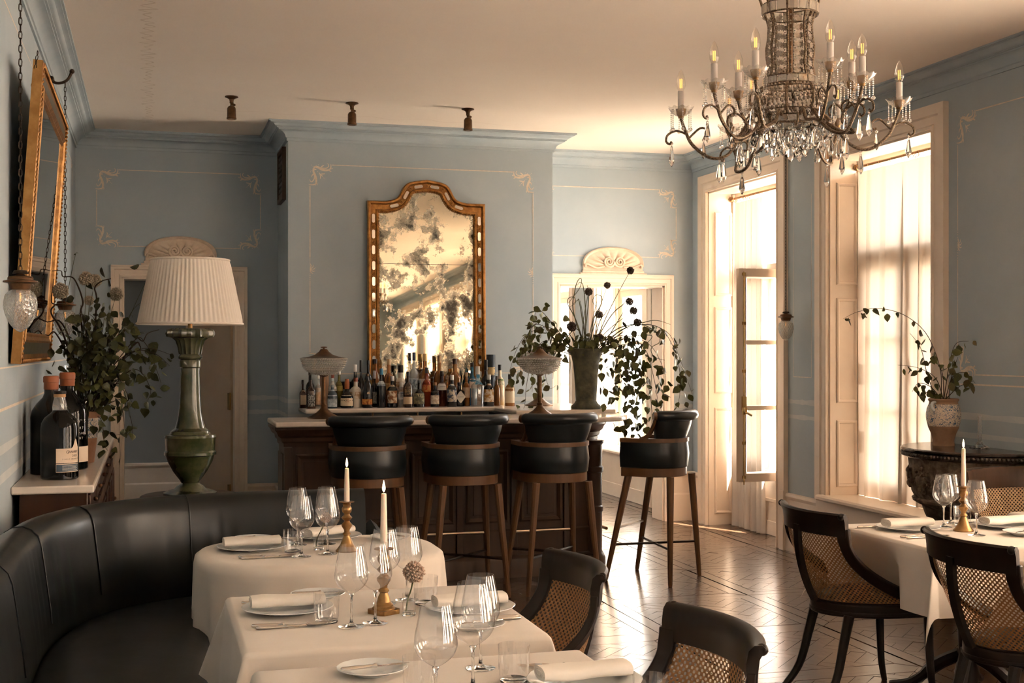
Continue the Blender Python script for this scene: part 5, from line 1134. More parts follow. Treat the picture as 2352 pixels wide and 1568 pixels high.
# ================================================================= CANE CHAIRS
def make_chair(label, pale=False):
    t = thing('cane_chair', label, 'chair', (0, 0, 0), 0, 'dark cane back chairs')
    Z0, Z1 = .455, .80
    def B(s): a = s * PI / 2; return Vector((.40 * (1 - math.cos(a) ** .9), .235 * math.sin(a), 0))
    def T(s): return Vector((-.085 + .07 * s * s, .255 * s, 0))
    def P(s, q, o=0):
        w = (1 - q) ** 2.3; p = T(s).lerp(B(s), w); p.z = Z0 + (Z1 - Z0) * q
        return p
    def Nn(s, q):
        e = .01; a = P(min(s + e, 1), q) - P(max(s - e, -1), q); b_ = P(s, min(q + e, 1)) - P(s, max(q - e, 0)); n = a.cross(b_); return n.normalized()
    # cane panel, with metric uv
    me = bpy.data.meshes.new('cane_panel'); nu, nv = 33, 25; vs = []; uvs = []
    def cane(s0, s1):
        vs = []; uv = []; S = [s0 + (s1 - s0) * i / (nu - 1) for i in range(nu)]; Q = [.0 + .90 * j / (nv - 1) for j in range(nv)]
        acc = [[0] * nv for _ in S]
        for j in range(nv):
            d = 0
            for i in range(nu):
                if i: d += (P(S[i], Q[j]) - P(S[i - 1], Q[j])).length
                acc[i][j] = d
            for i in range(nu): acc[i][j] -= d / 2
        for i in range(nu):
            dv = 0
            for j in range(nv):
                if j: dv += (P(0, Q[j]) - P(0, Q[j - 1])).length
                vs.append(P(S[i], Q[j]) + Nn(S[i], Q[j]) * 0); uv.append((acc[i][j], dv))
        return vs, uv, [(i * nv + j, (i + 1) * nv + j, (i + 1) * nv + j + 1, i * nv + j + 1) for i in range(nu - 1) for j in range(nv - 1)]
    vs, uv, fs = cane(-.97, .97); me.from_pydata([tuple(v) for v in vs], [], fs); ul = me.uv_layers.new(name='UVMap')
    for lp in me.loops: ul.data[lp.index].uv = uv[lp.vertex_index]
    smoothmesh(me, 60); link('cane_panel', me, CANE if not pale else CANEP, t)
    W = EBON if not pale else WALN
    # side rails
    for s in (-1, 1):
        q = [P(s * .985, i / 20) for i in range(21)]; b = MB(); vs2 = []
        for i, p in enumerate(q):
            n = Nn(s * .985, min(i / 20, .99)); tg = (q[min(i + 1, 20)] - q[max(i - 1, 0)]).normalized(); sd = n.cross(tg).normalized(); w1, w2 = .030, .013
            if i > 16: w1 = .034
            vs2 += [p + sd * w1 + n * w2, p - sd * w1 * .7 + n * w2, p - sd * w1 * .7 - n * w2, p + sd * w1 - n * w2]
        b.add(vs2, [(i * 4 + k, i * 4 + (k + 1) % 4, (i + 1) * 4 + (k + 1) % 4, (i + 1) * 4 + k) for i in range(20) for k in range(4)] + [(3, 2, 1, 0), (80, 81, 82, 83)]).build('side_rail', W, t, angle=40, bevel=.005)
    # outer centre post (behind the cane)
    b = MB(); vs2 = []
    for i in range(14):
        q = i / 13 * .98; p = P(0, q); n = Nn(0, q); sg = -1 if n.x > 0 else 1; o = n * sg
        for yy, dd in ((-.022, .004), (.022, .004), (.022, .022), (-.022, .022)): vs2.append(p + o * dd + Vector((0, yy, 0)))
    b.add(vs2, [(i * 4 + k, i * 4 + (k + 1) % 4, (i + 1) * 4 + (k + 1) % 4, (i + 1) * 4 + k) for i in range(13) for k in range(4)] + [(3, 2, 1, 0), (52, 53, 54, 55)]).build('centre_post', W, t, angle=40)
    # crest rail with rolled lip
    b = MB(); prof = [(-.012, .765), (.014, .765), (.016, .80), (.020, .832), (.030, .850), (.034, .860), (.026, .868), (.008, .866), (-.006, .852), (-.012, .82)]; k = len(prof); m = 25
    for i in range(m):
        s = -1.06 + 2.12 * i / (m - 1); p = T(s); d = Vector((.14 * s, .255, 0)).normalized(); o = Vector((-d.y, d.x, 0))
        for dd, z in prof: b.v.append(tuple(p + o * dd + Vector((0, 0, z))))
    b.f = [(i * k + j, i * k + (j + 1) % k, (i + 1) * k + (j + 1) % k, (i + 1) * k + j) for i in range(m - 1) for j in range(k)] + [tuple(range(k)), tuple(reversed(range((m - 1) * k, m * k)))]
    b.build('crest_rail', W, t, angle=40)
    for s in (-1.06, 1.06):
        p = T(s); MB().ball((p.x - .028, p.y, .855), .016, 10, 7).build('crest_knob', W, t)
    # seat rim and cushion
    rim = [(B(s).x - .012, B(s).y * 1.03) for s in [-1 + 2 * i / 24 for i in range(25)]] + [(.46, .235), (.475, .20), (.475, -.20), (.46, -.235)]
    MB().prism(rim, .392, .450).build('seat_rim', W, t, angle=40, bevel=.008)
    MB().prism([(.232 + (x - .232) * .97, y * .97) for x, y in rim], .450, .458).prism([(.232 + (x - .232) * 1.02, y * 1.02) for x, y in rim], .404, .416).build('seat_bead', W, t, angle=40, bevel=.003)
    b = MB(); cc = (.25, 0)
    cush = [(.25 + (x - .25) * .86, y * .86) for x, y in rim]
    def cf(u, v):
        i = u * len(cush); i0 = int(i) % len(cush); f_ = i - int(i); x = cush[i0][0] + (cush[(i0 + 1) % len(cush)][0] - cush[i0][0]) * f_; y = cush[i0][1] + (cush[(i0 + 1) % len(cush)][1] - cush[i0][1]) * f_
        r = 1 - v * v * .98 if v > 0 else 1; return (.25 + (x - .25) * r, y * r, .458 + .038 * math.sqrt(max(0, 1 - r * r * .98)))
    MB().grid(cf, 48, 8, cu=True).build('seat_cushion', SOFAL if not pale else NAPK, t, angle=60)
    # sabre legs
    for sy in (-1, 1):
        q = bez([(.075, sy * .150, .40), (.045, sy * .155, .28), (.0, sy * .165, .12), (-.085, sy * .18, .0)], 6); MB().tube(q, [.024 - .009 * i / (len(q) - 1) for i in range(len(q))], 10).build('leg', W, t)
        q = bez([(.44, sy * .20, .40), (.445, sy * .20, .25), (.455, sy * .205, .10), (.475, sy * .21, .0)], 6); MB().tube(q, [.022 - .009 * i / (len(q) - 1) for i in range(len(q))], 10).build('leg', W, t)
    return t
WALN = wood('pale_chair_wood', (.045, .026, .016), (.085, .05, .032), rough=.22, scale=12, bump=.05)
CANEP = CANE.copy(); CANEP.name = 'pale_cane_webbing'; CANEP.node_tree.nodes['Principled BSDF'].inputs['Base Color'].default_value = (.58, .38, .21, 1)
ch = make_chair('dark cane back chair drawn up at the left of the right table'); ch.location = (2.895, 5.20, 0)
for x, y, a, lb in ((3.015, 4.225, 0, 'dark cane back chair at the right edge, nearest of the two seen from behind'), (1.345, 4.105, 180, 'dark cane back chair facing left beside the middle table'), (1.385, 3.085, 180, 'dark cane back chair at the bottom edge facing the nearest table')):
    c = copy_tree(ch); c.location = (x, y, 0); c.rotation_euler = (0, 0, math.radians(a)); c['label'] = lb
pc = make_chair('pale cane chair with polished rail in front of the stone console', True); pc['group'] = 'light cane chairs'; pc.location = (4.465, 5.885, 0); pc.rotation_euler = (0, 0, -PI / 2); pc.scale = (1.0, 1.12, 1.085)
# ================================================================= LEFT SIDE
# ---- sideboard
sb = thing('sideboard', 'long dark wood sideboard along the left wall under the gilt mirror', 'sideboard', (0, 0, 0))
MB().box(XL + .03, -.265, 5.98, 9.60, .09, .944).build('body', SIDEW, sb, bevel=.004); MB().box(XL + .05, -.30, 6.02, 9.56, 0, .09).build('plinth', SIDEW, sb)
for i in range(6):
    y0 = 6.01 + i * .596; dr = MB().box(-.266, -.250, y0, y0 + .57, .12, .80).build('cabinet_door', SIDEW, sb, bevel=.004)
    MB().sweep([(y0 + .06, .18), (y0 + .51, .18), (y0 + .51, .74), (y0 + .06, .74)], [(0, 0), (0, .008), (.012, .010), (.02, 0)], closed=True, mp=lambda a, b_, w: (-.250 + w, a, b_)).build('door_moulding', SIDEW, dr)
    MB().ball((-.238, y0 + .53, .52), .012, 10, 6).build('knob', BRONZE, dr)
    w = MB().box(-.266, -.252, y0, y0 + .57, .83, .93).build('drawer', SIDEW, sb, bevel=.004); MB().ball((-.243, y0 + .285, .88), .011, 10, 6).build('knob', BRONZE, w)
MB().box(XL + .001, -.235, 5.93, 9.64, .945, .98).build('marble_top', MARBLE, sb, bevel=.008, bseg=3)['label'] = 'white marble top'
# ---- leaning gilt mirror
mr = thing('gilt_mirror', 'large rectangular gilt mirror hung tilting forward from the left wall', 'mirror', (-.545, 6.66, 1.515)); mr.rotation_euler = (0, math.radians(4.0), 0)
w2, hh = .83, 1.30
pth = [(-w2, 0), (w2, 0), (w2, hh), (-w2, hh)]
MB().sweep(pth, [(0, -.022), (0, .016), (.010, .020), (.014, .010), (.048, .010)], closed=True, mp=lambda a, b_, w: (w, a, b_)).build('outer_gilt_moulding', GILT, mr, angle=30)
MB().sweep(pth, [(.001, -.024), (-.001, -.024), (-.001, .014), (.001, .014)], closed=True, mp=lambda a, b_, w: (w, a, b_)).build('gilt_side', GILTF, mr)
MB().sweep(pth, [(.040, .004), (.040, .011), (.098, .013), (.098, .004)], closed=True, mp=lambda a, b_, w: (w, a, b_)).build('black_inlay', INLAY, mr, angle=30)
MB().sweep(pth, [(.094, .004), (.094, .018), (.104, .022), (.120, .012), (.130, .014), (.140, .004)], closed=True, mp=lambda a, b_, w: (w, a, b_)).build('inner_gilt_moulding', GILT, mr, angle=30)
MB().add([(.006, -w2 + .13, .13), (.006, w2 - .13, .13), (.006, w2 - .13, hh - .13), (.006, -w2 + .13, hh - .13)], [(0, 1, 2, 3)]).build('mirror_glass', MIRC, mr, smooth=False)
bb = MB()
for (a, b_) in zip(pth, pth[1:] + pth[:1]):
    n = int(math.hypot(b_[0] - a[0], b_[1] - a[1]) / .022)
    for k in range(n):
        p = (a[0] + (b_[0] - a[0]) * (k + .5) / n, a[1] + (b_[1] - a[1]) * (k + .5) / n); q = (p[0] * (1 - .012 / w2), .012 + (p[1]) * (1 - .024 / hh)); bb.ball((.017, q[0], q[1]), .0085, 6, 4)
o = bb.build('leaf_carving', GILT, mr); o['kind'] = 'stuff'
MB().box(-.024, -.002, -w2 + .01, w2 - .01, .01, hh - .01).build('backboard', JOINT, mr)
# ---- chains and pendants
lk = MB().tube([(.0055 * math.cos(a), 0, .011 * math.sin(a) + (.004 if math.sin(a) > 0 else -.004)) for a in [i * PI / 6 for i in range(12)]], .0019, 5, closed=True).mesh('chain_link'); lk.materials.append(IRON)
def chain(parent, p0, p1, pitch=.0245, s=1.0):
    p0, p1 = Vector(p0), Vector(p1); n = max(1, int((p1 - p0).length / pitch)); d = (p1 - p0).normalized(); q = d.to_track_quat('Z', 'Y')
    for i in range(n):
        o = link('chain_link', lk, None, parent); o.location = p0.lerp(p1, (i + .5) / n); o.rotation_mode = 'QUATERNION'
        from mathutils import Quaternion
        o.rotation_quaternion = q @ Quaternion((0, 0, 1), (PI / 2 if i % 2 else 0) + .3); o.scale = (s, s, s)
chain(mr, (-.03, -w2 + .10, hh - .10), (.0, -w2 - .09, hh + .02), .026, .9)
def pendant(loc, wall, label):
    """cut-glass acorn pendant hanging on a chain from a scrolled wall bracket"""
    x, y, z = loc; t = thing('pendant_light', label, 'pendant lamp', loc, 0, 'cut glass pendants on chains')
    g_ = bez([(.030, -.055, 0), (.050, -.075, 0), (.0575, -.110, 0), (.052, -.145, 0), (.036, -.180, 0), (.016, -.203, 0), (.0, -.212, 0)], 4)
    MB().lathe_open([(p.x, p.y) for p in g_], 40).build('glass_acorn', CUTG, t, angle=60)
    fl = MB()   # raised diamond cuts
    for k in range(18):
        for sgn in (-1, 1):
            pts = []
            for i in range(10):
                v = .18 + .62 * i / 9; p = g_[int(v * (len(g_) - 1))]; a = 2 * PI * k / 18 + sgn * i * .16; pts.append(((p.x + .0006) * math.cos(a), (p.x + .0006) * math.sin(a), p.y))
            fl.tube(pts, .0011, 4)
    o = fl.build('cut_pattern', CUTG, t); o['kind'] = 'stuff'
    MB().lathe([(.0, .0), (.012, .0), (.016, -.006), (.040, -.010), (.044, -.016), (.044, -.022), (.058, -.026), (.059, -.032), (.040, -.036), (.036, -.048), (.033, -.058), (0, -.058)], 32, flute=.02, nfl=32).build('bronze_cap', BRONZE, t)
    MB().lathe([(0, -.060), (.010, -.062), (.016, -.085), (.012, -.110), (0, -.118)], 12).build('bulb', BULBG, t); MB().tube([(0, 0, -.07), (0, 0, -.10)], .003, 6).build('filament', FILAM, t)
    zt = 3.06 - z
    chain(t, (0, 0, .004), (0, 0, zt - .012))
    sx = wall - x; b = MB().tube(bez([(sx, 0, zt + .03), (sx * .75, 0, zt + .03), (sx * .45, 0, zt - .012), (sx * .15, 0, zt - .014), (-sx * .10, 0, zt + .006), (-sx * .28, 0, zt + .05)], 6), [.011] * 12 + [.008] * 18 + [.010], 8); b.ball((-sx * .28, 0, zt + .052), .014, 8, 6); b.ball((sx * .55, 0, zt + .008), .014, 8, 6)
    b.lathe([(0, 0), (.028, 0), (.022, .012), (0, .014)], 16).build('wall_bracket', IRON, t)
    r_ = MB().lathe([(0, 0), (.028, 0), (.024, .010), (.012, .016), (0, .016)], 16).xf(Matrix.Translation((sx, 0, zt + .03)) @ Matrix.Rotation(-PI / 2 * (1 if sx > 0 else -1), 4, 'Y')); r_.build('wall_rose', IRON, t)
pendant((-.45, 4.95, 1.85), XL, 'cut glass pendant hanging nearest at the far left')
pendant((-.45, 7.50, 1.85), XL, 'cut glass pendant half hidden behind the left bouquet')
pendant((4.69, 8.90, 1.85), XR, 'cut glass pendant hanging between the two windows')
# remove the stray rose made with the bracket mesh origin is intended as the chain hook plate
# ---- ceiling spots
def spot(x, y, label):
    t = thing('ceiling_spotlight', label, 'spotlight', (x, y, ZC), 0, 'bronze ceiling spotlights')
    MB().lathe([(0, -.0005), (.045, -.0005), (.047, -.006), (.030, -.012), (.016, -.022), (.013, -.040), (.016, -.046), (.010, -.05), (.009, -.062), (0, -.062)], 24).build('ceiling_plate', BRONZE, t)
    MB().box(-.008, .020, -.006, .006, -.066, -.050).ball((.022, 0, -.058), .007, 8, 6).build('swivel', BRONZE, t)
    MB().lathe([(0, -.064), (.012, -.064), (.024, -.072), (.030, -.085), (.031, -.145), (.034, -.148), (.034, -.160), (.028, -.161), (.026, -.152), (0, -.150)], 24).build('barrel', BRONZE, t)
    MB().lathe([(0, -.1525), (.024, -.1525), (.024, -.156), (0, -.157)], 20).build('lens', MARBLE, t)
for x, l_ in ((.55, 'leftmost bronze ceiling spotlight over the bar'), (1.395, 'middle bronze ceiling spotlight over the bar'), (2.25, 'rightmost bronze ceiling spotlight over the bar')): spot(x, 9.17, l_)
# ---- green marble lamp with pleated shade, on a round pedestal behind the banquette
LX, LY, LZ = .20, 6.80, .83; K = .002237
pd = thing('lamp_pedestal', 'round dark pedestal table hidden behind the banquette under the green lamp', 'pedestal', (LX, LY, 0))
MB().lathe([(0, LZ - .035), (.24, LZ - .035), (.25, LZ - .025), (.25, LZ - .006), (.24, LZ), (0, LZ)], 32).build('top', SIDEW, pd); MB().lathe([(0, 0), (.22, 0), (.20, .04), (.07, .08), (.05, .2), (.06, .5), (.05, .7), (.12, LZ - .036), (0, LZ - .036)], 24).build('column', SIDEW, pd)
lp = thing('table_lamp', 'tall green marble column lamp with cream pleated shade behind the banquette', 'lamp', (LX, LY, LZ))
def zz(y): return (1138 - y) * K
MB().lathe([(0, 0), (.135, 0), (.135, .012), (.11, .022), (.080, .030), (.066, .045), (.050, .055), (.046, .062)], 40).build('foot', GREENM, lp)
MB().lathe([(.046, .062), (.052, zz(1105)), (.085, zz(1085)), (.112, zz(1062)), (.122, zz(1048)), (.131, zz(1046)), (.131, zz(1040)), (.124, zz(1036)), (.127, zz(1010)), (.131, zz(1006)), (.128, zz(1001)), (.105, zz(999)), (.100, zz(996)), (.098, zz(992))], 40).build('urn', GREENM, lp)
MB().lathe([(.098, zz(992)), (.076, zz(985)), (.064, zz(965)), (.056, zz(940)), (.051, zz(900)), (.049, zz(865)), (.048, zz(848)), (.053, zz(845)), (.053, zz(832)), (.050, zz(829)), (.060, zz(826)), (.062, zz(822)), (.058, zz(818)), (.054, zz(816))], 40).build('shaft', GREENM, lp)
b = MB().lathe([(.054, zz(816)), (.060, zz(800)), (.070, zz(785)), (.088, zz(778))], 48, flute=.05, nfl=16); b.lathe([(.085, zz(779)), (.112, zz(776)), (.117, zz(768)), (.112, zz(760)), (.100, zz(757)), (.0, zz(760))], 64, flute=.06, nfl=16); b.build('capital', GREENM, lp)
MB().lathe([(.012, zz(760)), (.012, zz(745)), (.018, zz(742)), (.012, zz(738)), (.010, zz(735)), (.010, zz(680)), (0, zz(680))], 12).build('brass_neck', BRASS, lp)
for a in range(3): MB().tube([(0, 0, zz(700)), (.10 * math.cos(a * 2.1), .10 * math.sin(a * 2.1), zz(650)), (.19 * math.cos(a * 2.1), .19 * math.sin(a * 2.1), zz(602))], .002, 5).build('shade_spider', BRASS, lp)
def shade(u, v):
    a = 2 * PI * u; r = .264 + (.195 - .264) * v; am = .0042 * (1 if .03 < v < .965 else 0); r *= 1; r += am * math.sin(a * 66) * (.7 + .3 * math.sin(a * 7.3)); return (r * math.cos(a), r * math.sin(a), zz(747) + (zz(599) - zz(747)) * v)
MB().grid(shade, 528, 14, cu=True).build('pleated_shade', SHADEF, lp, angle=70)
for r, y in ((.2655, 746), (.1965, 600)): MB().tube([(r * math.cos(2 * PI * i / 64), r * math.sin(2 * PI * i / 64), zz(y)) for i in range(64)], .0055, 6, closed=True).build('shade_trim', SHADEF, lp)
# ---- port bottles on the sideboard
PORT = M('port_bottle_glass', (.004, .004, .004), rough=.04, spec=.35); CLRG = BM['clear']; CORK = M('cork_cap', (.50, .27, .13), rough=.8); WAXR = M('wax_cap_rust', (.30, .085, .03), rough=.5); LABP = M('port_label', (.74, .58, .44), rough=.8); LABB = M('port_label_blue', (.055, .085, .12), rough=.7); INKB = M('label_ink', (.16, .11, .09), rough=.8)
def port(x, y, s, label, cap, kind):
    t = thing('port_bottle', label, 'bottle', (x, y, .98), 0, 'large port bottles'); r = .084 * s; H = .415 * s
    if kind == 0: pf = [(.94, 0), (1, .012), (1, .56), (.96, .62), (.80, .68), (.52, .725), (.40, .745), (.37, .76)]
    else: pf = [(.95, 0), (1, .01), (1, .58), (.93, .65), (.70, .72), (.42, .78), (.34, .82), (.33, .95)]
    MB().lathe([(q * r, z * H) for q, z in pf] + [(0, pf[-1][1] * H)], 36).build('glass', PORT, t)
    if kind == 0:
        MB().lathe([(.37 * r, .76 * H), (.385 * r, .79 * H), (.36 * r, .84 * H), (.30 * r, .885 * H), (.29 * r, .92 * H), (0, .92 * H)], 28).build('clear_neck', CLRG, t)
        MB().lathe([(.30 * r, .905 * H), (.32 * r, .91 * H), (.32 * r, .94 * H), (0, .94 * H)], 20).build('cork_ring', CORK, t); MB().lathe([(.34 * r, .94 * H), (.345 * r, .945 * H), (.345 * r, .972 * H), (.33 * r, .975 * H), (0, .975 * H)], 20).build('stopper', EBON, t)
        fa = math.radians(-62)
        def arc(z0, z1, a0, a1, mat, name, zt=None, k=1.006):
            def fn(u, v): a = fa + a0 + (a1 - a0) * u; top = z1 if zt is None else z1 + zt(u); z = z0 + (top - z0) * v; return (r * k * math.cos(a), r * k * math.sin(a), z)
            return MB().grid(fn, 22, 5).build(name, mat, t, angle=60)
        arc(.185 * H, .345 * H, -.62, .78, LABP, 'paper_label', lambda u: .105 * H * math.exp(-((u - .82) / .11) ** 2))
        arc(.085 * H, .178 * H, -.62, .78, LABP, 'lower_label_edge'); arc(.092 * H, .171 * H, -.60, .76, LABB, 'blue_label', k=1.010)
        def txt(s_, sz, z, a, m): lettering(s_, sz, m, t, Matrix.Rotation(fa + a + PI / 2, 4, 'Z') @ Matrix.Translation((0, -r * 1.012 - .0012, z)) @ Matrix.Rotation(PI / 2, 4, 'X'))
        for i, chh in enumerate("GRAHAM'S"): txt(chh, .020 if i == 0 else .016, .305 * H, -.02 + i * .112, INKB)
        for i, chh in enumerate('2001'): txt(chh, .015, .262 * H, .30 + i * .10, INKB)
        for i, chh in enumerate('SINGLE HARVEST'): txt(chh, .008, .228 * H, -.28 + i * .072, INKB)
        for q, z in enumerate((.155, .142, .128, .116, .104)):
            for i in range(10 - q % 2): MB().box(-.0036, .0036, -.0003, .0003, -.0007, .0007).xf(Matrix.Rotation(fa - .25 + i * .095 + PI / 2, 4, 'Z') @ Matrix.Translation((0, -r * 1.0125, z * H))).build('print_line', INKW, t)
    else:
        rc = .36 * r; MB().lathe([(rc * .97, .86 * H), (rc, .865 * H), (rc, .93 * H), (rc * 1.08, .932 * H), (rc * 1.08, .985 * H), (rc * .95, H), (0, H)], 20).build('wax_cap', WAXR, t)
        if kind == 2:
            fa = math.radians(-50)
            for z, s_, sz in ((.50, "DOW'S", .024), (.43, '2007', .018), (.375, 'VINTAGE', .016), (.325, 'PORT', .016)):
                for i, chh in enumerate(s_): lettering(chh, sz, INKW, t, Matrix.Rotation(fa + (i - len(s_) / 2) * sz * .85 / r + PI / 2, 4, 'Z') @ Matrix.Translation((0, -r * 1.006 - .0012, z * H)) @ Matrix.Rotation(PI / 2, 4, 'X'))
            MB().grid(lambda u, v: (r * 1.004 * math.cos(fa - .9 + 1.8 * u), r * 1.004 * math.sin(fa - .9 + 1.8 * u), H * (.08 + .16 * v)), 16, 3).build('paper_label', LABP, t, angle=60)
port(-.400, 6.27, 1.0, 'large black port bottle with cream and blue label at the front of the sideboard', CORK, 0)
port(-.455, 6.53, 1.13, 'large black bottle with rust wax cap close to the left wall', WAXR, 1)
port(-.395, 6.76, 1.16, 'tallest black port bottle with white lettering before the bouquet', WAXR, 2)
# ---- glass hurricane behind
hv = thing('glass_hurricane', 'clear glass hurricane vase behind the left bouquet on the sideboard', 'vase', (-.40, 7.95, .98)); MB().lathe_open([(.07, .02), (.085, .10), (.09, .25), (.085, .42), (.10, .50)], 32).build('glass_wall', GLASS, hv, angle=60); MB().lathe([(0, 0), (.075, 0), (.07, .018), (0, .02)], 28).build('glass_foot', STEMG, hv)
# ================================================================= CONSOLE AT RIGHT
cn = thing('stone_console', 'carved stone half round console with black marble top under the right wall panel', 'console', (XR - .045, 6.555, 0))
def half(prof, n=40, bump=0, nb=0):
    b = MB(); vs = []; k = len(prof)
    for i in range(n + 1):
        a = PI / 2 + PI * i / n
        for r, z in prof:
            rr = r * (1 + bump * math.cos(nb * a)); vs.append((rr * math.cos(a), rr * math.sin(a) , z))
    return b.add(vs, [(i * k + j, (i + 1) * k + j, (i + 1) * k + j + 1, i * k + j + 1) for i in range(n) for j in range(k - 1)] + [tuple(range(k)), tuple(reversed(range(n * k, (n + 1) * k)))])
half([(.0, .972), (.475, .972), (.492, .978), (.495, .988), (.488, .995), (0, .995)]).build('marble_top', STONEB, cn)
half([(0, .935), (.462, .935), (.478, .950), (.485, .965), (.480, .972), (0, .972)]).build('under_moulding', STONEB, cn)
o = MB()
for i in range(66):
    a = PI / 2 + PI * (i + .5) / 66; o.ball((.486 * math.cos(a), .486 * math.sin(a), .958), .012, 8, 6, (1, 1, 1.1))
o = o.build('beaded_edge', STONEB, cn); o['kind'] = 'stuff'
half([(0, .66), (.40, .66), (.425, .675), (.430, .69), (.415, .70), (.432, .73), (.440, .80), (.446, .88), (.452, .925), (.460, .935), (0, .935)]).build('carved_frieze', STONEC, cn)
half([(0, .60), (.27, .60), (.30, .615), (.36, .64), (.395, .66), (0, .66)]).build('lower_apron', STONEC, cn)
rr_ = random.Random(3)
for a in (PI * .62, PI, PI * 1.38):
    b = MB()
    for k in range(7):
        q = k * 2 * PI / 7
        for s in range(4): rq = .022 + s * .016; b.ball((-.012, rq * math.cos(q + .25 * s), rq * math.sin(q + .25 * s)), .016 - .001 * s, 8, 6)
    b.ball((-.02, 0, 0), .026, 10, 8); b.build('carved_rosette', STONEC, cn, (.436 * math.cos(a), .436 * math.sin(a), .81), (0, 0, a - PI))
for a in (PI * .74, PI * .86, PI * 1.14, PI * 1.26):
    b = MB(); b.tube([(-.006, .07 * math.cos(i * .4), .05 * math.sin(i * .4)) for i in range(15)], .010, 6)
    for k in range(12): b.ball((-.006, rr_.uniform(-.075, .075), rr_.uniform(-.055, .055)), rr_.uniform(.010, .018), 7, 5)
    b.build('carved_foliage', STONEC, cn, (.438 * math.cos(a), .438 * math.sin(a), .81), (0, 0, a - PI))
for a in (PI * .70, PI * 1.30):
    c_, s_ = math.cos(a), math.sin(a)
    MB().lathe([(.10, .0), (.11, .02), (.10, .07), (.07, .10), (.055, .16), (.075, .22), (.085, .28), (.065, .34), (.06, .36), (.09, .38), (.09, .42), (.06, .45), (.07, .52), (.10, .58), (.12, .64)], 20, (.27 * c_, .27 * s_), flute=.06, nfl=8).build('baluster_leg', STONEC, cn)
# blue and white jar
DELFT = None
def delft():
    m, nt, b = _new('painted_majolica'); N = nt.nodes; L = nt.links; tc = N.new('ShaderNodeTexCoord'); sp = N.new('ShaderNodeSeparateXYZ'); L.new(tc.outputs['Object'], sp.inputs[0])
    w = N.new('ShaderNodeTexNoise'); w.inputs['Scale'].default_value = 34; w.inputs['Detail'].default_value = 1.0; w.inputs['Distortion'].default_value = 2.2; L.new(tc.outputs['Object'], w.inputs['Vector'])
    a = N.new('ShaderNodeMath'); a.operation = 'SUBTRACT'; a.inputs[1].default_value = .5; L.new(w.outputs['Fac'], a.inputs[0]); ab = N.new('ShaderNodeMath'); ab.operation = 'ABSOLUTE'; L.new(a.outputs[0], ab.inputs[0])
    r = N.new('ShaderNodeMapRange'); r.inputs['From Min'].default_value = .022; r.inputs['From Max'].default_value = .040; L.new(ab.outputs[0], r.inputs['Value'])
    mx = N.new('ShaderNodeMix'); mx.data_type = 'RGBA'; mx.inputs['A'].default_value = (.045, .10, .19, 1); mx.inputs['B'].default_value = (.62, .52, .42, 1); L.new(r.outputs[0], mx.inputs['Factor'])
    L.new(mx.outputs['Result'], b.inputs['Base Color']); b.inputs['Roughness'].default_value = .25; return m
DELFT = delft(); CLAY = M('jar_bare_clay', (.25, .145, .085), rough=.75, col2=(.33, .20, .12), vscale=14)
JX, JY, JZ = 4.615, 6.76, .9952
jr = thing('majolica_jar', 'blue and white painted jar with bare clay foot on the stone console', 'jar', (JX, JY, JZ), .4)
MB().lathe([(0, 0), (.066, 0), (.064, .004), (.062, .03), (.072, .07), (.088, .105), (.0915, .118)], 36).build('clay_foot', CLAY, jr)
MB().lathe([(.0915, .118), (.1015, .160), (.103, .19), (.097, .225), (.086, .250)], 40).build('painted_body', DELFT, jr)
MB().lathe([(.086, .250), (.082, .262), (.088, .270), (.091, .277), (.086, .283), (.074, .280), (.070, .25), (0, .24)], 36).build('rim', CLAY, jr)
for s in (-1, 1): MB().tube(bez([(s * .088, 0, .262), (s * .115, 0, .258), (s * .120, 0, .235), (s * .100, 0, .215)], 5), .009, 8).build('handle', CHINA, jr)
# pressed-glass leaf ornament
gf = thing('glass_leaf_ornament', 'clear pressed glass leaf ornament on the stone console beside the jar', 'ornament', (4.68, 6.50, .9952), .75)
b = MB()
def leaf3(u, v):
    a = PI * (v - .5); hgt = .155 * u; w = .046 * math.sin(PI * min(1, u * .95 + .04)) ** .8; x = (v - .5) * 2 * w; y = .009 * math.cos(a) * (1 + .35 * math.sin(u * 46 + abs(v - .5) * 16)); return (x + .012 * math.sin(u * 2.5), y, .036 + hgt)
b.grid(leaf3, 60, 13); b.grid(lambda u, v: (lambda p: (p[0], -p[1], p[2]))(leaf3(u, v)), 60, 13); b.build('leaf', CUTG, gf, angle=60)
MB().lathe([(0, 0), (.052, 0), (.055, .006), (.040, .014), (.020, .022), (.016, .034), (.012, .038), (0, .038)], 40, flute=.07, nfl=10).build('scalloped_base', STEMG, gf)
# stone urn on the bar
UX, UY, UZ = 3.177, 9.20, 1.1252
ur = thing('stone_urn', 'weathered grey stone urn holding flowers on the bar', 'urn', (UX, UY, UZ))
MB().lathe([(0, 0), (.112, 0), (.114, .012), (.108, .026), (.090, .040), (.082, .055), (.076, .062)], 40).build('foot', STONEU, ur)
MB().lathe([(.076, .062), (.080, .10), (.085, .18), (.090, .26), (.098, .34), (.112, .40), (.130, .445), (.133, .452), (.126, .455), (.108, .42), (.09, .34), (0, .33)], 40).build('vessel', STONEU, ur)
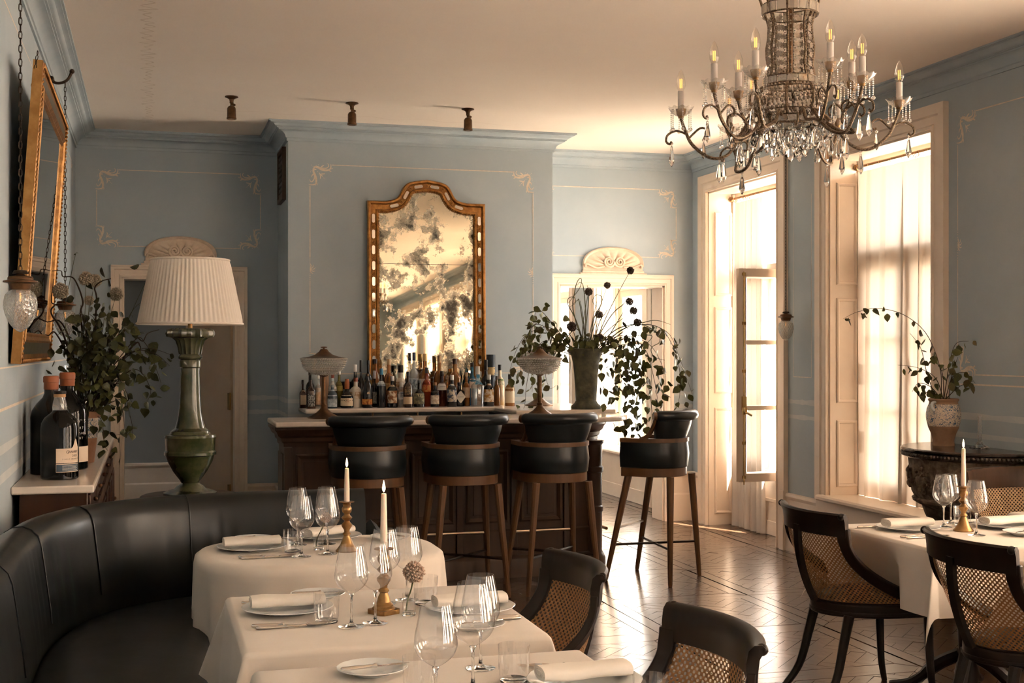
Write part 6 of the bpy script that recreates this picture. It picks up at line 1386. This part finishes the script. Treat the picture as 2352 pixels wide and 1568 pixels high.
# ================================================================= PLANTS
RT, FW = Vector((math.cos(YAW), -math.sin(YAW), 0)), Vector((math.sin(YAW), math.cos(YAW), 0))
def leafmesh(name, mat, kind=0):
    # pointed oval leaf, tip along -z, folded along the midrib; unit length 1
    if kind == 0: o = [(0, 0), (.26, -.22), (.36, -.42), (.27, -.70), (.0, -1.0)]
    elif kind == 1: o = [(0, 0), (.34, -.10), (.42, -.34), (.30, -.62), (.0, -1.0)]
    else: o = [(0, 0), (.16, -.2), (.20, -.5), (.13, -.8), (0, -1.0)]
    v = []; n = len(o)
    for i, (x, z) in enumerate(o): v.append((0, -.10 * math.sin(PI * i / (n - 1)), z))
    for s in (-1, 1):
        for i, (x, z) in enumerate(o[1:-1], 1): v.append((s * x, .06 * i / n, z + .03))
    f = []
    for q, s in ((n, -1), (n + n - 2, 1)):
        for i in range(n - 1):
            a, b_ = i, i + 1; l = [a, b_]; e = [] 
            if b_ < n - 1: e.append(q + b_ - 1)
            if a > 0: e.append(q + a - 1)
            f.append(tuple(l + e) if s > 0 else tuple(reversed(l + e)))
    me = bpy.data.meshes.new(name); me.from_pydata(v, [], f); smoothmesh(me, 80); me.materials.append(mat); return me
LG = [leafmesh('leaf', LEAF, 0), leafmesh('leaf', LEAF, 1), leafmesh('leaf', LEAFR, 0)]
LD = [leafmesh('leaf', LEAFD, 0), leafmesh('leaf', LEAFD, 1), leafmesh('leaf', LEAF, 1)]
LN = [leafmesh('leaf', LEAF, 2), leafmesh('leaf', LEAFD, 2)]
from mathutils import Quaternion, Euler
def add_leaf(parent, p, size, meshes, rr, hang=.6):
    o = link('leaf', meshes[rr.randrange(len(meshes))], None, parent); o.location = p
    o.rotation_euler = (rr.gauss(0, hang), rr.gauss(0, hang), rr.uniform(0, 6.28)); s = size * rr.uniform(.7, 1.25); o.scale = (s, s, s)
def branch(parent, pts, r, rr, meshes=None, step=.03, size=.045, mat=None, jit=.02, start=.15, side=1, hang=.6, name='branch', limit=None):
    P = bez(pts, 8); n = len(P); MB().tube(P, [r * (1 - .7 * i / n) for i in range(n)], 6).build(name, mat or TWIG, parent)
    if not meshes: return P
    L = 0; nxt = 0
    for i in range(1, n):
        L += (P[i] - P[i - 1]).length
        if i / n > start and L > nxt:
            nxt = L + step * rr.uniform(.6, 1.3)
            for s in range(side):
                j = Vector((rr.gauss(0, jit), rr.gauss(0, jit), rr.gauss(0, jit * .6) - jit * .5)); add_leaf(parent, P[i] + j, size, meshes, rr, hang)
    return P
def allium(parent, p, r, mat, rr, name='allium_head', n=90):
    b = MB(); b.ball((0, 0, 0), r * .62, 10, 7)
    for k in range(n):
        z = 1 - 2 * (k + .5) / n; a = k * 2.39996; q = math.sqrt(1 - z * z); d = Vector((q * math.cos(a), q * math.sin(a), z)); t = d.orthogonal().normalized(); u = d.cross(t); R0 = r * rr.uniform(.86, 1.06); s = r * .17
        c = d * R0; b.add([d * r * .55, c + t * s, c + u * s, c - t * s, c - u * s, c + d * s * .8], [(0, 1, 2), (0, 2, 3), (0, 3, 4), (0, 4, 1), (5, 2, 1), (5, 3, 2), (5, 4, 3), (5, 1, 4)])
    b.build(name, mat, parent, loc=p, smooth=False)
# ---- the big arrangement in the stone urn
ar = thing('flower_arrangement', 'wild bouquet of dark alliums and trailing leaves in the stone urn on the bar', 'flowers', (UX, UY, UZ + .33))
rr = random.Random(21); D0 = UX * math.sin(YAW) + UY * math.cos(YAW)
def A(px_, py_, df=0.0):
    d = D0 + df; w = RT * ((px_ - 1176) / 2950 * d) + FW * d; return Vector((w.x - UX, w.y - UY, CAM_H - (py_ - 800) / 2950 * d - (UZ + .33)))
def mouth(): a = rr.uniform(0, 6.28); q = rr.uniform(.01, .075); return Vector((q * math.cos(a), q * math.sin(a), .02))
for (x, y, r_, df) in ((1448, 621, .028, .05), (1395, 655, .025, .1), (1352, 670, .029, -.05), (1446, 692, .029, -.1), (1455, 713, .030, .12), (1464, 740, .031, -.02), (1376, 722, .029, .1), (1313, 750, .036, -.08), (1284, 775, .029, .05), (1244, 806, .028, -.14), (1377, 774, .028, -.12)):
    p = A(x, y, df); m = mouth(); branch(ar, [m, m.lerp(p, .5) + Vector((rr.gauss(0, .012), rr.gauss(0, .012), .03)), p],   .0050, rr, mat=STALK, name='stem'); allium(ar, p, r_, ALLD, rr)
# curled scapes
for pts in ([(1340, 800), (1318, 720), (1320, 670), (1327, 645), (1335, 640), (1332, 660), (1310, 690), (1303, 700)], [(1352, 800), (1345, 720), (1340, 660), (1333, 648), (1326, 655)], [(1355, 800), (1362, 740), (1380, 700), (1382, 682), (1370, 677), (1361, 690), (1368, 702), (1380, 700)],
            [(1335, 800), (1325, 740), (1305, 700), (1306, 685), (1318, 682), (1322, 695), (1308, 705)], [(1360, 800), (1400, 730), (1430, 700), (1440, 690), (1445, 684), (1435, 682)], [(1365, 800), (1410, 760), (1470, 745), (1510, 765), (1515, 785), (1500, 795), (1495, 805), (1505, 820), (1527, 827)],
            [(1360, 795), (1420, 762), (1480, 740), (1510, 736), (1540, 745)], [(1340, 800), (1290, 790), (1275, 810), (1272, 840), (1270, 870)], [(1338, 800), (1310, 770), (1290, 768), (1275, 790)], [(1350, 800), (1352, 690), (1349, 655)], [(1345, 800), (1332, 700), (1326, 690), (1315, 700)],
            [(1357, 800), (1375, 745), (1390, 720), (1395, 712), (1387, 718)], [(1362, 800), (1425, 780), (1495, 770), (1480, 790), (1450, 778)], [(1345, 800), (1340, 735), (1333, 690)], [(1350, 800), (1362, 730), (1372, 690)], [(1340, 800), (1330, 760), (1310, 765), (1300, 790), (1310, 830), (1307, 860)]):
    df0 = rr.uniform(-.1, .1); P = [mouth()] + [A(x, y, df0) for x, y in pts[1:]]; branch(ar, P, .0045, rr, mat=STALK, name='curled_stem')
LEFTB = [[(1345, 800), (1290, 770), (1240, 712), (1225, 740), (1222, 790)], [(1340, 800), (1270, 755), (1215, 765), (1188, 800), (1168, 860)], [(1340, 802), (1280, 770), (1230, 745), (1205, 790), (1195, 850), (1190, 870)], [(1340, 802), (1270, 800), (1225, 830), (1210, 880), (1206, 925), (1200, 945)], [(1342, 803), (1290, 800), (1255, 850), (1262, 890), (1278, 885)],
         [(1340, 803), (1285, 785), (1240, 790), (1228, 850), (1222, 900)], [(1338, 803), (1300, 790), (1262, 770), (1245, 745)], [(1340, 803), (1290, 800), (1250, 800), (1240, 850), (1235, 905)]]
RIGHTB = [[(1352, 803), (1420, 770), (1480, 745), (1535, 765), (1560, 820), (1578, 870), (1590, 905)], [(1352, 803), (1440, 755), (1510, 750), (1548, 800), (1562, 860), (1560, 915), (1550, 935)], [(1355, 803), (1420, 790), (1450, 840), (1465, 900), (1475, 960), (1470, 990)], [(1355, 803), (1410, 785), (1435, 830), (1445, 890), (1460, 950), (1455, 1000)],
          [(1358, 803), (1405, 800), (1415, 850), (1408, 890), (1415, 915)], [(1356, 803), (1430, 780), (1480, 800), (1500, 860), (1510, 920), (1505, 950)], [(1356, 803), (1440, 790), (1470, 830), (1490, 890), (1498, 950), (1500, 985)], [(1356, 803), (1425, 775), (1490, 790), (1525, 850), (1530, 900)], [(1357, 803), (1395, 790), (1425, 800), (1440, 850), (1450, 900)], [(1356, 803), (1400, 780), (1440, 772), (1460, 800), (1470, 850)]]
cnt0 = len(bpy.data.objects)
for pts in LEFTB: df0 = rr.uniform(-.10, .12); branch(ar, [mouth()] + [A(x, y, df0 * (i + 1) / 4) for i, (x, y) in enumerate(pts[1:])], .0030, rr, LG, .026, .060, jit=.024, start=.22, hang=.55)
for pts in RIGHTB: df0 = rr.uniform(-.14, .14); branch(ar, [mouth()] + [A(x, y, df0 * (i + 1) / 4) for i, (x, y) in enumerate(pts[1:])], .0030, rr, LG, .026, .062, jit=.030, start=.25, hang=.55)
for k in range(34):   # body of leaves over the rim
    a = rr.uniform(0, 6.28); q = rr.uniform(.05, .20); add_leaf(ar, Vector((q * math.cos(a), q * math.sin(a), .14 + rr.uniform(-.03, .10))), .05, LG, rr, .9)
def foliage(parent, pts, size, meshes, rr, mat, hang=.7, name='foliage'):
    b = MB()
    for p in pts:
        me = meshes[rr.randrange(len(meshes))]; s = size * rr.uniform(.7, 1.25); m = Matrix.Translation(p) @ Euler((rr.gauss(0, hang), rr.gauss(0, hang), rr.uniform(0, 6.28))).to_matrix().to_4x4() @ Matrix.Scale(s, 4)
        b.add([m @ v.co for v in me.vertices], [tuple(q.vertices) for q in me.polygons])
    o = link(name, b.mesh(name, True, 80), mat, parent); o['kind'] = 'stuff'
fp_ = []
for k in range(130):
    x = rr.gauss(1435, 32); y = rr.uniform(770, 905) if rr.random() < .7 else rr.uniform(880, 990); fp_.append(A(x + (y - 800) * .12, y, rr.uniform(-.14, .14)))
for k in range(70): fp_.append(A(rr.gauss(1250, 28), rr.gauss(775, 34), rr.uniform(-.12, .12)))
for k in range(40): fp_.append(A(rr.gauss(1350, 40), rr.gauss(785, 14), rr.uniform(-.12, .12)))
foliage(ar, fp_, .060, LG, rr, LEAF, .55)
# ---- left bouquet on the sideboard
PX, PY, PZ = -.335, 7.13, .9802
pt = thing('flower_pot', 'terracotta pot with blue and white band under the left bouquet', 'pot', (PX, PY, PZ))
MB().lathe([(0, 0), (.052, 0), (.054, .01), (.062, .08), (.068, .13)], 30).build('clay_body', TERRA, pt); MB().lathe([(.068, .13), (.077, .18), (.080, .235)], 30).build('painted_band', DELFT, pt); MB().lathe([(.080, .235), (.086, .245), (.088, .265), (.082, .270), (.070, .262), (.066, .22), (0, .21)], 30).build('rim', TERRA, pt)
lb = thing('flower_arrangement', 'bushy dark green bouquet with pale alliums and twisted twigs on the sideboard', 'flowers', (PX, PY, PZ + .21))
rr = random.Random(5); D1_ = PX * math.sin(YAW) + PY * math.cos(YAW)
def A2(px_, py_, df=0.0):
    d = D1_ + df; w = RT * ((px_ - 1176) / 2950 * d) + FW * d; x = max(w.x, XL + .02)
    return Vector((x - PX, w.y - PY, CAM_H - (py_ - 800) / 2950 * d - (PZ + .21)))
def mouth2(): a = rr.uniform(0, 6.28); q = rr.uniform(.005, .05); return Vector((q * math.cos(a), q * math.sin(a), .02))
for x, y, r_, df in ((198, 640, .036, .0), (218, 645, .034, .10), (139, 668, .040, -.05), (267, 676, .034, .05), (205, 690, .026, .2)):
    p = A2(x, y, df); m = mouth2(); branch(lb, [m, m.lerp(p, .5) + Vector((rr.gauss(0, .01), 0, .02)), p], .003, rr, mat=STALK, name='stem'); allium(lb, p, r_, ALLP, rr, n=110)
for pts in ([(205, 900), (190, 800), (185, 720), (190, 690), (170, 640), (145, 635), (140, 622), (120, 622)], [(200, 900), (165, 800), (140, 740), (115, 738), (105, 742)], [(210, 900), (215, 780), (222, 690), (218, 660), (235, 645), (255, 640)], [(215, 900), (260, 790), (295, 755), (312, 770), (328, 783), (340, 765), (366, 757)], [(200, 900), (160, 830), (128, 765), (112, 770), (105, 768)],
            [(200, 880), (150, 780), (118, 720), (125, 700), (118, 690), (124, 640)], [(215, 900), (300, 800), (322, 795), (320, 810)]):
    df0 = rr.uniform(-.02, .12); branch(lb, [mouth2()] + [A2(x, y, df0) for x, y in pts[1:]], .0062, rr, name='twisted_twig')
BR = [[(215, 900), (200, 800), (190, 730), (185, 700)], [(215, 900), (250, 800), (260, 730)], [(220, 900), (290, 820), (350, 810), (390, 840)], [(220, 900), (300, 850), (345, 890), (335, 930)], [(215, 900), (270, 880), (300, 960), (305, 1000)], [(210, 900), (180, 820), (150, 780)], [(210, 900), (230, 780), (240, 720)], [(215, 900), (260, 840), (330, 800), (395, 815)],
      [(215, 905), (230, 960), (240, 1020), (248, 1035)], [(212, 905), (200, 980), (205, 1040), (212, 1055)], [(218, 905), (275, 850), (300, 830)], [(218, 900), (280, 780), (280, 720)], [(212, 900), (175, 860), (165, 900)], [(216, 900), (300, 790), (335, 790), (360, 850), (370, 880)], [(215, 900), (220, 760), (205, 720)], [(218, 905), (270, 920), (285, 985), (265, 1000)], [(214, 900), (190, 850), (175, 790)], [(218, 900), (255, 860), (290, 900), (310, 940)]]
for pts in BR: df0 = rr.uniform(-.12, .10); branch(lb, [mouth2()] + [A2(x, y, df0 * (i + 1) / 3) for i, (x, y) in enumerate(pts[1:])], .0028, rr, LD, .027, .052, jit=.030, start=.12, side=1, hang=.7)
for k in range(80):
    x = rr.gauss(225, 42); y = rr.gauss(830, 62); add_leaf(lb, A2(x, y, rr.uniform(-.16, .12)), .048, LD, rr, .8)
foliage(lb, [A2(rr.gauss(228, 46), rr.gauss(825, 66), rr.uniform(-.16, .12)) for k in range(330)], .050, LD, rr, LEAFD, .8)
for pts in ([(220, 900), (300, 720), (345, 690)], [(222, 900), (310, 700), (338, 640)], [(150, 700), (172, 590), (180, 583)]):
    branch(lb, [A2(*p) for p in pts], .0018, rr, LN, .03, .018, mat=STALK, jit=.006, start=.6, name='grass_stem')
# ---- branches in the majolica jar
jb = thing('leafy_branches', 'arching leafy green branches in the blue and white jar', 'branches', (JX, JY, JZ + .25))
rr = random.Random(9); D3 = JX * math.sin(YAW) + JY * math.cos(YAW)
def A3(px_, py_, df=0.0):
    d = D3 + df; w = RT * ((px_ - 1176) / 2950 * d) + FW * d; x = min(w.x, XR - .03)
    return Vector((x - JX, w.y - JY, CAM_H - (py_ - 800) / 2950 * d - (JZ + .25)))
def m3(): a = rr.uniform(0, 6.28); q = rr.uniform(.0, .045); return Vector((q * math.cos(a), q * math.sin(a), 0))
for pts, df, st, sz in (([(2165, 915), (2160, 850), (2130, 770), (2080, 725), (2020, 708), (1970, 716), (1937, 732)], -.25, .040, .050), ([(2165, 915), (2150, 870), (2110, 845), (2062, 838)], -.2, .045, .045), ([(2168, 915), (2180, 840), (2195, 790), (2225, 783)], -.12, .022, .055), ([(2172, 915), (2200, 890), (2235, 875)], -.15, .024, .052),
                    ([(2160, 915), (2140, 890), (2110, 880), (2095, 900)], -.15, .026, .048), ([(2166, 915), (2165, 860), (2150, 830), (2140, 810)], -.12, .024, .050), ([(2168, 915), (2185, 870), (2215, 855), (2240, 880)], -.2, .024, .052), ([(2164, 915), (2130, 860), (2115, 800), (2090, 765)], -.22, .036, .046), ([(2168, 915), (2190, 850), (2200, 820)], -.1, .022, .055), ([(2166, 915), (2150, 905), (2120, 900)], -.15, .022, .046)):
    branch(jb, [m3()] + [A3(x, y, df * (i + 1) / len(pts)) for i, (x, y) in enumerate(pts[1:])], .003, rr, [LG[0], LG[1], LD[1], LG[2]], st, sz, jit=.016, start=.25, hang=.6)
# ---- single alliums in glass bud vases on the tables
def bud(x, y, label, vlab, r_=.028, lean=(.012, .0)):
    t = thing('bud_vase', vlab, 'vase', (x, y, ZTAB), 0, 'glass bud vases'); MB().lathe_open([(.018, .008), (.022, .02), (.0205, .05), (.022, .068)], 20).build('wall', GLASS, t); MB().lathe([(0, 0), (.020, 0), (.021, .006), (.018, .012), (0, .010)], 20, flute=.05, nfl=8).build('base', STEMG, t)
    f_ = thing('allium_flower', label, 'flower', (x, y, ZTAB + .012)); MB().tube(bez([(-.010, 0, .0), (-.004, .002, .035), (lean[0] * .5, 0, .07), (lean[0], lean[1], .105)], 5), .0025, 6).build('stem', STALK, f_); allium(f_, (lean[0] * 1.1, lean[1], .12), r_, ALLK, random.Random(2), 'flower_head', 120)
bud(.775, 3.925, 'pink allium in a bud vase on the middle left table', 'small glass bud vase right of the nearer candlestick', .032, (.014, 0)); bud(.668, 5.305, 'small pink allium on the rounded far table', 'small glass bud vase among the glasses of the far table', .022, (.026, -.01))
# ================================================================= CHANDELIER
CX, CY = 2.40, 4.52
def cz(y): return 1.58 + (800 - y) * .001695
cd = thing('chandelier', 'large beaded crystal chandelier with candle bulbs hanging at the upper right', 'chandelier', (CX, CY, 0))
ROPE = M('beaded_rope', (.070, .040, .020), rough=.38, metal=.6, col2=(.26, .19, .125), vscale=240, vlo=.45, vhi=.55, bump=.8, bscale=260, bdist=.002)
drop = MB().lathe([(0, 0), (.0045, -.004), (.0045, -.010), (.0065, -.018), (.0125, -.058), (.0085, -.070), (0, -.083)], 6).mesh('crystal_drop', False); drop.materials.append(CRYS)
pear = MB().lathe([(0, 0), (.005, -.006), (.013, -.028), (.016, -.042), (.010, -.056), (0, -.064)], 8).mesh('crystal_pear', False); pear.materials.append(CRYS)
beadm = MB().ball((0, 0, -.006), .0065, 8, 6).mesh('crystal_bead', False); beadm.materials.append(CRYS)
def hang(p, s=1.0, m=None, bead=True):
    x, y, z = p
    if bead: link('crystal_bead', beadm, None, cd, (x, y, z)); z -= .014
    o = link('crystal_drop', m or drop, None, cd, (x, y, z), (0, 0, R.uniform(0, 3))); o.scale = (s, s, s)
def ring(r, y, th, name='ring', mat=None, n=48): return MB().tube([(r * math.cos(2 * PI * i / n), r * math.sin(2 * PI * i / n), cz(y)) for i in range(n)], th, 6, closed=True).build(name, mat or ROPE, cd)
# upper crown, canopy rod and chain
MB().lathe([(.004, 2.6), (.010, 2.62), (.010, 3.20), (.004, 3.22)], 10).build('centre_rod', BRONZE, cd); MB().lathe([(0, ZC - .0005), (.07, ZC - .0005), (.072, ZC - .012), (.05, ZC - .03), (.015, ZC - .05), (.008, ZC - .12), (0, ZC - .12)], 28).build('ceiling_rose', BRONZE, cd)
colr = [(-70, .155), (-30, .135), (0, .112), (20, .104), (40, .090), (60, .082), (85, .084), (110, .091), (130, .090), (150, .085), (170, .090), (182, .098)]
def colR(y):
    for (a, ra), (b_, rb) in zip(colr, colr[1:]):
        if a <= y <= b_: return ra + (rb - ra) * (y - a) / (b_ - a)
    return colr[-1][1]
for k in range(8):
    a = 2 * PI * k / 8 + .2; MB().tube([(colR(y) * math.cos(a), colR(y) * math.sin(a), cz(y)) for y in range(-70, 183, 6)], .0055, 6).build('column_rib', ROPE, cd)
# glass tile bands
def tiles(r, y0, y1, n, name='glass_tile'):
    for y in (y0, y1): ring(r, y, .003)
    w = 2 * PI * r / n * .86; tm = MB().box(-w / 2, w / 2, -.004, .004, cz(y1) - cz(y0) + .002 if False else -(cz(y0) - cz(y1)) / 2 + .003, (cz(y0) - cz(y1)) / 2 - .003).mesh(name, False); tm.materials.append(BEADT)
    for k in range(n): a = 2 * PI * k / n; link(name, tm, None, cd, (r * math.cos(a), r * math.sin(a), (cz(y0) + cz(y1)) / 2), (0, 0, a + PI / 2))
BEADT = thin_glass('chandelier_tiles', tint=(.80, .76, .70), ior=1.55, rough=.08, gain=2.2, body=.30, bodycol=(.62, .54, .44))
tiles(.106, 12, 36, 16); tiles(.100, 180, 198, 16); tiles(.098, 270, 288, 16)
# lattice of beads and flowers between the ribs
lt = MB(); q = random.Random(4)
for k in range(8):
    a0 = 2 * PI * k / 8 + .2; a1 = a0 + 2 * PI / 8
    for i in range(7):
        ya, yb = 42 + i * 20, 62 + i * 20
        for s in (0, 1):
            pts = []
            for j in range(7):
                f_ = j / 6; y = ya + (yb - ya) * f_; a = a0 + (a1 - a0) * (f_ if s else 1 - f_); r = colR(y) * .985; pts.append((r * math.cos(a), r * math.sin(a), cz(y)))
            for p in pts: lt.ball((p[0], p[1], p[2]), .0036, 5, 4)
        a = (a0 + a1) / 2; y = (ya + yb) / 2; r = colR(y); c = Vector((r * math.cos(a), r * math.sin(a), cz(y))); t = Vector((-math.sin(a), math.cos(a), 0))
        for m in range(8):
            an = m * PI / 4; d = t * math.cos(an) + Vector((0, 0, 1)) * math.sin(an); n_ = Vector((math.cos(a), math.sin(a), 0)); e = d.cross(n_) * .0035; lt.add([c + n_ * .003, c + d * .008 + e, c + d * .0155 + n_ * .002, c + d * .008 - e], [(0, 1, 2, 3)])
o = lt.build('bead_lattice', BEADM, cd, angle=50); o['kind'] = 'stuff'
# basket
bask = [(198, .100), (206, .122), (220, .134), (240, .136), (258, .124), (270, .104)]
for k in range(8):
    a = 2 * PI * k / 8 + .2; P = bez([(r * math.cos(a), r * math.sin(a), cz(y)) for y, r in bask], 4); MB().tube(P, .006, 6).build('basket_rib', ROPE, cd)
bk_ = MB()
for j in range(7):
    f_ = j / 6; y = 203 + f_ * 62; r = [.114, .126, .133, .135, .131, .121, .108][j]; n = 44
    for k in range(n): a = 2 * PI * (k + .5 * (j % 2)) / n; bk_.ball((r * math.cos(a), r * math.sin(a), cz(y)), .0075 if j % 2 else .0055, 6, 5)
o = bk_.build('basket_beads', BEADM, cd, angle=50); o['kind'] = 'stuff'
for y, r in ((206, .122), (258, .124)): ring(r, y, .0028)
# arms
fluted = MB(); fp = [(.012, -.004), (.022, .0), (.038, .012), (.046, .026), (.049, .030)]; vs_ = []; seg = 40
for r, z in fp:
    for k in range(seg): a = 2 * PI * k / seg; f_ = 1 + .07 * math.cos(10 * a) * (r / .043); vs_.append((r * f_ * math.cos(a), r * f_ * math.sin(a), z + (.003 * math.cos(10 * a) if r > .03 else 0)))
fluted.add(vs_, [(i * seg + k, i * seg + (k + 1) % seg, (i + 1) * seg + (k + 1) % seg, (i + 1) * seg + k) for i in range(len(fp) - 1) for k in range(seg)]); bob = fluted.mesh('bobeche', True, 60); bob.materials.append(CUTGC := thin_glass('bobeche_glass', tint=(.95, .93, .9), ior=1.55, gain=2.4, body=.22, bodycol=(.85, .80, .72)))
cup = MB().lathe([(0, -.012), (.010, -.012), (.012, -.004), (.017, .004), (.020, .020), (.021, .024), (.014, .025), (0, .025)], 20).mesh('brass_cup'); cup.materials.append(BRASS)
slv = MB().lathe([(.0125, .024), (.0125, .094), (0, .095)], 16).mesh('candle_sleeve'); slv.materials.append(BULBSL)
bl = bez([(.009, .095, 0), (.0165, .110, 0), (.0178, .127, 0), (.0140, .150, 0), (.0068, .170, 0), (.0, .180, 0)], 3); blb = MB().lathe_open([(p.x, p.y) for p in bl], 20).mesh('bulb', True, 80); blb.materials.append(BULBG)
fm = MB()
for k in range(4): a = k * PI / 2; fm.tube([(.0045 * math.cos(a), .0045 * math.sin(a), .106), (.005 * math.cos(a), .005 * math.sin(a), .142)], .0011, 5)
fil = fm.mesh('filament'); fil.materials.append(FILAM)
sb_ = MB()
for k in range(9): sb_.ball((0, 0, -.008 * k), .0034, 6, 4)
sb_.ball((0, 0, -.008 * 9 - .004), .0075, 8, 6)
strand = sb_.mesh('bead_strand'); strand.materials.append(CRYS)
def arm(ang, Rr, zc, dip=0.0):
    a = math.radians(ang); d = -RT * math.cos(a + PI) - FW * math.sin(a)       # 0 = image right, 90 = towards the viewer
    d = RT * math.cos(a) - FW * math.sin(a)
    f_ = lambda r, z: (d.x * r, d.y * r, z)
    z0 = cz(272); P = bez([f_(.105, z0), f_(.135, z0 + .012), f_(.175, z0 - .035), f_(.24, zc - .150 - dip), f_(.31, zc - .165 - dip), f_(Rr - .045, zc - .115), f_(Rr - .015, zc - .055), f_(Rr, zc - .012)], 7)
    MB().tube(P, [.0075] * 20 + [.0065] * (len(P) - 20), 8).build('arm', ROPE, cd)
    Q = bez([f_(Rr - .025, zc - .075), f_(Rr + .015, zc - .060), f_(Rr + .050, zc - .075), f_(Rr + .058, zc - .10), f_(Rr + .045, zc - .112), f_(Rr + .036, zc - .102)], 5); MB().tube(Q, .0045, 6).build('arm_scroll', ROPE, cd)
    Q = bez([f_(Rr - .03, zc - .09), f_(Rr - .075, zc - .050), f_(Rr - .105, zc - .06), f_(Rr - .105, zc - .085), f_(Rr - .088, zc - .085)], 5); MB().tube(Q, .0045, 6).build('arm_scroll', ROPE, cd)
    p = f_(Rr, zc)
    for nm, me in (('bobeche', bob), ('brass_cup', cup), ('candle_sleeve', slv), ('bulb', blb), ('filament', fil)): link(nm, me, None, cd, p)
    for k in range(6):
        q_ = k * PI / 3 + .3; link('bead_strand', strand, None, cd, (p[0] + .040 * math.cos(q_), p[1] + .040 * math.sin(q_), zc + .018))
    hang(f_(Rr + .036, zc - .105)); hang(f_(.275, zc - .168 - dip)); hang(f_(Rr - .088, zc - .09), .8)
    hang(f_(.20, zc - .105), .9, pear)
for ang, Rr, zc in ((0, .425, 2.521), (62.6, .40, 2.541), (54, .30, 2.546), (81.6, .40, 2.582), (120, .40, 2.565), (145, .28, 2.525), (143, .42, 2.538), (180, .425, 2.487), (238, .35, 2.47), (255, .34, 2.55), (314, .36, 2.496)): arm(ang, Rr, zc)
for n, r, y in ((12, .098, 290), (9, .155, 305), (14, .06, 300)):
    for k in range(n): a = 2 * PI * k / n + .15; hang((r * math.cos(a), r * math.sin(a), cz(y + R.uniform(-6, 8))), R.uniform(.85, 1.1), drop if k % 3 else pear)
for k in range(10): a = 2 * PI * k / 10; MB().tube(bez([(.098 * math.cos(a), .098 * math.sin(a), cz(288)), (.135 * math.cos(a), .135 * math.sin(a), cz(300)), (.165 * math.cos(a), .165 * math.sin(a), cz(290)), (.160 * math.cos(a), .160 * math.sin(a), cz(278))], 5), .004, 6).build('lower_scroll', ROPE, cd)
